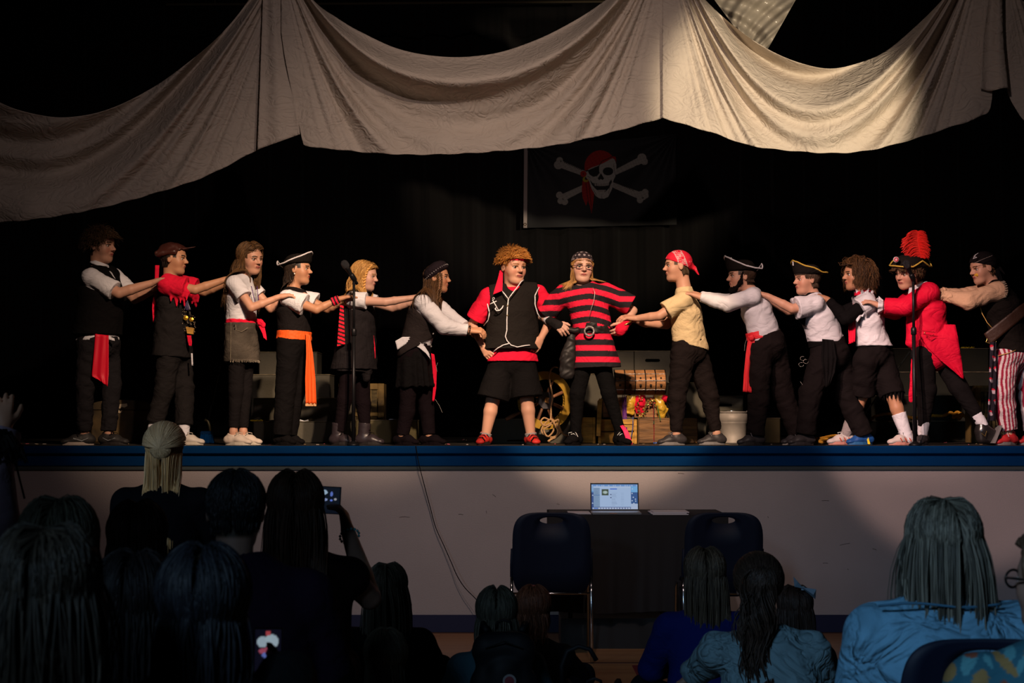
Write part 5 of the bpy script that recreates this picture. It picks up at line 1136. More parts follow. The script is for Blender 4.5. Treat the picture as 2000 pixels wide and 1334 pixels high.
def kid8():
    Y=.36; r=kid('girl in red and black striped tunic, black bandana and glasses',1160,Y)
    J=dict(a=dict(sh=(1100,576,.0),el=(1058,618,.10),wr=(1084,633,-.06),tip=(1100,642,-.12),h=dict(n=(.2,.9,-.5),curl=.75),hip=(1140,708),kn=(1128,768,-.02),an=(1124,846,0),toe=(-.55,-1,0)),
           b=dict(sh=(1183,572,.0),el=(1236,607,.03),wr=(1222,634,-.06),tip=(1202,655,-.09),h=dict(n=(-.6,.7,-.2),curl=.9,thumb=-1),hip=(1174,706),kn=(1189,767,-.02),an=(1211,842,.0),toe=(.45,-1,0)),pc=(1156,694))
    K=body(r,J,(1137,522,-.02,61,8,-3,3),skin=PALE,bw=.098,bd=.080,hairc=(.20,.10,.035),Y=Y,leg=.84,neck=(1139,560,0),iris=(.035,.025,.018))
    rt=under(.27,20)
    hair(r,K,(.22,.105,.03),n=1700,length=.20,r=.0015,curl=.07,cfreq=7,flow=(0,.15,-1),vol=1.05,seed=5,col2=(.42,.22,.07),face=.2,side=.42,clump=10,roots=rt)
    def dots(V):
        C=np.tile(np.array([.020,.014,.017]),(len(V),1)); q=head_local(V,K); az=np.arctan2(q[:,0],q[:,1]+.05); el=np.arctan2(q[:,2]-.10,np.hypot(q[:,0],q[:,1]+.05))
        row=np.round(el/.36); u=az*2.6*np.maximum(np.cos(el),.35)+row*.5; d=np.hypot((u-np.round(u))/1.0,(el/.36-row)*1.0); C[(d<.24)&(d>.10)]=(.30,.26,.28); C[(d<.05)]=(.30,.26,.28)
        sd=(np.abs(q[:,0])>.30)&(np.sin(q[:,1]*50)*np.sin(q[:,2]*50)>.0); C[sd]=(.16,.14,.15); return C
    bandana(r,K,VCLOTH,col=dots,front=.27,tilt=20,c=.03)
    # tunic
    ctr=P(1160,640,Y)
    def st(V):
        z=V[:,2]; x=V[:,0]-P(1150,600,Y)[0]; y=-.045*np.clip(np.abs(x)/.2,0,1)**1.5*(z>P(0,640,Y)[2])*(1+np.sign(x)*.2)
        t=(z-y-P(1150,717,Y)[2])/.0755+.12; C=np.where(((t%1)>.5)[:,None],np.array([.62,.012,.045]),np.array([.014,.010,.013])); C[(t<.02)]=(.62,.012,.045); return C
    S=SDF(); bw,bd=K['bw'],K['bd']; u=K['us']; g=lambda a,b,d=0: P(a,b,Y+d)
    S.seg(g(1168,724),g(1160,655),.158,.112,.02,u=u,sq=.82); S.seg(g(1142,660,-.01),g(1140,724,-.01),.07,.085,.03); S.seg(g(1162,655),g(1156,636),.105,.106,.02,u=u,sq=.82); S.seg(g(1156,636),g(1145,585),.132,.128,.03,u=u,sq=.74); S.seg(g(1145,585),g(1141,566),.125,.075,.03,u=u,sq=.72)
    S.seg(K['sha']+[0,0,-.01],K['shb']+[0,0,-.01],.052,.052,.03)
    S.seg(K['shb'],g(1232,596,.0),.066,.072,.03,u=[0,1,0],sq=1.0,cap=2); S.seg(K['sha'],g(1066,612,.06),.066,.072,.03,cap=2)
    S.cut(g(1170,718),(0.03,0,-1)); S.seg(K['nb']+[0,0,.01],K['nb']+[0,0,.12],.062,.085,.006,sub=True)
    o=S.build('striped_tunic',VCLOTH,r,h=.0033,wr=.005,ws=20,seed=4,col=st)
    strip(o,mat('silver_thread',(.45,.42,.42),.4,.6),'lacing',[(1158,562,-.115),(1162,572,-.13),(1160,588,-.135),(1155,602,-.135),(1151,618,-.13)],Y,.0018)
    S=SDF(); S.seg(g(1158,652),g(1158,631),.123,.121,.01,u=u,sq=.84,cap=3); bl=S.build('satin_belt',C_SATINB,r,h=.004,wr=.005,ws=40)
    c=g(1151,647,-.128); MB().tube([c+np.array([.030*math.cos(t),-.004,.030*math.sin(t)]) for t in [k*PI/12 for k in range(24)]],.0068,8,closed=True).build('round_buckle',mat('pewter_buckle',(.40,.38,.38),.35,.8,bump=.6,bscale=300),bl,True)
    S=SDF(); S.seg(g(1118,652,-.07),g(1108,700,-.08),.022,.050,.02,u=[1,0,0],sq=.5); S.seg(g(1108,700,-.08),g(1107,728,-.08),.050,.050,.02,u=[1,0,0],sq=.45); S.seg(g(1128,645,-.08),g(1112,645,-.09),.022,.016,.01)
    S.build('satin_sash_tail',C_SATINB,r,h=.004,wr=.006,ws=35,seed=3)
    pants(r,K,cloth('black_leggings',(0.0037,0.0034,0.0037)),'leggings',c=.006,to=1.97,flare=.004,kc=.005,wr=.0015,ws=60,hk=.86)
    # glasses
    q=MB()
    for s in (-1,1):
        cc=hl(K,.145*s,.375,.005); q.tube([cc+(K['A'][0]*.118*math.cos(t)*(1-.10*math.sin(t))+K['A'][2]*.075*math.sin(t))*K['h'] for t in [k*PI/10 for k in range(20)]],.0022,5,closed=True)
        q.tube([hl(K,.262*s,.37,.02),hl(K,.35*s,.25,.03),hl(K,.36*s,0,.02)],.002,5)
    q.tube([hl(K,-.03,.385,.015),hl(K,0,.405,.025),hl(K,.03,.385,.015)],.0022,5)
    q.build('glasses',mat('dark_frame',(.05,.008,.02),.3),r,True)
    # gloves
    S=SDF(); S.seg(lerp(K['ela'],K['wra'],.55),K['tipa']*.45+K['wra']*.55,.030,.036,.01,cap=1); S.build('wrist_warmer',C_CHAR,r,h=.004,wr=.002,ws=50)
    S=SDF(); S.seg(lerp(K['ela'],K['wra'],.42),lerp(K['ela'],K['wra'],.60),.031,.031,.004,cap=3); S.build('white_cuff',C_WHITE,r,h=.0035)
    S=SDF(); S.seg(lerp(K['elb'],K['wrb'],.62),K['tipb']*.5+K['wrb']*.5,.032,.040,.01,cap=1); S.build('red_wrap',C_RED,r,h=.004,wr=.004,ws=50)
    MB().tube([K['wrb']+np.array([.035*math.cos(t),.035*math.sin(t),.020*math.cos(t)]) for t in [k*PI/12 for k in range(24)]],.0045,6,closed=True).build('gold_bangle',mat('gold_metal',(.6,.42,.12),.3,.9),r,True)
    shoe(r,K,'a',C_BLACK,L=.17,hgt=.05,boot=.035,lace=mat('white_lace',(.5,.5,.5),.8))
    o,g2,d,sd,up=shoe(r,K,'b',C_BLACK,L=.17,hgt=.05,boot=.035,lace=mat('white_lace',(.5,.5,.5),.8))
    ribbon(o,mat('hot_pink_cloth',(.70,.015,.10),.6),'pink_tongue',[(1211,832,1217,830,-.02),(1217,842,1227,842,-.05),(1222,856,1232,856,-.06),(1228,869,1236,868,-.06)],Y-.03,fold=.002,n=10,nu=5)
kid8()

def kid9():
    Y=.38; r=kid('boy in cream T-shirt and red paisley bandana, black trousers',1345,Y)
    J=dict(a=dict(sh=(1336,586,-.11),el=(1287,617,-.13),wr=(1241,622,-.08),tip=(1214,618,-.08),h=dict(n=(-.1,.4,-1),curl=.5,thumb=-1),hip=(1334,690,-.06),kn=(1322,776,-.07),an=(1321,847,-.07),toe=(-1,-.25,0)),
           b=dict(sh=(1339,583,.11),el=(1302,634,.11),wr=(1256,632,.04),tip=(1232,618,.0),h=dict(n=(-.2,-.6,-1),curl=.6,thumb=1),hip=(1358,688,.06),kn=(1386,776,.06),an=(1399,846,.05),toe=(-1,-.2,0)),pc=(1346,680))
    K=body(r,J,(1323,520,0,61,-84,-2,0),skin=FAIR,bw=.118,bd=.088,hairc=(.06,.035,.018),Y=Y,leg=.92,neck=(1336,563,0))
    def pais(V):
        C=np.tile(np.array([.55,.012,.035]),(len(V),1)); q=head_local(V,K); x,y,z=q.T
        d=np.abs((y+.10)-(z-.1)*.35); m=(d<.13)&(np.abs(x)>.1); t=np.sin(y*60+np.sin(z*40)*2)*np.sin(z*55+np.cos(y*45)*2); C[m&(t>.25)]=(.5,.36,.38); C[(np.abs(d-.13)<.012)]=(.5,.36,.38)
        t2=np.sin(x*40)*np.sin(y*40)*np.sin(z*40); C[(t2>.80)&~m]=(.5,.36,.38); return C
    bandana(r,K,VCLOTH,col=pais,front=.20,tilt=24,c=.03,tails=((.0,-.56,-.10),))
    hair(r,K,(.05,.03,.015),n=900,length=.035,r=.0015,flow=(0,-.2,-1),vol=1.0,seed=2,face=.5,low=-.75,roots=under(.20,24))
    top(r,K,cloth('cream_cotton',(0.5600,0.4300,0.2500),bump=.35,bscale=60),'t_shirt',c=.015,hem=(1348,676),hr=1.05,sl=(.72,.62),slc=.016,belly=1.10,wr=.0055,ws=24,seed=6,hemn=(.25,0,1))
    pants(r,K,cloth('black_cargo',(0.0099,0.0068,0.0068),bump=.3,bscale=50),'trousers',c=.014,to=1.93,flare=.010,kc=.016,wr=.007,ws=27,seed=9,wz=(1345,664))
    for t in 'ab':
        o,g,d,sd,up=shoe(r,K,t,mat('dark_sneaker',(.03,.026,.028),.5),L=.165,sole=mat('grey_sole',(.16,.15,.15),.6),lace=mat('grey_lace',(.12,.11,.12),.8),hgt=.03)
kid9()

def kid1():
    Y=.36; r=kid('dark-haired boy in white polo shirt and black vest, red sash at his hip',190,Y)
    J=dict(a=dict(sh=(177,541,-.12),el=(232,573,-.15),wr=(297,553,-.13),tip=(322,541,-.12),h=dict(n=(.0,.15,-1),curl=.3,thumb=1),hip=(176,676,-.06),kn=(166,750,-.08),an=(165,844,-.07),toe=(-1,-.35,0)),
           b=dict(sh=(222,540,.12),el=(263,583,.10),wr=(300,567,.03),tip=(318,552,.0),h=dict(n=(0,.1,-1),curl=.3,thumb=-1),hip=(209,675,.06),kn=(218,752,.05),an=(212,844,.04),toe=(1,-.35,0)),pc=(191,666))
    K=body(r,J,(198,480,0,67,72,-4,-2),skin=(.40,.21,.145),bw=.140,bd=.118,hairc=(.045,.024,.012),Y=Y,sc_=1.05,neck=(193,522,0),arm=1.12)
    hair(r,K,(.055,.030,.014),n=3600,length=.07,r=.0014,curl=.08,cfreq=5,flow=(.1,.6,-.5),lift=.25,grav=.6,vol=1.07,fclear='up',fz=.24,seed=13,face=.34,low=-.25,side=.0,clump=14,steps=10)
    top(r,K,C_WHITE,'polo_shirt',c=.013,sl=(.85,.80),slc=.018,belly=1.05,wr=.004)
    S=SDF(); S.seg(K['nb']+[.0,0,.008],K['nb']+[.01,0,.035],.30*K['h'],.27*K['h'],.01,u=K['us'],sq=.95,cap=3); S.seg(K['nb'],K['nb']+[0,0,.12],.245*K['h'],.245*K['h'],.004,sub=True); S.build('collar',C_WHITE,r,h=.0035)
    vest(r,K,C_BLACK,'vest',c=.027,hem=(190,654),hr=1.05,belly=1.12,arm=.062,wr=.003,vneck=((.10,-.05,.06),(.11,-.02,-.12),.05,.008),nk=.33)
    pants(r,K,cloth('dark_grey_jeans',(0.0118,0.0105,0.0124),bump=.3,bscale=50),'trousers',c=.012,to=1.97,flare=.018,kc=.016,wr=.006,ws=28,seed=1,wz=(190,655))
    ribbon(r,C_SATIN,'satin_sash',[(186,652,212,655),(183,690,212,690),(179,735,212,730),(193,742,210,755,-.005)],Y-.155,fold=.006,nf=2,n=22)
    ribbon(r,C_WHITE,'shirt_tail',[(207,655,223,661),(210,662,224,666)],Y-.14,n=4,fold=.002)
    for t in 'ab':
        o,g,d,sd,up=shoe(r,K,t,mat('black_sneaker',(.018,.016,.016),.6),L=.20,sole=mat('pale_sole' if t=='a' else 'black_sole',(.30,.25,.22) if t=='a' else (.015,.012,.012),.6),lace=C_BLACK,hgt=.035)
        q=MB(); sgn=-1 if sd[1]>0 else 1; cc=g+d*.03+up*.03+sd*sgn*.038
        q.tube([cc-d*.05+up*.012,cc-d*.01-up*.006,cc+d*.045+up*.01],[.002,.0035,.005],5); q.build('curved_stripe',mat('iridescent',(.35,.22,.55) if t=='b' else (.4,.42,.45),.3,.6),o)
    q=MB(); q.tube([hl(K,.34,-.02,.06),hl(K,.36,.08,-.05),hl(K,.33,.16,-.14)],.002,5).build('headset_wire',C_BLACK,r)
kid1()

def kid2():
    Y=.38; r=kid('boy in brown leather hat, ragged red sleeves and long black shirt',336,Y)
    J=dict(a=dict(sh=(328,556,-.12),el=(381,566,-.14),wr=(440,546,-.12),tip=(474,537,-.10),h=dict(n=(.0,.15,-1),curl=.4,thumb=1),hip=(328,690,-.06),kn=(322,757,-.06),an=(300,836,-.05),toe=(1,-.3,0)),
           b=dict(sh=(348,555,.12),el=(400,570,.11),wr=(445,553,.04),tip=(470,545,.0),h=dict(n=(0,.1,-1),curl=.3,thumb=-1),hip=(350,690,.05),kn=(360,757,.04),an=(359,842,.0),toe=(1,-.2,0)),pc=(338,682))
    K=body(r,J,(340,506,0,61,84,-3,0),skin=(.44,.22,.125),bw=.120,bd=.092,hairc=(.015,.010,.008),Y=Y,neck=(333,548,0))
    hair(r,K,(.016,.010,.008),n=500,length=.05,r=.0018,flow=(0,-.2,-1),vol=1.03,seed=2,roots=lambda x,y,z: z<.2 and y<.2,face=.5)
    ml=mat('brown_leather',(.045,.012,.009),.38,spec=.5,bump=.4,bscale=30)
    A=K['A']; S=SDF(); q=lambda x,y,z: hl(K,x,y,z); h=K['h']
    S.ell(q(0,-.06,.26),A,np.array([.38,.46,.27])*h,.02); S.seg(q(0,-.50,.12),q(0,.05,.34),.12*h,.10*h,.03,u=A[0],sq=.5)
    S.seg(q(0,.20,.30),q(0,.66,.42),.16*h,.025*h,.03,u=A[0],sq=.35); S.seg(q(-.3,-.4,.12),q(.3,-.4,.12),.10*h,.10*h,.03); S.seg(q(-.36,.1,.20),q(-.40,-.45,.10),.06*h,.09*h,.02); S.seg(q(.36,.1,.20),q(.40,-.45,.10),.06*h,.09*h,.02)
    S.seg(q(0,.1,.1),q(0,.2,-.3),.34*h,.3*h,.01,sub=True); S.ell(K['c'],A,np.array([.34,.40,.20])*h,.0,sub=True)
    S.build('leather_hat',ml,r,h=.0038,wr=.007,ws=32,seed=7)
    ribbon(r,C_RED,'hat_ribbon',[(303,518,311,518),(302,560,309,560),(297,600,303,600),(299,630,303,633)],Y,fold=.004,n=16,nu=5)
    top(r,K,C_CHAR,'black_shirt',c=.018,hem=(336,697),hr=1.12,sl=(0,0),belly=1.18,wr=.004,seed=4,hemn=(.05,0,1))
    def rag(V):
        return 0*V[:,0]
    S=SDF(); c=.022
    for t in 'ab':
        a,e=K['sh'+t],K['el'+t]; S.seg(a,lerp(a,e,.66),.042+c,.052+c,.015,cap=2); S.seg(lerp(K['sm'],a,.4),a,.045+c,.045+c,.02)
        for i,(fx,dz) in enumerate(((.15,-.085),(.33,-.11),(.5,-.085),(.62,-.10),(.72,-.06))):
            p=lerp(a,e,fx); S.seg(p,p+np.array([0.0,(-.035 if t=='a' else .02)+.03*(i%2),dz-.02]),.030,.004,.02)
    S.seg(K['nb']+[0,0,.02],K['nb']+[0,0,.1],.055,.07,.005,sub=True)
    S.build('ragged_red_sleeves',C_RED,r,h=.004,wr=.005,ws=30)
    # front decoration hanging on the chest
    o=ribbon(r,mat('dark_blue_glitter',(.03,.02,.07),.4,spec=.6,var=.8,vscale=90),'glitter_tie',[(356,574,364,574),(358,590,368,592),(362,606,373,606)],Y-.09,n=10,nu=5,fold=.002)
    q=MB(); rs=np.random.RandomState(1)
    for i in range(60): c_=P(rs.uniform(356,382),rs.uniform(603,652),Y-.10+rs.uniform(-.01,.02)); rr=rs.uniform(.002,.0045); q.lathe([(.0005,-rr),(rr,0),(.0005,rr)],c_,None,5)
    q.build('bead_trim',mat('mixed_beads',(.35,.28,.20),.3,.4,var=.8,vscale=90),r)
    q=MB(); q.lathe([(.014,0),(.016,.004),(.001,.008)],P(363,621,Y-.115),[(1,0,0),(0,0,1),(0,-1,0)],14); q.lathe([(.016,0),(.016,.004),(.001,.008)],P(374,624,Y-.11),[(1,0,0),(0,0,1),(0,-1,0)],6)
    q.build('gold_medallions',mat('gold_medal',(.55,.30,.03),.35,.7),r)
    MB().prism([(-.028,.02),(.026,.012),(.020,-.03),(-.018,-.024)],P(371,644,Y-.12),(1,0,0),(0,0,1),(0,.03,0)).build('gold_pouch',M_WOODGOLD,r)
    ribbon(r,C_RED,'red_tassel',[(365,655,373,655),(367,668,375,668),(369,675,374,676)],Y-.11,n=8,nu=4,fold=.002); ribbon(r,C_WHITE,'white_ribbon',[(373,690,376,690),(374,714,377,714)],Y-.11,n=6,nu=3,fold=.002)
    pants(r,K,C_CHAR,'trousers',c=.012,to=1.86,flare=.028,kc=.020,wr=.006,ws=25,seed=2,wz=(337,680))
    for t in 'ab':
        sock(r,K,t,C_WHITE,f=.25,r=.036); shoe(r,K,t,mat('white_leather',(.50,.45,.40),.5),L=.19,sole=mat('cream_sole',(.45,.40,.33),.6),lace=mat('cream_lace',(.45,.40,.34),.8))
    
kid2()

def kid3():
    Y=.34; r=kid('girl with long brown hair in white T-shirt and grey denim skirt',470,Y)
    J=dict(a=dict(sh=(459,554,-.12),el=(491,601,-.17),wr=(546,580,-.15),tip=(578,573,-.13),h=dict(n=(.0,.2,-1),curl=.35,thumb=1),hip=(463,665,-.05),kn=(461,763,-.05),an=(456,843,-.05),toe=(1,-.4,0)),
           b=dict(sh=(484,553,.11),el=(529,603,.10),wr=(570,582,.03),tip=(596,570,.0),h=dict(n=(0,.1,-1),curl=.4,thumb=-1),hip=(482,665,.05),kn=(477,765,.05),an=(475,843,.04),toe=(1,-.3,0)),pc=(472,650))
    K=body(r,J,(490,505,0,60,50,-10,-4),skin=FAIR,bw=.108,bd=.090,hairc=(.05,.027,.013),Y=Y,leg=.86,neck=(474,541,0),arm=.92)
    hair(r,K,(.065,.034,.015),n=4200,length=.36,r=.0015,curl=.15,cfreq=10,flow=(0,-.35,-.6),vol=1.22,seed=31,col2=(.17,.085,.03),face=.40,part=.08,side=.18,clump=16,steps=18)
    top(r,K,C_WHITE,'t_shirt',c=.012,hem=(470,626),hr=.92,sl=(.55,.5),slc=.010,wr=.0045,seed=3,belly=1.0)
    S=SDF(); S.seg(P(472,624,Y),P(472,632,Y),.116,.120,.01,u=K['uh'],sq=.82,cap=3); b=S.build('red_sash',C_RED,r,h=.0035,wr=.003,ws=60)
    ribbon(b,C_RED,'sash_knot_tails',[(502,622,514,626,0),(505,636,517,640,-.01),(512,650,520,655,-.02),(515,660,521,665,-.02)],Y-.06,n=14,nu=6,fold=.008); S=SDF(); S.ell(P(508,629,Y-.07),np.eye(3),(.022,.02,.022),.005); S.ell(P(514,634,Y-.07),np.eye(3),(.016,.014,.02),.01); S.build('knot',C_RED,b,h=.0035,wr=.003,ws=80)
    md=cloth('grey_denim',(0.0600,0.0500,0.0400),var=.35,vscale=10,bump=.4,bscale=120)
    sk=skirt(r,K,md,'denim_skirt',(471,631),(473,706),.122,.137,sq0=.82,wr=.0035,seed=3)
    q=MB(); rs=np.random.RandomState(2)
    for i in range(70):
        a=2*PI*i/70; c=P(473,706,Y)+np.array([.112*math.cos(a),.137*math.sin(a),0]); q.tube([c+[0,0,.008],c+[rs.uniform(-.004,.004),0,-.006-rs.uniform(0,.006)]],.002,4)
    q.build('frayed_hem',mat('pale_fray',(.20,.17,.13),.9),sk)
    q=MB(); q.tube([P(460,629,Y-.115),P(461,645,Y-.125),P(472,648,Y-.125),P(484,640,Y-.115)],.0015,4); q.tube([P(451,629,Y-.12),P(450,706,Y-.13)],.0012,4); q.build('stitching',mat('pale_thread',(.25,.21,.15),.9),sk)
    for a,b_ in ((458,635),(459,641)): MB().lathe([(.004,0),(.004,.003),(.001,.005)],P(a,b_,Y-.128),[(1,0,0),(0,0,1),(0,-1,0)],8).build('rivet',M_CHROME,sk)
    pants(r,K,cloth('black_leggings_matte',(0.0074,0.0062,0.0068)),'leggings',c=.004,to=1.90,flare=.003,kc=.004,wr=.001,hk=.86)
    for t in 'ab': shoe(r,K,t,mat('cream_sneaker',(.50,.42,.36),.7),L=.175,sole=mat('cream_sole',(.45,.40,.33),.6),lace=mat('cream_lace',(.45,.40,.34),.8),hgt=.03)
    for sx in (0,1):
        beads_=MB(); 
        for k in range(16): p=P(491+sx*11+k*(.5 if sx==0 else .25),560+k*2.1,Y-.13+.02*sx); beads_.lathe([(.0005,-.0042),(.004,0),(.0005,.0042)],p,None,6)
        beads_.build('bead_necklace',mat('purple_beads',(.10,.03,.22),.3,.3),r)
kid3()

def kid4():
    Y=.36; r=kid('girl in white-trimmed tricorn hat, black vest and orange waist sash',572,Y)
    J=dict(a=dict(sh=(562,582,-.11),el=(618,605,-.14),wr=(660,585,-.13),tip=(697,574,-.11),h=dict(n=(.0,.15,-1),curl=.2,thumb=1),hip=(565,672,-.05),kn=(557,763,-.05),an=(551,850,-.04),toe=(.9,-.6,0)),
           b=dict(sh=(586,580,.11),el=(640,604,.10),wr=(667,592,.03),tip=(690,585,.0),h=dict(n=(0,.1,-1),curl=.3,thumb=-1),hip=(582,672,.05),kn=(576,763,.05),an=(563,850,.03),toe=(1,-.2,0)),pc=(574,662))
    K=body(r,J,(583,527,0,59,80,0,2),skin=TAN,bw=.108,bd=.088,hairc=(.012,.008,.006),Y=Y,leg=.92,neck=(572,567,0),arm=.92,lips=(.33,.06,.05))
    hair(r,K,(.014,.009,.007),n=1900,length=.17,r=.0016,curl=.2,cfreq=9,flow=(0,-.5,-.8),vol=1.06,seed=8,col2=(.04,.022,.012),face=.5,clump=14,low=-.45,roots=lambda x,y,z: y<.2)
    tricorn(r,K,HATB,TR,tilt=6,off=(0,-.02,.20),peak=.36)
    MB().box((P(600,509,Y)[0]-.012,Y-.03,P(600,512,Y)[2]),(P(600,509,Y)[0]+.004,Y-.015,P(600,500,Y)[2])).build('white_hat_emblem',TR,r)
    MB().lathe([(.001,-.006),(.006,0),(.001,.006)],hl(K,.37,-.02,-.17),None,8).build('earring',mat('pearl',(.6,.55,.5),.2),r,True)
    top(r,K,C_WHITE,'white_shirt',c=.012,sl=(.60,.55),slc=.030,wr=.004,seed=5)
    vest(r,K,C_BLACKP,'vest',c=.024,hem=(574,655),hr=.95,arm=.056,nk=.30,wr=.003)
    mo=mat('orange_scarf',(.68,.085,.008),.7,bump=.4,bscale=120,stretch=(1,1,.2))
    S=SDF(); S.seg(P(574,664,Y),P(575,647,Y),.132,.127,.01,u=K['uh'],sq=.86,cap=3); b=S.build('orange_sash',mo,r,h=.0035,wr=.0022,ws=60)
    o=ribbon(b,mo,'sash_tail',[(597,650,605,655),(598,690,611,690),(596,740,616,740),(597,788,618,789)],Y-.10,fold=.007,nf=3,n=30,seed=3)
    q=MB(); rs=np.random.RandomState(1)
    for i in range(28): c=P(597+21*i/27,789,Y-.10); q.tube([c+[0,0,.004],c+[rs.uniform(-.004,.004),0,-.014]],.0018,4)
    q.build('fringe',mat('pale_fringe',(.60,.35,.18),.8),o)
    pants(r,K,C_BLACK,'trousers',c=.013,to=1.99,flare=.030,kc=.020,wr=.004,ws=22,seed=7,wz=(574,650))
    def band(V): q=head_local(V,K); return np.where((np.sin(V[:,0]*260+V[:,2]*120)>0)[:,None],np.array([.6,.01,.04]),np.array([.01,.008,.01]))
    S=SDF(); S.seg(lerp(K['ela'],K['wra'],.72),K['wra']+nrm(K['wra']-K['ela'])*.01,.030,.026,.01,cap=3); S.build('wrist_scarf',VCLOTH,r,h=.0035,wr=.003,ws=90,col=band)
    for t in 'ab': shoe(r,K,t,C_BLACK,L=.14)
kid4()

def kid5():
    Y=.42; r=kid('blonde girl with braids in dark sleeveless tunic over white T-shirt, lace-up boots',695,Y)
    J=dict(a=dict(sh=(690,586,-.12),el=(752,590,-.15),wr=(804,582,-.13),tip=(839,575,-.10),h=dict(n=(.0,.15,-1),curl=.25,thumb=1),hip=(686,700,-.06),kn=(673,780,-.07),an=(662,846,-.06),toe=(1,-.5,0)),
           b=dict(sh=(712,585,.11),el=(767,602,.10),wr=(806,592,.03),tip=(832,585,.0),h=dict(n=(0,.1,-1),curl=.3,thumb=-1),hip=(704,700,.05),kn=(709,786,.05),an=(714,846,.03),toe=(1,-.2,0)),pc=(692,692))
    K=body(r,J,(714,540,0,55,76,-8,0),skin=PALE,bw=.112,bd=.092,hairc=(.30,.16,.05),brow=(.25,.14,.06),Y=Y,leg=.86,neck=(701,573,0),arm=.92)
    hair(r,K,(.34,.17,.045),n=3400,length=.28,r=.0015,curl=.22,cfreq=12,flow=(0,-.5,-.7),vol=1.25,seed=41,col2=(.62,.36,.12),face=.45,side=.15,clump=14,steps=16)
    # braid
    q=MB(); pts=[hl(K,.22,.22,.42),hl(K,.33,.12,.22),hl(K,.37,.08,-.05),hl(K,.36,.09,-.35),hl(K,.34,.08,-.65),hl(K,.32,.08,-.85)]
    for ph in (0,PI):
        out=[]
        for i in range(60):
            t=i/59*5; k=min(int(t),4); p=lerp(pts[k],pts[k+1],t-k); a=i*.75+ph; out.append(p+K['A'][1]*.010*math.cos(a)+K['A'][0]*.006*math.sin(2*a))
        q.tube(out,.0062,6)
    ob=q.build('braid',mat('blonde_braid',(.60,.32,.09),.5),r,True)
    top(r,K,C_WHITE,'t_shirt',c=.012,sl=(.42,.40),slc=.012,wr=.003,seed=5)
    mt=cloth('dark_linen',(0.0118,0.0099,0.0112),bump=.6,bscale=35,stretch=(2,2,.4))
    v=vest(r,K,mt,'tunic_vest',c=.024,hem=(692,722),hr=1.28,belly=1.25,arm=.060,nk=.32,wr=.006,ws=20,seed=6)
    S=SDF(); u=K['uh']
    S.seg(P(692,660,Y),P(690,726,Y),.135,.160,.02,u=u,sq=.80,cap=2); S.seg(P(668,715,Y-.02),P(662,724,Y-.02),.045,.04,.03); S.seg(P(712,715,Y-.05),P(716,738,Y-.05),.055,.03,.03); S.seg(P(712,690,Y+.08),P(722,735,Y+.08),.05,.03,.03)
    S.build('tunic_skirt',mt,r,h=.0045,wr=.007,ws=24,seed=8)
    def stripes(V): z=V[:,2]+V[:,0]*.35; return np.where(((z*38)%1>.45)[:,None],np.array([.60,.01,.03]),np.array([.010,.008,.009]))
    o=MB().grid(lambda u_,w: P(lerp(lerp(664,658,w),lerp(671,674,w),u_),lerp(596,lerp(677,672,u_),w),Y-.165+.004*math.sin(w*9)),10,70,.006,(0,1,0)).build('striped_scarf_end',VCLOTH,r,True); setcol(o,stripes(verts(o)))
    ribbon(r,C_RED,'red_sash_tail',[(722,657,730,655),(724,680,733,680),(723,700,733,700)],Y-.04,fold=.004,n=12,nu=6)
    pants(r,K,cloth('plum_tights',(0.0065,0.0037,0.0050)),'tights',c=.004,to=1.95,flare=.004,kc=.004,wr=.001,hk=.86)
    mb=mat('dark_leather',(.030,.022,.026),.38,spec=.5)
    for t in 'ab': shoe(r,K,t,mb,L=.16,hgt=.06,boot=.045,sole=mat('black_sole',(.015,.012,.012),.7),lace=C_BLACK,wd=.038)
kid5()

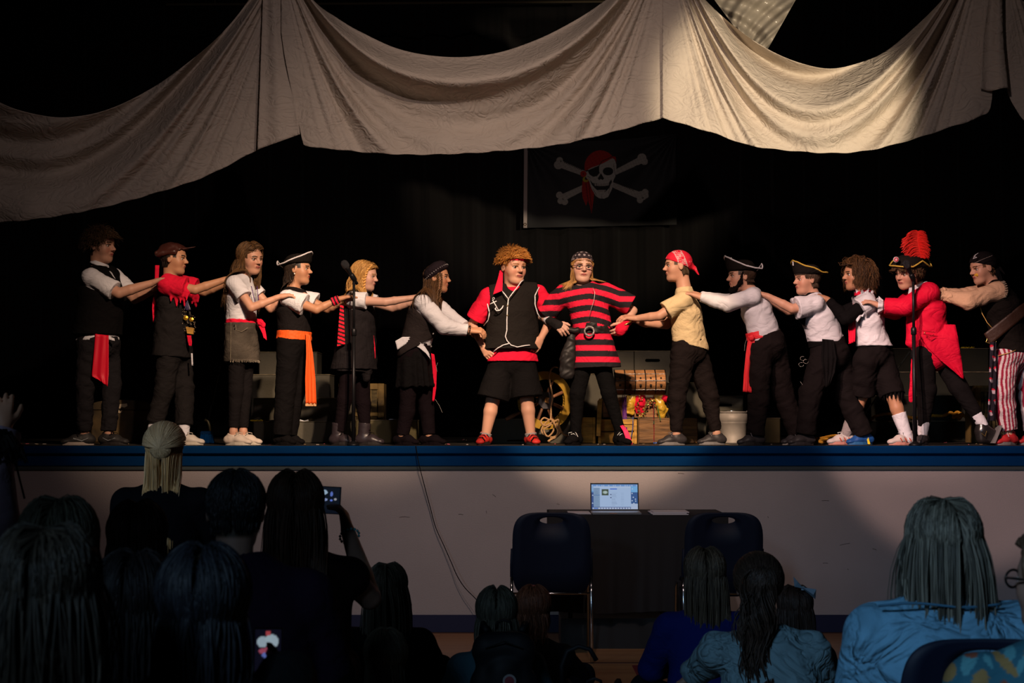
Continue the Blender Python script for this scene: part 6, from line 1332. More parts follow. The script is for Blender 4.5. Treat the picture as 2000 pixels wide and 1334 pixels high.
def kid6():
    Y=.36; r=kid('girl in studded dark beret, grey waistcoat and black skirt, leaning forward',815,Y)
    J=dict(a=dict(sh=(826,592,-.12),el=(867,637,-.15),wr=(920,646,-.12),tip=(950,645,-.10),h=dict(n=(.5,.5,-.6),curl=.8,thumb=1),hip=(800,690,-.05),kn=(795,803,-.05),an=(786,850,-.05),toe=(1,-.6,0)),
           b=dict(sh=(846,590,.11),el=(880,620,.10),wr=(912,640,.03),tip=(935,650,.02),h=dict(n=(0,.1,-1),curl=.6,thumb=-1),hip=(822,690,.05),kn=(833,800,.05),an=(838,850,.03),toe=(1,-.5,0)),pc=(811,676))
    K=body(r,J,(854,543,0,57,82,-2,0),skin=TAN,bw=.112,bd=.086,hairc=(.03,.015,.008),Y=Y,leg=.88,neck=(838,580,0),arm=.92)
    hair(r,K,(.045,.022,.010),n=2600,length=.33,r=.0015,curl=.08,cfreq=9,flow=(0,-.3,-1),vol=1.04,seed=18,col2=(.12,.055,.02),face=.5,clump=16,side=.2,steps=16,roots=lambda x,y,z: z<.4)
    q=MB()
    for k,(a,b_) in enumerate(((.33,.20),(.36,.10))):
        pts=[hl(K,a,b_,.15),hl(K,a+.03,b_+.03,-.15),hl(K,a,b_,-.45),hl(K,a-.02,b_-.05,-.85-.2*k)]
        for ph in (0,PI):
            out=[]
            for i in range(40): t=i/39*3; j=min(int(t),2); p=lerp(pts[j],pts[j+1],t-j); an=i*.9+ph; out.append(p+K['A'][1]*.0045*math.cos(an)+K['A'][0]*.004*math.sin(an))
            q.tube(out,.0038,5)
    q.build('thin_braids',mat('brown_braid',(.10,.05,.02),.5),r,True)
    A=K['A']; th=math.radians(38); f=A[1]*math.cos(th)+A[2]*math.sin(th); u=np.cross(A[0],f); c=hl(K,0,-.10,.26); h=K['h']
    S=SDF(); S.ell(c,np.array([A[0],f,u]),np.array([.44,.47,.24])*h,.01); S.ell(c-u*.16*h,np.array([A[0],f,u]),np.array([.385,.435,.10])*h,.02); S.ell(K['c'],A,np.array([.30,.34,.22])*h,.01,sub=True)
    be=S.build('beret',cloth('dark_plum_felt',(0.0136,0.0093,0.0124),bump=.5,bscale=150),r,h=.0038,wr=.003,ws=30)
    q=MB()
    for k in range(34):
        a=2*PI*k/34; q.lathe([(.0004,-.0045),(.0045,0),(.0004,.0045)],c-u*.10*h+A[0]*.445*h*math.cos(a)+f*.48*h*math.sin(a),None,6)
    q.build('stud_row',mat('silver_studs',(.5,.48,.5),.3,.5),be)
    top(r,K,C_WHITE,'white_shirt',c=.014,sl=(1.86,1.86),slc=.012,wr=.0055,ws=22,seed=15,cuff=.040)
    ribbon(r,C_WHITE,'shirt_tails',[(772,666,776,683),(786,658,792,672),(800,658,806,672),(815,664,820,680),(829,676,832,690),(838,690,841,702)],Y-.115,th=.05,fold=.005,n=30,nu=6)
    v=vest(r,K,cloth('grey_waistcoat',(0.0186,0.0143,0.0143),bump=.25),'waistcoat',c=.024,hem=(815,678),hr=1.04,arm=.058,nk=.30,wr=.003,hemn=(-.5,0,.86))
    for a,b_ in ((842,677),(846,652)): MB().lathe([(.006,0),(.005,.003),(.001,.004)],P(a,b_,Y-.115),[(1,0,0),(0,0,1),(0,-1,0)],10).build('button',mat('grey_button',(.12,.11,.11),.3),v)
    skirt(r,K,C_BLACK,'black_skirt',(808,670),(811,756),.112,.140,sq0=.86,pleat=.008,npl=13,wr=.003)
    ribbon(r,C_RED,'red_sash_tail',[(842,690,848,692),(845,725,853,725),(846,758,852,758),(844,784,848,784)],Y-.02,fold=.005,n=18,nu=6)
    q=MB(); q.tube([P(855,708,Y),P(852,716,Y),P(854,726,Y)],.001,4); q.tube([P(850,780,Y),P(858,792,Y),P(864,806,Y)],.001,4); q.build('loose_threads',mat('thread',(.3,.28,.25),.8),r)
    pants(r,K,cloth('plum_tights',(0.0065,0.0037,0.0050)),'leggings',c=.006,to=1.98,flare=.012,kc=.006,wr=.002,hk=.88)
    q=MB()
    for j in range(3):
        d=nrm(K['wra']-K['ela']); cc=K['wra']-d*(.012+.013*j); a_=nrm(np.cross(d,[0,0,1])); b2=np.cross(d,a_)
        for k in range(14): an=2*PI*k/14; q.lathe([(.0006,-.0055),(.0055,0),(.0006,.0055)],cc+(a_*math.cos(an)+b2*math.sin(an))*.030,None,6)
    q.build('dark_bead_bracelets',mat('dark_beads',(.02,.016,.015),.3,.3),r)
    for t in 'ab': shoe(r,K,t,cloth('dark_flat',(0.0062,0.0037,0.0050)),L=.16,hgt=.012)
kid6()

def beard(r,K):
    S=SDF(); h=K['h']
    for s in (-1,1): S.seg(hl(K,.30*s,.02,.10),hl(K,.28*s,.10,-.22),.05*h,.06*h,.02); S.seg(hl(K,.28*s,.10,-.22),hl(K,.13*s,.26,-.42),.06*h,.08*h,.02)
    S.seg(hl(K,-.12,.28,-.43),hl(K,.12,.28,-.43),.09*h,.09*h,.02); S.seg(hl(K,0,.30,-.42),hl(K,0,.30,-.54),.09*h,.05*h,.02)
    S.build('chin_strap_beard',cloth('beard_black',(0.0050,0.0037,0.0037),bump=.8,bscale=160),r,h=.0035,wr=.003,ws=110)
def kid10():
    Y=.36; r=kid('boy in white-trimmed tricorn hat with fake black beard, red waist sash',1500,Y)
    J=dict(a=dict(sh=(1470,579,-.12),el=(1420,594,-.15),wr=(1366,580,-.13),tip=(1334,568,-.10),h=dict(n=(.0,.15,-1),curl=.3,thumb=-1),hip=(1484,686,-.06),kn=(1482,781,-.07),an=(1475,852,-.06),toe=(-1,-.4,0)),
           b=dict(sh=(1466,578,.11),el=(1418,590,.10),wr=(1368,578,.03),tip=(1340,566,.0),h=dict(n=(0,.1,-1),curl=.3,thumb=1),hip=(1512,686,.06),kn=(1530,772,.07),an=(1558,850,.05),toe=(-.9,-.5,0)),pc=(1500,674))
    K=body(r,J,(1447,540,0,61,-82,-2,0),skin=FAIR,bw=.112,bd=.090,hairc=(.03,.016,.009),Y=Y,neck=(1466,570,0))
    hair(r,K,(.035,.018,.010),n=1400,length=.028,r=.0015,flow=(0,-.2,-1),vol=1.03,seed=2,roots=lambda x,y,z: z<.2 and y<.15 and (y<-.1 or z>-.35),face=.5,low=-.7)
    tricorn(r,K,HATB,TR,tilt=-2,off=(0,-.02,.20),peak=.50); beard(r,K)
    MB().box((P(1425,512,Y)[0]-.004,Y-.04,P(0,514,Y)[2]),(P(1425,512,Y)[0]+.010,Y-.03,P(0,504,Y)[2])).build('white_hat_emblem',TR,r)
    top(r,K,C_WHITE,'white_shirt',c=.014,hem=(1493,668),hr=.96,sl=(1.96,1.96),slc=.008,wr=.0055,ws=22,seed=25,cuff=.033,belly=1.05)
    ms=mat('bright_red_cloth',(.66,.02,.03),.6,bump=.2,bscale=90)
    S=SDF(); d=nrm([-.95,0,-.42]); 
    S.seg(P(1490,660,Y),P(1487,646,Y),.122,.117,.01,u=K['uh'],sq=.86,cap=3); b=S.build('red_sash',ms,r,h=.0035,wr=.002,ws=60)
    b.matrix_parent_inverse=b.matrix_parent_inverse
    ribbon(b,ms,'sash_tails',[(1462,655,1474,660),(1457,690,1474,690),(1453,730,1472,730),(1451,765,1470,767)],Y-.10,fold=.007,nf=2,n=26,seed=6)
    S=SDF(); S.ell(P(1468,660,Y-.10),np.eye(3),(.022,.02,.022),.005); S.build('knot',ms,b,h=.0035,wr=.003,ws=80)
    pants(r,K,cloth('black_cargo',(0.0099,0.0068,0.0068)),'trousers',c=.016,to=1.97,flare=.030,kc=.024,wr=.007,ws=24,seed=19,wz=(1494,652))
    q=MB(); q.tube([P(1459,660,Y-.1),P(1455,672,Y-.1),P(1454,685,Y-.1)],.001,4); q.tube([P(1479,690,Y-.12),P(1483,700,Y-.12),P(1492,712,Y-.12)],.001,4); q.build('loose_threads',mat('thread',(.3,.28,.25),.8),r)
    for t in 'ab': shoe(r,K,t,mat('dark_sneaker',(.03,.026,.028),.5),L=.17,sole=mat('pale_sole',(.30,.25,.22),.6) if t=='b' else mat('black_sole',(.015,.012,.012),.7),lace=mat('grey_lace',(.12,.11,.12),.8))
kid10()
def kid11():
    Y=.40; r=kid('boy in gold-trimmed tricorn hat and white T-shirt with long black waist sash',1620,Y)
    J=dict(a=dict(sh=(1592,594,-.12),el=(1547,603,-.15),wr=(1498,578,-.13),tip=(1466,567,-.10),h=dict(n=(.0,.15,-1),curl=.25,thumb=-1),hip=(1606,700,-.06),kn=(1583,768,-.07),an=(1573,850,-.06),toe=(-1,-.4,0)),
           b=dict(sh=(1586,592,.11),el=(1540,607,.10),wr=(1500,585,.03),tip=(1472,574,.0),h=dict(n=(0,.1,-1),curl=.3,thumb=1),hip=(1638,700,.06),kn=(1655,776,.07),an=(1688,852,.05),toe=(-.9,-.3,0)),pc=(1622,688))
    K=body(r,J,(1575,547,0,58,-74,-2,0),skin=FAIR,bw=.116,bd=.096,hairc=(.035,.020,.012),Y=Y,neck=(1588,579,0))
    hair(r,K,(.05,.028,.016),n=1800,length=.033,r=.0015,flow=(0,.3,-1),vol=1.03,seed=2,roots=lambda x,y,z: z<.5,fclear='up',fz=.16,face=.30,low=-.7)
    tricorn(r,K,HATB,GOLDT,tilt=-2,off=(0,-.04,.20),peak=.50,sidez=.19,back=.05)
    MB().tube([P(1549,511,Y-.03),P(1549,519,Y-.04)],.0035,5).build('white_hat_emblem',TR,r)
    top(r,K,C_WHITE,'t_shirt',c=.018,hem=(1612,668),hr=1.02,sl=(.80,.76),slc=.022,wr=.006,ws=22,seed=35,belly=1.08)
    S=SDF(); S.seg(K['nb']+[.0,0,.0],K['nb']+[-.004,0,.026],.30*K['h'],.27*K['h'],.01,u=K['us'],sq=.95,cap=3); S.seg(K['nb'],K['nb']+[0,0,.12],.245*K['h'],.245*K['h'],.004,sub=True); S.build('black_neckerchief',C_BLACK,r,h=.0035,wr=.002)
    ribbon(r,C_BLACK,'neckerchief_tails',[(1556,596,1566,600),(1562,612,1574,616),(1560,628,1572,636),(1570,636,1578,640)],Y-.08,fold=.01,n=14)
    ribbon(r,C_BLACK,'waist_sash',[(1606,662,1628,664),(1604,700,1634,700),(1608,730,1630,728),(1612,757,1620,752)],Y-.16,fold=.012,nf=3,n=24)
    S=SDF(); S.seg(P(1614,672,Y),P(1611,660,Y),.128,.124,.01,u=K['uh'],sq=.88,cap=3); S.build('sash_band',C_BLACK,r,h=.0035,wr=.002,ws=50)
    pants(r,K,cloth('black_cargo_dark',(0.0068,0.0050,0.0053)),'trousers',c=.018,to=1.97,flare=.034,kc=.028,wr=.007,ws=22,seed=29,wz=(1614,668))
    q=MB(); 
    for (a,b_) in ((1568,700),(1574,706),(1565,712)): q.tube([P(a+5*math.cos(t),b_+4*math.sin(t),Y-.1) for t in [k*PI/6 for k in range(11)]],.0009,4)
    q.tube([P(1563,745,Y-.1),P(1567,751,Y-.1)],.0012,4); q.build('loose_threads',mat('thread',(.3,.28,.25),.8),r)
    shoe(r,K,'a',mat('dark_sneaker',(.03,.026,.028),.5),L=.17); o,g,d,sd,up=shoe(r,K,'b',mat('blue_sneaker',(.01,.06,.22),.5),L=.17,sole=mat('blue_sole',(.02,.10,.25),.5),lace=mat('white_lace',(.5,.5,.5),.8))
    MB().prism([(0,0),(.016,.0),(.004,.045),(-.006,.03)],g+sd*(-.045 if sd[1]>0 else .045),nrm([1,0,0]),up,nrm([0,-1,0])*.003).build('yellow_flash',mat('yellow_plastic',(.65,.5,.02),.5),o)
kid11()
def kid12():
    Y=.44; r=kid('boy with curly brown bob in ragged white top with long black sleeves and shorts',1700,Y)
    J=dict(a=dict(sh=(1693,593,-.12),el=(1652,622,-.15),wr=(1616,585,-.12),tip=(1588,572,-.09),h=dict(n=(.0,.15,-1),curl=.3,thumb=-1),hip=(1692,704,-.06),kn=(1684,770,.02),an=(1652,850,.08),toe=(-1,-.4,0)),
           b=dict(sh=(1688,592,.11),el=(1645,612,.10),wr=(1612,588,.03),tip=(1590,578,.0),h=dict(n=(0,.1,-1),curl=.3,thumb=1),hip=(1722,702,.04),kn=(1744,775,-.05),an=(1770,850,-.08),toe=(-1,-.4,0)),pc=(1706,692))
    K=body(r,J,(1672,537,0,60,-78,-3,0),skin=TAN,bw=.112,bd=.090,hairc=(.03,.015,.008),Y=Y,neck=(1688,574,0))
    hair(r,K,(.045,.022,.010),n=3200,length=.15,r=.0015,curl=.55,cfreq=22,flow=(0,-.1,-.6),lift=.4,grav=.9,vol=1.16,seed=51,col2=(.16,.075,.025),face=.36,side=.20,clump=20,steps=18,fy=.26)
    top(r,K,C_BLACK,'black_undersleeves',c=.008,sl=(1.95,1.95),slc=.006,wr=.003,ws=40,seed=2,cuff=.028)
    top(r,K,C_WHITE,'ragged_white_shirt',c=.020,hem=(1708,676),hr=1.0,sl=(.35,.35),slc=.02,wr=.006,ws=22,seed=45,belly=1.0)
    S=SDF(); 
    for t in 'ab':
        a,e=K['sh'+t],K['el'+t]
        for i,(fx,dy,dz) in enumerate(((.1,-.05,-.085),(.3,-.05,-.10),(.45,-.03,-.08),(.55,.0,-.05),(.62,-.03,.0),(.55,-.02,.045))):
            p=lerp(a,e,fx*.8); S.seg(p,p+nrm(e-a)*(.03+.02*(i%2))+np.array([0,dy*.7,dz*.75]),.032,.003,.014)
    for i in range(9):
        a=2*PI*i/9; p=K['nb']+np.array([.045*math.cos(a),.06*math.sin(a),.0]); S.seg(p,p+np.array([.022*math.cos(a),.03*math.sin(a),.018+.012*(i%2)]),.016,.004,.01)
    S.build('ragged_edges',C_WHITE,r,h=.0038,wr=.003,ws=60)
    S=SDF(); S.seg(K['nb']+[-.005,0,.0],K['nb']+[-.01,0,.022],.32*K['h'],.28*K['h'],.01,u=K['us'],sq=.95,cap=3); S.seg(K['nb'],K['nb']+[0,0,.12],.245*K['h'],.245*K['h'],.004,sub=True); nk_=S.build('red_neckerchief',C_RED,r,h=.0035,wr=.002)
    ribbon(nk_,C_RED,'neckerchief_tail',[(1670,586,1682,590),(1658,615,1672,615),(1657,645,1671,645),(1658,672,1670,668)],Y-.10,fold=.006,n=22,nu=8)
    pants(r,K,cloth('black_shorts_baggy',(0.0068,0.0050,0.0053)),'shorts',c=.014,to=.96,flare=.016,kc=.014,wr=.007,ws=22,seed=39,wz=(1708,676))
    q=MB(); rs=np.random.RandomState(3)
    for t in 'ab':
        c=K['kn'+t]
        for i in range(16): a=2*PI*i/16; p=c+np.array([.068*math.cos(a),.068*math.sin(a),-.0+.01]); q.tube([p+[0,0,.02],p+[0,0,0],p+[.0,0,-.02-rs.uniform(0,.02)]],[.008,.007,.001],4)
    q.build('ragged_hem',C_BLACK,r)
    sock(r,K,'b',C_WHITE,f=.56,r=.036); sock(r,K,'a',cloth('grey_sock',(0.2500,0.2200,0.2200)),f=.50,r=.034)
    for t in 'ab':
        o,g,d,sd,up=shoe(r,K,t,mat('white_sneaker',(.48,.42,.40),.6),L=.185,sole=mat('pink_sole',(.50,.22,.18),.6),lace=mat('white_lace',(.5,.5,.5),.8))
        q=MB(); 
        for i in range(3): sg=-1 if sd[1]>0 else 1; c=g+sd*sg*.042+d*(-.01+.035*i)+up*.02; q.tube([c,c+up*.022+d*.014],.0035,5)
        q.build('stripes',mat('coral_stripe',(.55,.08,.04),.5) if True else None,o)
kid12()
def kid13():
    Y=.36; r=kid('boy in red tailcoat and black hat with a big red ostrich feather',1820,Y)
    J=dict(a=dict(sh=(1816,571,-.12),el=(1766,600,-.16),wr=(1718,597,-.13),tip=(1684,583,-.10),h=dict(n=(.0,.2,-1),curl=.3,thumb=-1),hip=(1802,695,-.05),kn=(1810,760,-.03),an=(1803,838,.0),toe=(-.5,-1,0)),
           b=dict(sh=(1798,572,.10),el=(1748,607,.06),wr=(1712,600,.0),tip=(1690,590,-.02),h=dict(n=(0,.1,-1),curl=.3,thumb=1),hip=(1840,693,.04),kn=(1873,757,-.02),an=(1916,824,-.05),toe=(-1,-.3,0),nofoot=1),pc=(1822,684))
    K=body(r,J,(1773,533,-.02,62,-58,-14,8),skin=FAIR,bw=.118,bd=.100,hairc=(.06,.030,.013),Y=Y,neck=(1800,565,0),feet=True)
    hair(r,K,(.065,.032,.013),n=1900,length=.045,r=.0014,curl=.4,cfreq=14,flow=(0,.4,-.8),lift=.3,grav=.7,vol=1.08,seed=61,face=.24,fclear='up',fz=.16,low=-.6,roots=lambda x,y,z: z<.55)
    o,L=tricorn(r,K,HATB,GOLDT,tilt=8,off=(0,-.04,.19),peak=.06,sidez=.20,back=.26,size=1.15)
    # cockade badge
    c=P(1750,507,Y-.13); q=MB().lathe([(.019,0),(.019,.005),(.001,.006)],c,[(1,0,0),(0,0,1),(0,-1,0)],18); b=q.build('round_badge',mat('badge_white',(.45,.40,.42),.5),o,True)
    MB().tube([c+np.array([.011*math.cos(t),-.007,.011*math.sin(t)]) for t in [k*PI/8 for k in range(16)]],.003,5,closed=True).build('red_ring',C_RED,b)
    # ostrich feather: quill and plume of barbs
    q=MB(); rs=np.random.RandomState(12); qp=[P(1800,504,Y-.06),P(1796,490,Y-.07),P(1792,470,Y-.07),P(1793,452,Y-.06)]
    q.tube(qp,.0018,5)
    for i in range(950):
        t=rs.uniform(0,1)**.9*3; k=min(int(t),2); p=lerp(qp[k],qp[k+1],t-k); side=rs.choice([-1,1]); Ln=(.098 if side<0 else .066)*(.55+.6*math.sin(PI*min(1,t/3*.85+.05)))*rs.uniform(.6,1.15)
        if t<.3: Ln*=.6
        a=rs.uniform(-.9,.5); d=nrm([side*math.cos(a*.4),math.sin(a)*.7,.55+.3*t/3]); pts=[p]; 
        for j in range(6): d=nrm(d+np.array([side*.06+(side<0)*-.05,0,-.27])+rs.uniform(-.13,.13,3)); p=p+d*Ln/6; pts.append(p)
        q.tube(pts,[.0018,.0021,.0021,.0019,.0016,.0012,.0006],3)
    q.build('ostrich_feather',mat('red_feather',(.66,.022,.016),.7),r)
    mc=mat('red_coat_satin',(.50,.004,.028),.7,spec=.10,bump=.15,bscale=60,fold=.35)
    top(r,K,C_WHITE,'white_shirt',c=.008,sl=(1.9,1.9),slc=.003,wr=.002,cuff=.026)
    S=SDF(); bw,bd=K['bw'],K['bd']; c=.020; u=K['us']; g=lambda a,b,d=0:P(a,b,Y+d); q_=.86
    S.seg(K['pc'],K['wc'],bw+c+.008,bw*.88+c,.03,u=K['uh'],sq=q_); S.seg(K['wc'],K['cc'],bw*.88+c,bw*.97+c,.03,u=u,sq=q_); S.seg(K['cc'],K['sm']-K['ax']*.03,bw*.97+c,bw*.65+c,.03,u=u,sq=q_); S.seg(K['sha'],K['shb'],.043+c,.043+c,.03)
    for t in 'ab':
        S.seg(lerp(K['sm'],K['sh'+t],.55),K['nb']-K['ax']*.014,.036+c,.042+c,.03); S.seg(K['sh'+t],K['el'+t],.043+c,.038+c,.015); S.seg(K['el'+t],lerp(K['el'+t],K['wr'+t],.80),.038+c,.036+c,.015,cap=2)
    S.seg(g(1783,600,-.05),g(1781,670,-.07),.045,.04,.03); S.seg(g(1790,680,-.07),g(1779,782,-.05),.030,.016,.02,u=[1,0,0],sq=.5)
    S.seg(K['nb']+[-.01,-.01,.0],K['nb']+[-.03,-.02,.14],.30*K['h'],.42*K['h'],.006,sub=True)
    coat=S.build('red_tailcoat',mc,r,h=.0042,wr=.0045,ws=20,seed=14)
    for dy_,sx_ in ((-.135,0),(.09,-4)): ribbon(coat,mc,'coat_tail',[(1796+sx_,632,1866+sx_,634,.03),(1797+sx_,655,1871+sx_,658),(1812+sx_,680,1875+sx_,684),(1836+sx_,703,1879+sx_,708,.01),(1862+sx_,724,1881+sx_,728,.02),(1878+sx_,738,1883+sx_,740,.02)],Y+dy_,th=.012,fold=.008,nf=1.5,n=30)
    q=MB(); q.tube([g(1806,652,-.175),g(1815,659,-.18),g(1824,653,-.175)],.0025,5); q.tube([g(1799,646,-.17),g(1826,649,-.178)],.0025,5); q.build('pocket_flap',mat('dark_red_seam',(.25,.002,.010),.6),coat)
    MB().lathe([(.005,0),(.004,.003),(.001,.004)],g(1806,650,-.18),[(1,0,0),(0,0,1),(0,-1,0)],10).build('button',mat('brass',(.5,.38,.15),.3,.9),coat)
    ribbon(r,C_WHITE,'lace_jabot',[(1776,562,1792,560,-.06),(1774,572,1784,574,-.09),(1775,582,1780,584,-.10)],Y-.03,fold=.01,n=14)
    S=SDF(); S.seg(K['nb']+[-.006,0,.0],K['nb']+[-.02,-.0,.035],.30*K['h'],.29*K['h'],.01,cap=3); S.seg(K['nb']-[0,0,.01],K['nb']+[-.03,0,.12],.24*K['h'],.25*K['h'],.004,sub=True); S.build('white_collar',C_WHITE,r,h=.0035)
    for t in 'ab':
        q=MB(); d=nrm(K['wr'+t]-K['el'+t]); a_=nrm(np.cross(d,[0,0,1])); b2=np.cross(d,a_); c0=lerp(K['el'+t],K['wr'+t],.84)
        def fr(u_,v): an=2*PI*u_; R=.036+.022*v+.007*v*math.sin(an*9); return c0+d*(.034*v)+(a_*math.cos(an)+b2*math.sin(an))*R
        q.grid(fr,72,5,.002,d); q.build('lace_cuff',C_WHITE,r,True)
    pants(r,K,cloth('black_tracksuit',(0.0056,0.0046,0.0050)),'trousers',c=.014,to=1.93,flare=.008,kc=.018,wr=.004,ws=20,seed=49)
    for t in 'ab': sock(r,K,t,C_WHITE,f=.22,r=.034)
    shoe(r,K,'a',mat('dark_sneaker',(.03,.026,.028),.5),L=.15,hgt=.02)
    # trailing foot: heel raised, toe on the floor
    K2=dict(K); a=K['anb'].copy(); K2['anb']=a; 
    msn=mat('glossy_black_sneaker',(.015,.013,.013),.25,spec=.6); S=SDF(); d=nrm([.42,-.1,-.9]); hp=a+np.array([.018,0,-.01]); tp=P(1922,861,Y-.06)
    tp=np.array([P(1946,858,Y)[0],Y-.06,STAGE+.026]); hl_=np.array([P(1912,840,Y)[0],Y-.05,P(0,843,Y)[2]])
    S.seg(a+[.004,0,.0],hl_,.034,.038,.02,cap=1); S.seg(hl_,P(1918,856,Y-.05)+[0,0,.004],.040,.036,.02); S.seg(hl_+[.03,0,.01],tp+[-.01,0,.03],.040,.030,.03); S.seg(P(1918,858,Y-.05)+[0,0,.008],P(1938,862,Y-.05)+[0,0,.012],.034,.03,.02)
    S.cut((0,0,STAGE+.003),(0,0,-1)); sh_=S.build('shoe',msn,r,h=.0035)
    q=MB(); e0=P(1952,832,Y-.09); e1=P(1931,868,Y-.09)
    q.prism([(0,0),(.018,.004),(-.030,-.112),(-.052,-.112)],[e0[0]-.004,Y-.115,e0[2]],(1,0,0),(0,0,1),(0,.09,0)); q.build('sole',mat('grey_sole',(.16,.15,.15),.6),sh_)
    MB().tube([P(1917,846,Y-.112),P(1924,852,Y-.114),P(1927,842,Y-.114)],.0022,5).build('gold_stripe',mat('gold_metal',(.6,.42,.12),.3,.9),sh_)
kid13()
def kid14():
    Y=.40; r=kid('boy in black skull headscarf, tan peasant shirt and red-striped trousers, last in line',1970,Y)
    J=dict(a=dict(sh=(1950,568,-.12),el=(1890,587,-.15),wr=(1838,577,-.13),tip=(1806,556,-.10),h=dict(n=(-.3,.2,-1),curl=.35,thumb=-1),hip=(1966,700,-.06),kn=(1959,768,-.07),an=(1971,846,-.06),toe=(-1,-.6,0)),
           b=dict(sh=(1940,567,.11),el=(1885,580,.08),wr=(1842,572,.03),tip=(1815,560,.0),h=dict(n=(0,.1,-1),curl=.3,thumb=1),hip=(1998,700,.06),kn=(2012,770,.05),an=(2018,846,.05),toe=(-1,-.3,0)),pc=(1982,685))
    K=body(r,J,(1919,524,0,61,-74,-12,0),skin=FAIR,bw=.118,bd=.098,hairc=(.10,.045,.02),Y=Y,neck=(1942,560,0))
    S=SDF(); S.ell(hl(K,-.13,.325,-.17),K['A'],np.array([.07,.035,.06])*K['h'],.004); S.seg(hl(K,-.05,.36,-.17),hl(K,-.16,.31,-.12),.022*K['h'],.02*K['h'],.01); S.build('yellow_face_paint',mat('yellow_paint',(.62,.33,.03),.6),r,h=.003)
    hair(r,K,(.10,.045,.02),n=800,length=.03,r=.0014,flow=(0,-.2,-1),vol=1.0,seed=2,face=.3,low=-.75,roots=under(.22,24))
    b=bandana(r,K,cloth('black_scarf',(0.0074,0.0056,0.0062)),'head_scarf',front=.22,tilt=24,c=.045,tails=((.0,-.58,-.12),))
    ribbon(b,C_BLACK,'scarf_tails',[(1940,520,1950,524),(1944,545,1958,545),(1950,562,1962,566)],Y-.02,n=14,fold=.006)
    q=MB(); q.tube([P(1900,506,Y-.105),P(1905,498,Y-.11),P(1911,494,Y-.105)],[.001,.003,.001],5); q.tube([P(1901,505,Y-.107),P(1907,503,Y-.11)],.0022,5); q.tube([P(1902,500,Y-.108),P(1908,503,Y-.11)],.0015,5); q.build('white_emblem',TR,b)
    q=MB(); q.tube([P(1900,515,Y-.10),P(1918,507,Y-.125),P(1938,499,Y-.115)],.0012,5); q.build('scarf_piping',mat('dull_piping',(.25,.2,.18),.8),b)
    mt=cloth('tan_gauze',(0.5000,0.3100,0.2000),bump=.5,bscale=40,stretch=(1,3,1))
    top(r,K,mt,'peasant_shirt',c=.018,sl=(1.86,1.86),slc=.018,wr=.006,ws=24,seed=55,cuff=.034)
    S=SDF(); d=nrm(K['wra']-K['ela']); e0=lerp(K['ela'],K['wra'],.80)
    for t in 'ab':
        d=nrm(K['wr'+t]-K['el'+t]); e0=lerp(K['el'+t],K['wr'+t],.80); S.seg(e0-d*.02,e0+d*.012,.040,.034,.01); S.seg(e0+d*.018,e0+d*.04,.030,.042,.006,cap=2)
    S.build('gathered_cuffs',mt,r,h=.0038,wr=.005,ws=90)
    q=MB()
    for i in range(9): a=-.9+i*.28; p=K['sha']+np.array([.014+.008*math.cos(a*1.6),-.062,.0])+np.array([.012*math.cos(a),0,.058*math.sin(a)]); q.tube([p-np.array([.010,0,.002]),p+np.array([.010,-.002,.002])],.0022,5)
    q.build('shoulder_lacing',mat('cream_cord',(.5,.38,.28),.8),r)
    v=vest(r,K,cloth('black_suede',(0.0074,0.0056,0.0050),bump=.5,bscale=60),'vest',c=.030,hem=(1985,688),hr=1.06,arm=.064,nk=.34,wr=.005,vneck=((-.11,-.05,.06),(-.12,-.03,-.10),.045,.008))
    strip(v,mat('gold_cord',(.5,.30,.08),.5,.3),'gold_piping',[(1913,594,-.09),(1918,612,-.10),(1928,630,-.11),(1937,640,-.12)],Y,.0028); strip(v,mat('gold_cord',(.5,.30,.08),.5,.3),'hem_piping',[(1949,695,-.13),(1968,690,-.15),(1984,684,-.15)],Y,.0028)
    ribbon(r,mat('baldric_leather',(.030,.012,.007),.5,bump=.2),'brown_baldric',[(1922,652,1934,674,.01),(1945,634,1958,654,-.015),(1968,616,1980,636,-.02),(1990,598,2002,617,-.01),(2010,585,2020,600,.03)],Y-.128,fold=.001,n=20,nu=6,th=.01)
    MB().tube([P(1928,662,Y-.12),P(1926,668,Y-.12),P(1936,672,Y-.12),P(1946,662,Y-.12),P(1945,672,Y-.12)],.0035,6).build('gold_buckle',mat('gold_metal',(.6,.42,.12),.3,.9),r)
    def st(V):
        k=V[:,0]+.25*(V[:,1]-Y)+.02*np.sin(V[:,2]*9); return np.where(((k*42)%1>.5)[:,None],np.array([.50,.42,.44]),np.array([.23,.012,.035]))
    S=pants(r,K,VCLOTH,'striped_trousers',c=.018,to=1.93,flare=.030,kc=.032,wr=.007,ws=20,seed=59,wz=(1984,684),col=st,h=.0036)
    def sk(V):
        C=np.tile(np.array([.010,.008,.014]),(len(V),1)); u=(V[:,0]*22+V[:,2]*4); w=V[:,2]*14; d=np.hypot((u%1)-.5,(w%1)-.5); C[d<.22]=(.32,.26,.30); C[(d<.30)&((w%1)>.6)]=(.4,.01,.03); return C
    def fn(u_,v_): 
        return P(lerp(lerp(1934,1929,v_),lerp(1946,1945,v_),u_),lerp(668,822,v_),Y-.15+.008*math.sin(u_*9+v_*5))
    o=MB().grid(fn,14,130,.006,(0,1,0)).build('skull_print_scarf',VCLOTH,r,True); setcol(o,sk(verts(o)))
    for t in 'ab': shoe(r,K,t,mat('red_sneaker',(.40,.02,.025),.5),L=.16,sole=mat('grey_sole',(.16,.15,.15),.6),lace=mat('white_lace',(.5,.5,.5),.8))
kid14()
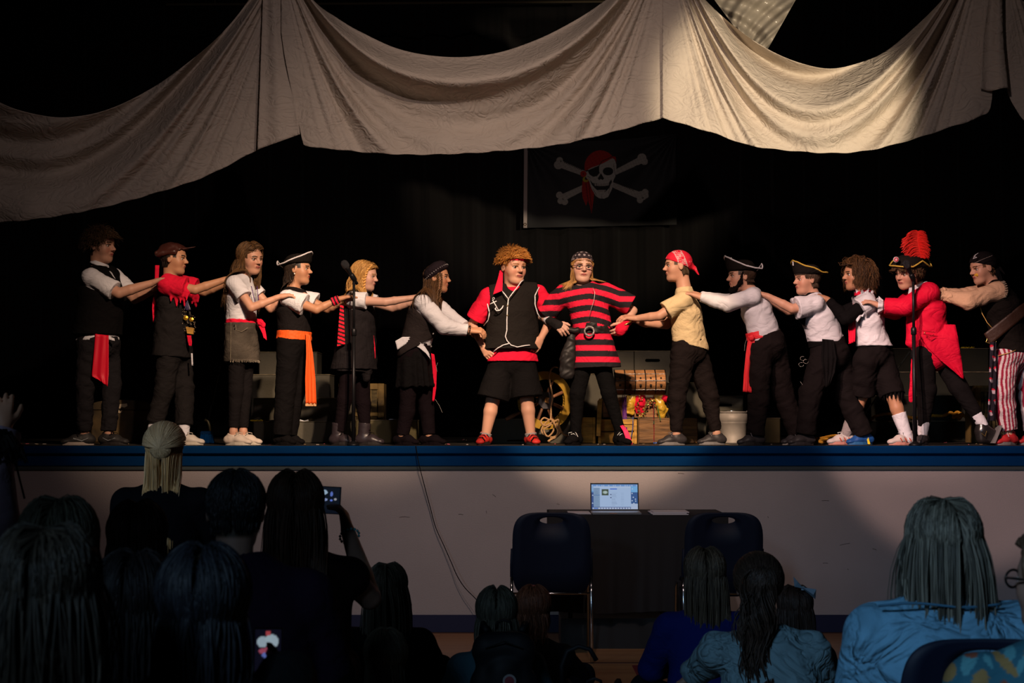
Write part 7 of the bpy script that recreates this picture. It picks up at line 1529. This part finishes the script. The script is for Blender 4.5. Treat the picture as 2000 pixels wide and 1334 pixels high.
# ------------------------------------------------------------------ the audience, seen from behind
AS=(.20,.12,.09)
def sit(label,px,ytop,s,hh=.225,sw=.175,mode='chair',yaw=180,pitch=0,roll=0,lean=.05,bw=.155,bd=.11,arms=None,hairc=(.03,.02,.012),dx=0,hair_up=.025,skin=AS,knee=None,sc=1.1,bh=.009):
    Y=F/s-D; top=P(px,ytop,Y); A=axes(yaw,pitch,roll); c=top-np.array([0,0,hair_up+.5*hh])+np.array([0,0,0])
    f=np.array([0,1.,0]); r=np.array([1.,0,0]); up=np.array([0,0,1.]); V=lambda *a: np.array(a,float)
    nb=c+V(0,-.02,-.62*hh-.03)+V(dx*.2,0,0); sm=nb+V(0,-.01,-.045); pz=.50 if mode=='chair' else .12
    pc=V(sm[0]+dx,sm[1]-lean,pz)
    k=hh/.225
    J={}
    for t,sg in (('a',-1),('b',1)):
        sh=sm+V(sg*sw,0,-.015); 
        if arms and t in arms: el,wr,tip,h=arms[t]
        elif mode=='chair': el=V(sh[0]+sg*.05,sh[1]+.06,max(sh[2]-.27*k,.55)); wr=V(sh[0]-sg*.03,sh[1]+.28,max(sh[2]-.36*k,.60)); tip=wr+V(-sg*.05,.08,0); h=dict(n=(0,0,-1),thumb=-sg)
        else: el=V(sh[0]+sg*.07,sh[1]+.10,max(sh[2]-.20*k,.2)); wr=V(sh[0]-sg*.02,sh[1]+.27*k,max(sh[2]-.22*k,.2)); tip=wr+V(-sg*.05,.06,0); h=dict(n=(0,0,-1),thumb=-sg)
        if mode=='chair': hip=pc+V(sg*.085,.03,.0); kn=pc+V(sg*.11,.36,-.02); an=pc+V(sg*.11,.38,-.41); toe=(0,1,0)
        else: hip=pc+V(sg*.08,.02,.0); kn=pc+V(sg*.26*k,.24*k,.06); an=pc+V(-sg*.06,.32*k,-.04); toe=(-sg,.4,0)
        if knee and t in knee: kn,an=knee[t]
        J[t]=dict(sh=sh,el=el,wr=wr,tip=tip,h=h,hip=hip,kn=kn,an=an,toe=toe)
    J['pc']=pc
    root=thing('person',label,'person',V(pc[0],pc[1],0))
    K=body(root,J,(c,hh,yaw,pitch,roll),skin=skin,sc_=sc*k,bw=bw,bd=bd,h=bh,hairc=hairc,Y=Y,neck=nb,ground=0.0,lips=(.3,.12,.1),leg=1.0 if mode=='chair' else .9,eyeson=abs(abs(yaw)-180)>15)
    return root,K
def cover(root,K,m,name='top',sl=(1.9,1.9),c=.022,col=None,belly=1.1,wr=.006,ws=14,nk=.27,h=.007,seed=1,slc=.012,cuff=None):
    """garment down to the seat"""
    S=SDF(); bw,bd,s=K['bw'],K['bd'],K['s']; q=(bd+c)/(bw+c); u=K['us']
    S.seg(K['pc']-[0,0,.04],K['wc'],bw+c,bw*.88*belly+c,.03,u=K['uh'],sq=q); S.seg(K['wc'],K['cc'],bw*.88*belly+c,bw*.98+c,.03,u=u,sq=q); S.seg(K['cc'],K['sm']-K['ax']*.03,bw*.98+c,bw*.72+c,.03,u=u,sq=q)
    S.seg(K['sha'],K['shb'],.042*s+c,.042*s+c,.04)
    for t,f in zip('ab',sl):
        S.seg(lerp(K['sm'],K['sh'+t],.55),K['nb']-K['ax']*.014,.036*s+c,.040*s+c*.7,.03)
        a,e,w_=K['sh'+t],K['el'+t],K['wr'+t]
        if f<=0: continue
        if f<=1: S.seg(a,lerp(a,e,f),.042*s+c,.036*s+c+slc,.015,cap=2)
        else: S.seg(a,e,.042*s+c,.034*s+c,.02); S.seg(e,lerp(e,w_,f-1),.034*s+c,.026*s+c if cuff is None else cuff,.015,cap=2)
    nd=nrm(K['c']-K['A'][2]*.2*K['h']-K['nb']); S.seg(K['nb']+nd*.01,K['nb']+nd*.12,nk*K['h'],nk*K['h']*1.6,.006,sub=True)
    return S.build(name,m,root,h=h,wr=wr,ws=ws,seed=seed,col=col)
def legs_(root,K,m):
    c=.014; s=K['s']; S=SDF(); S.seg(K['hipa'],K['hipb'],.09*s,.09*s,.03)
    for t in 'ab': S.seg(K['hip'+t],K['kn'+t],.074*s+c,.052*s+c,.03); S.seg(K['kn'+t],lerp(K['kn'+t],K['an'+t],.95),.052*s+c,.040*s+c,.02,cap=2)
    return S.build('trousers',m,root,h=.0075,wr=.005,ws=16)
DARKJ=cloth('dark_jeans',(.006,.007,.011)); 
def W(a,b,Y): return P(a,b,Y)
# blonde woman nearest the stage
r,K=sit('woman with long blonde half-tied hair and black top, head reaching above the stage edge',323,820,450,hh=.218,sw=.155,bw=.15,dx=.0,pitch=4)
cover(r,K,cloth('black_top',(.004,.004,.006)),'black_top'); legs_(r,K,DARKJ)
hair(r,K,(.55,.33,.13),n=4200,length=.36,r=.0019,curl=.03,flow=(0,-.6,-.8),vol=1.05,seed=1,col2=(.75,.52,.28),steps=18,fclear=False,face=.6,low=-.2,roots=lambda x,y,z: z<.35,clump=20)
hair(r,K,(.50,.34,.18),n=4200,length=.16,r=.0017,flow=(0,-1,0),vol=1.10,seed=2,col2=(.75,.56,.35),steps=14,grav=.0,sgn=0,tie=(0,-.56,.10),fclear=False,roots=lambda x,y,z: z>.0,name='tied_back_hair')
MB().tube([hl(K,.0+.06*math.cos(t),-.50,.10+.06*math.sin(t)) for t in [k*PI/6 for k in range(12)]],.006,6,closed=True).build('hair_tie',C_BLACK,r,True)
# row at the left
r,K=sit('person with greyish blonde hair, second head from the picture corner below the raised hand',118,955,800,hh=.225,sw=.17,yaw=176)
cover(r,K,cloth('dark_grey_top',(.006,.007,.009))); legs_(r,K,DARKJ)
hair(r,K,(.055,.050,.036),n=3600,length=.34,r=.0019,curl=.05,flow=(0,-.3,-.9),vol=1.09,seed=4,col2=(.14,.13,.09),fclear=False,low=-.3,clump=20,face=.5)
r,K=sit('nearest and largest head, long wavy brown hair, cut off by the picture corner',92,1002,1120,hh=.225,sw=.17,lean=.02)
cover(r,K,cloth('near_black_top',(.004,.004,.005))); legs_(r,K,DARKJ)
hair(r,K,(.022,.017,.012),n=4600,length=.40,r=.0019,curl=.09,cfreq=8,flow=(0,-.3,-.9),vol=1.10,seed=5,col2=(.065,.05,.036),fclear=False,low=-.3,clump=24,face=.5)
r,K=sit('person with dark reddish hair seated directly behind the blonde woman',270,966,640,hh=.215,sw=.16)
cover(r,K,cloth('near_black_top',(.004,.004,.005))); legs_(r,K,DARKJ)
hair(r,K,(.022,.008,.006),n=3200,length=.26,r=.0019,curl=.05,flow=(0,-.3,-.9),vol=1.08,seed=6,col2=(.065,.022,.016),fclear=False,low=-.3,clump=20,face=.5)
r,K=sit('dark-haired person seated low behind the reddish-haired one',262,1060,860,hh=.22,sw=.16)
cover(r,K,cloth('near_black_top',(.004,.004,.005))); legs_(r,K,DARKJ)
hair(r,K,(.010,.009,.010),n=3200,length=.20,r=.0019,curl=.06,flow=(0,-.3,-.9),vol=1.08,seed=7,col2=(.030,.024,.024),fclear=False,low=-.4,clump=20,face=.5)
# man with short hair
r,K=sit('man with short dark hair in a dark purple shirt, beside the woman filming',462,910,740,hh=.215,sw=.19,bw=.19,bd=.125,hair_up=.012,yaw=182)
cover(r,K,cloth('dark_purple_shirt',(.0085,.004,.012)),'shirt',sl=(.8,.8),c=.03); legs_(r,K,DARKJ)
hair(r,K,(.007,.007,.008),n=4200,length=.030,r=.0018,flow=(0,-.4,-1),vol=1.02,seed=8,col2=(.02,.02,.022),fclear=False,low=-.75,face=.4,steps=6)
# the man with glowing phone low
r,K=sit('dark-haired person holding a low glowing phone at the bottom of the picture',400,1046,980,hh=.225,sw=.17,bw=.17,arms=dict(b=(P(560,1330,F/980-D+.10),P(535,1345,F/980-D+.26),P(530,1290,F/980-D+.36),dict(n=(-.3,-.9,0),thumb=-1,curl=.4))))
cover(r,K,cloth('near_black_top',(.004,.004,.005))); legs_(r,K,DARKJ)
hair(r,K,(.008,.009,.012),n=3600,length=.16,r=.0019,curl=.05,flow=(0,-.3,-.9),vol=1.07,seed=9,col2=(.022,.024,.032),fclear=False,low=-.5,clump=20,face=.5)
def phone(label,c,rx,up,w,h_,screen,seed,glow):
    root=thing('smartphone',label,'phone',c); rx=nrm(rx); up=nrm(np.array(up)-rx*np.dot(up,rx)); n=nrm(np.cross(rx,up)); 
    if n[1]>0: n=-n
    MB().prism([(-w/2,-h_/2),(w/2,-h_/2),(w/2,h_/2),(-w/2,h_/2)],c,rx,up,-n*.009).build('phone_body',mat('phone_black',(.01,.01,.012),.3),root)
    nx,ny=34,54; rs=np.random.RandomState(seed); V=[c+rx*w*(i/(nx-1)-.5)*.92+up*h_*(j/(ny-1)-.5)*.94+n*.0008 for j in range(ny) for i in range(nx)]
    Fc=[(j*nx+i,j*nx+i+1,(j+1)*nx+i+1,(j+1)*nx+i) for j in range(ny-1) for i in range(nx-1)]
    m=bpy.data.materials.get('phone_screen') or bpy.data.materials.new('phone_screen'); m.use_nodes=True; N=m.node_tree.nodes; b=N['Principled BSDF']
    if 'Attribute' not in N: at=N.new('ShaderNodeAttribute'); at.attribute_name='Col'; m.node_tree.links.new(at.outputs['Color'],b.inputs['Emission Color']); b.inputs['Emission Strength'].default_value=glow; b.inputs['Base Color'].default_value=(0,0,0,1)
    o=pydata('screen',V,Fc,root,m,False); U=np.array([[i/(nx-1),j/(ny-1)] for j in range(ny) for i in range(nx)]); setcol(o,screen(U[:,0],U[:,1]))
    return root
def scr1(u,v):
    C=np.tile(np.array([.004,.006,.012]),(len(u),1))
    for a,b,r_,q,c in ((.30,.80,.22,.7,(.30,.42,.55)),(.62,.74,.10,1.6,(.10,.16,.5)),(.30,.52,.26,.35,(.22,.28,.50)),(.62,.50,.09,.8,(.12,.20,.70)),(.8,.55,.09,1,(.30,.3,.34))): C[((u-a)**2+((v-b)/q)**2)<r_*r_*.35]=c
    return C
def scr2(u,v):
    C=np.tile(np.array([.004,.004,.010]),(len(u),1))
    for a,b,r_,q,c in ((.5,.93,.10,.5,(.35,.05,.06)),(.28,.78,.20,.5,(.28,.36,.42)),(.66,.79,.24,.5,(.30,.38,.44)),(.5,.84,.12,.4,(.3,.4,.45)),(.45,.62,.30,.2,(.30,.06,.10)),(.55,.55,.28,.2,(.10,.14,.40)),(.62,.50,.18,.2,(.35,.40,.5)),(.70,.38,.14,.5,(.06,.10,.42)),(.72,.30,.09,.5,(.2,.25,.4)),(.72,.18,.10,.5,(.28,.34,.45))): C[((u-a)**2+((v-b)/q)**2)<r_*r_]=c
    return C
Yp=F/980-D+.34
phone('glowing phone held low by the dark-haired person at the bottom',P(523,1285,Yp),(1,0,0),(0,.1,1),.062,.130,scr2,1,.8)
# woman filming with raised arm
Yw=F/580-D; h1=dict(n=(-.8,.35,.2),thumb=-1,curl=.55,s=1.0)
r,K=sit('woman with long reddish brown hair filming the stage with raised arm',578,908,580,hh=.23,sw=.185,bw=.175,bd=.12,arms=dict(b=(P(722,1168,Yw+.05),P(679,1036,Yw+.30),P(664,968,Yw+.36),h1)),yaw=184,sc=1.25,bh=.0055)
cover(r,K,cloth('dark_maroon_top',(.010,.004,.004),var=.6,vscale=12),'sleeveless_top',sl=(0,0),c=.016,wr=.004); legs_(r,K,DARKJ)
hair(r,K,(.040,.019,.012),n=4200,length=.36,r=.0019,curl=.03,flow=(0,-.3,-.9),vol=1.07,seed=10,col2=(.11,.052,.03),fclear=False,low=-.3,clump=20,face=.5,steps=18)
d=nrm(K['wrb']-K['elb']); a_=nrm(np.cross(d,[0,0,1])); b2=np.cross(d,a_); cc=K['wrb']-d*.03; q=MB()
for k in range(16): an=2*PI*k/16; q.lathe([(.0006,-.006),(.006,0),(.0006,.006)],cc+(a_*math.cos(an)+b2*math.sin(an))*.034,None,6)
q.build('turquoise_bead_bracelet',mat('turquoise_bead',(.02,.30,.36),.25,spec=.6),r,True)
phone('raised phone filming the stage, held by the woman with reddish brown hair',P(642,977,Yw+.37),(1,-.05,-.05),(.05,0,1),.085,.098,scr1,3,.8)
# girl with long pale hair, one knee up
Y7=F/480-D
r,K=sit('girl with very long straight greyish blonde hair sitting on the floor, one knee up',757,1089,480,hh=.20,sw=.14,mode='floor',bw=.125,bd=.095,sc=.95,knee=dict(b=(P(860,1308,Y7+.12),np.array([P(875,1300,Y7+.3)[0],Y7+.30,.08]))))
cover(r,K,cloth('near_black_top',(.004,.004,.005))); legs_(r,K,DARKJ)
hair(r,K,(.060,.058,.046),n=4200,length=.62,r=.0019,curl=.02,flow=(.2,-.3,-.9),vol=1.06,seed=11,col2=(.15,.145,.115),fclear=False,low=-.3,clump=20,face=.5,steps=24)
r,K=sit('small child with short blonde hair low in front of the long-haired girl',754,1221,580,hh=.195,sw=.125,mode='floor',bw=.115,bd=.09,sc=.9,hair_up=.012)
cover(r,K,cloth('dark_red_top',(.014,.004,.005),var=.8,vscale=20)); legs_(r,K,DARKJ)
hair(r,K,(.060,.048,.034),n=3400,length=.085,r=.0018,curl=.1,flow=(.3,-.4,-.8),vol=1.05,seed=12,col2=(.14,.115,.08),fclear=False,low=-.6,face=.4,steps=8)
# children by the empty chair
Y11=F/480-D
r,K=sit('child with pale bobbed hair and blue-grey hoodie, wearing a black backpack',970,1138,480,hh=.20,sw=.135,mode='floor',bw=.125,bd=.095,sc=.95)
mh=cloth('blue_grey_hoodie',(.035,.085,.115)); o=cover(r,K,mh,'hoodie',c=.026)
S=SDF(); S.seg(K['nb']+[-.05,-.05,-.02],K['nb']+[.05,-.05,-.02],.045,.045,.03); S.seg(K['nb']+[-.07,.0,.0],K['nb']+[0,-.07,-.01],.035,.04,.02); S.seg(K['nb']+[.07,.0,.0],K['nb']+[0,-.07,-.01],.035,.04,.02); S.build('hood',mh,r,h=.006,wr=.004,ws=25)
legs_(r,K,DARKJ)
hair(r,K,(.055,.050,.038),n=3600,length=.14,r=.0018,curl=.03,flow=(0,-.2,-1),vol=1.10,seed=13,col2=(.13,.12,.09),fclear=False,low=-.35,face=.45,clump=18)
def backpack(label,K,c,w,h_,dp,name='backpack'):
    root=thing(name,label,'backpack',c-np.array([0,0,h_/2])); X=np.eye(3); S=SDF(); c=np.array(c,float)
    S.seg(c+[-w*.22,0,h_*.18],c+[w*.22,0,h_*.18],w*.30,w*.30,.03,u=[0,0,1],sq=dp/w*1.4); S.seg(c+[-w*.25,0,-h_*.22],c+[w*.25,0,-h_*.22],w*.30,w*.30,.06,u=[0,0,1],sq=dp/w*1.6); S.seg(c+[0,-dp*.3,-h_*.2],c+[0,-dp*.3,-h_*.05],w*.30,w*.26,.02,u=[1,0,0],sq=.45)
    mb=mat('black_nylon',(.006,.006,.008),.6,spec=.2); S.build('pack_body',mb,root,h=.006,wr=.004,ws=18)
    MB().tube([c+[-.03,0,h_*.42],c+[-.025,-.01,h_*.50],c+[0,-.015,h_*.53],c+[.025,-.01,h_*.50],c+[.03,0,h_*.42]],.006,6).build('top_loop',mb,root,True)
    for s in (-1,1): MB().tube([c+[s*w*.28,dp*.3,h_*.38],c+[s*w*.34,dp*.7,h_*.46],c+[s*w*.38,dp*1.2,h_*.2]],.014,6).build('strap',mb,root,True)
    MB().tube([c+[-w*.3,-dp*.55,h_*.22],c+[0,-dp*.7,h_*.30],c+[w*.3,-dp*.55,h_*.22]],.003,5).build('zipper',mat('zipper_dark',(.03,.03,.03),.4,.5),root)
    return root,c
rt,c=backpack('black backpack with round red badge on the back of the hooded child',K,np.array([P(985,1300,Y11)[0],Y11-.235,P(985,1300,Y11-.23)[2]]),.24,.34,.09)
bc=P(995,1330,Y11-.34); b=MB().lathe([(.026,0),(.026,.004),(.001,.005)],bc,[(1,0,0),(0,0,1),(0,-1,0)],24).build('round_badge',mat('badge_pale',(.22,.20,.21),.6),rt); MB().lathe([(.018,0),(.018,.003),(.001,.004)],bc-np.array([0,.004,0]),[(1,0,0),(0,0,1),(0,-1,0)],20).build('badge_centre',mat('badge_red',(.16,.02,.03),.6),b)
r,K=sit('child with reddish hair tied up by a coral headband, beside the hooded child',1042,1136,430,hh=.195,sw=.13,mode='floor',bw=.12,bd=.09,sc=.9,yaw=170)
cover(r,K,cloth('near_black_top',(.004,.004,.005))); legs_(r,K,DARKJ)
hair(r,K,(.055,.022,.012),n=3000,length=.13,r=.0018,curl=.25,cfreq=12,flow=(.2,-.4,-.7),vol=1.08,seed=14,col2=(.15,.065,.035),fclear=False,low=-.3,face=.45)
MB().tube([hl(K,.37*math.cos(t),.05-.05*math.sin(t),.13+.40*math.sin(t)) for t in [k*PI/12 for k in range(13)]],.006,6).build('headband',mat('coral_band',(.22,.05,.04),.7),r,True)
Yb=F/520-D; 
rt,c=backpack('black backpack slumped on the gym floor by the chair leg, its strap looping up',None,np.array([P(1160,1330,Yb)[0],Yb,.20]),.28,.36,.11)
MB().tube([P(1098,1334,Yb),P(1097,1300,Yb),P(1108,1272,Yb),P(1130,1262,Yb),P(1152,1268,Yb),P(1165,1290,Yb)],.010,6).build('loose_strap',mat('black_nylon',(.006,.006,.008)),rt,True)
# women on the floor at the right
r,K=sit('woman with long straight brown hair in royal blue top on the floor',1376,1060,455,hh=.215,sw=.155,mode='floor',bw=.14,bd=.10,sc=1.0)
cover(r,K,cloth('royal_blue_top',(.004,.010,.10)),'blue_top'); legs_(r,K,DARKJ)
hair(r,K,(.045,.032,.022),n=4200,length=.33,r=.0019,curl=.02,flow=(0,-.3,-.9),vol=1.08,seed=15,col2=(.12,.09,.06),fclear=False,low=-.3,clump=20,face=.5,steps=18)
Y15=F/540-D
r,K=sit('woman with wavy dark ponytail in pale blue-grey shirt on the floor',1480,1072,540,hh=.22,sw=.165,mode='floor',bw=.155,bd=.11,sc=1.05,dx=.08,arms=dict(a=(P(1385,1290,Y15+.06),P(1352,1322,Y15+.16),P(1340,1332,Y15+.20),dict(n=(0,0,-1),thumb=1))),bh=.006)
mp_=cloth('pale_blue_grey_shirt',(.12,.20,.24),fold=.9); cover(r,K,mp_,'shirt',c=.026,wr=.008)
S=SDF(); nd=np.array([0,.1,1]); S.seg(K['nb']-[0,0,.01],K['nb']+nd*.035,.078,.070,.01,cap=3); S.build('collar',mp_,r,h=.006); legs_(r,K,DARKJ)
S=SDF(); S.seg(K['pc']-[0,0,.02],K['pc']+[0,0,.06],.185,.18,.01,u=[1,0,0],sq=.8,cap=3); S.build('blue_waistband',cloth('blue_denim',(.02,.08,.18)),r,h=.007,wr=.004)
hair(r,K,(.020,.011,.008),n=3600,length=.10,r=.0018,curl=.05,flow=(0,-1,-.2),vol=1.06,seed=16,col2=(.05,.03,.02),fclear=False,low=-.3,face=.5,sgn=-.3,grav=.3)
hair(r,K,(.018,.010,.007),n=2600,length=.42,r=.0019,curl=.38,cfreq=14,flow=(-.3,-.5,-.8),vol=1.15,seed=17,col2=(.055,.032,.022),fclear=False,low=-.9,face=.9,roots=lambda x,y,z: y<-.7 and abs(x)<.4,clump=14,steps=20,sgn=.3,name='ponytail')
r,K=sit('small child with dark hair and pale blue hair bow beside the wavy ponytail',1552,1134,440,hh=.19,sw=.12,mode='floor',bw=.11,bd=.085,sc=.85)
cover(r,K,cloth('near_black_top',(.004,.004,.005))); legs_(r,K,DARKJ)
hair(r,K,(.016,.009,.007),n=3000,length=.28,r=.0018,curl=.08,flow=(.2,-.3,-.9),vol=1.07,seed=18,col2=(.045,.026,.02),fclear=False,low=-.3,clump=16,face=.5)
Yc=K['c'][1]-.10; q=MB(); b0=P(1568,1149,Yc)
for s,(dx,dz) in ((-1,(-.020,.024)),(1,(.036,-.022))):
    e=b0+np.array([dx,0,dz])*1.2; q.add([b0+[0,0,.004],b0+[0,-.012,0],b0+[0,0,-.004],e+[s*.016,.004,.022],e+[s*.0,-.02,.0],e+[s*.012,.004,-.022]],[(0,1,4,3),(1,2,5,4),(0,3,5,2),(3,4,5)])
q.tube([b0+[0,0,.008],b0+[0,0,-.008]],.008,6); q.build('hair_bow',mat('pale_blue_ribbon',(.16,.24,.32),.6),r)
# woman in the denim shirt
r,K=sit('woman in light blue denim shirt with long brown hair, seated on a dark chair',1838,955,760,hh=.225,sw=.175,bw=.165,bd=.12,dx=.02,lean=.02,yaw=192,roll=0)
mdn=cloth('light_denim',(.10,.24,.36),var=.25,vscale=7,bump=.3,bscale=90,fold=1.0); cover(r,K,mdn,'denim_shirt',c=.036,wr=.009,ws=12,h=.0055)
q=MB(); z=K['sm'][2]-.10
ribs=[]; 
S=SDF(); nd=nrm(K['c']-K['A'][2]*.2*K['h']-K['nb']); S.seg(K['nb']-nd*.0,K['nb']+nd*.035,.095,.080,.01,cap=3); S.seg(K['nb']+[-.06,-.045,-.0],K['nb']+[.06,-.045,-.0],.042,.042,.02); S.build('collar',mdn,r,h=.006,wr=.003)
MB().tube([P(x,1182+4*math.cos(x*.03),K['Y']-.150+abs(x-1838)**2*2.6e-6) for x in range(1716,1966,12)],.0035,5).build('yoke_seam',mat('denim_seam',(.03,.10,.17),.8),r,True)
legs_(r,K,DARKJ)
hair(r,K,(.045,.040,.030),n=5200,length=.66,r=.0018,curl=.015,flow=(0,-.3,-.9),vol=1.07,seed=19,col2=(.20,.18,.14),fclear=False,low=-.3,clump=22,face=.45,steps=20)
stack_chair('dark stacking chair back carrying the woman in the denim shirt',1912,F/800-D,ptop=1244,pside=166,hh=1.0)
# person at the far end with glasses and floral shirt
r,K=sit('person with glasses and blue floral shirt cut off by the picture edge',2064,1010,900,hh=.225,sw=.18,bw=.17,bd=.12,yaw=-140)
def flo(V):
    t=np.sin(V[:,0]*90+3*np.sin(V[:,2]*40))*np.sin(V[:,2]*80+3*np.sin(V[:,0]*50)); t2=np.sin(V[:,0]*55+1)*np.sin(V[:,2]*60+2+2*np.sin(V[:,0]*30)); C=np.tile(np.array([.02,.09,.13]),(len(V),1)); C[t>.35]=(.06,.20,.24); C[t2>.55]=(.20,.13,.05); C[t2<-.7]=(.16,.05,.03); return C
cover(r,K,VCLOTH,'floral_shirt',c=.03,col=flo,wr=.006,h=.005); legs_(r,K,DARKJ)
hair(r,K,(.045,.025,.014),n=3600,length=.20,r=.0018,curl=.05,flow=(0,-.3,-.9),vol=1.07,seed=20,col2=(.11,.06,.035),face=.45)
q=MB()
for s in (-1,1):
    cc=hl(K,.145*s,.40,.005); q.tube([cc+(K['A'][0]*.12*math.cos(t)+K['A'][2]*.085*math.sin(t))*K['h'] for t in [k*PI/10 for k in range(20)]],.003,5,closed=True); q.tube([hl(K,.265*s,.39,.02),hl(K,.36*s,.25,.03),hl(K,.37*s,0,.02)],.0028,5)
q.build('glasses',mat('black_frame',(.006,.006,.006),.3),r,True)
# raised arm at the picture's other edge
Y0=F/620-D; 
r,K=sit('person at the picture edge raising a hand from a lavender cuff',-75,905,620,hh=.22,sw=.165,bw=.15,arms=dict(b=(P(-12,935,Y0+.04),P(10,832,Y0+.10),P(4,772,Y0+.12),dict(n=(-.2,.9,0),thumb=-1,curl=.45,s=.9))),bh=.0055,skin=(.50,.27,.18))
ml_=cloth('lavender_shirt',(.34,.28,.40)); cover(r,K,ml_,'lavender_shirt',cuff=.056); legs_(r,K,DARKJ)
hair(r,K,(.02,.014,.010),n=2000,length=.12,r=.0018,flow=(0,-.3,-.9),vol=1.07,seed=21,fclear=False,face=.5)
ft=thing('feather_wand','black feathers on a thin stick held by the raised hand','feathers',P(47,972,Y0-.02))
MB().tube([P(18,860,Y0+.0),P(32,910,Y0),P(48,974,Y0-.02)],.0032,6).build('stick',C_BLACK,ft)
q=MB(); rs=np.random.RandomState(4)
for i in range(46):
    x=rs.uniform(-12,26); p0=P(x*.8+2,rs.uniform(838,862),Y0+rs.uniform(-.03,.02)); L_=rs.uniform(35,62); p1=P(x*1.25+6+rs.uniform(-4,6),850+L_*.5,Y0+rs.uniform(-.05,.02)); p2=P(x*1.6+8+rs.uniform(-4,8),850+L_,Y0+rs.uniform(-.06,.02)); q.tube([p0,p1,p2],[.006,.010,.001],5)
q.build('feathers',mat('black_feather',(.006,.005,.006),.7),ft)
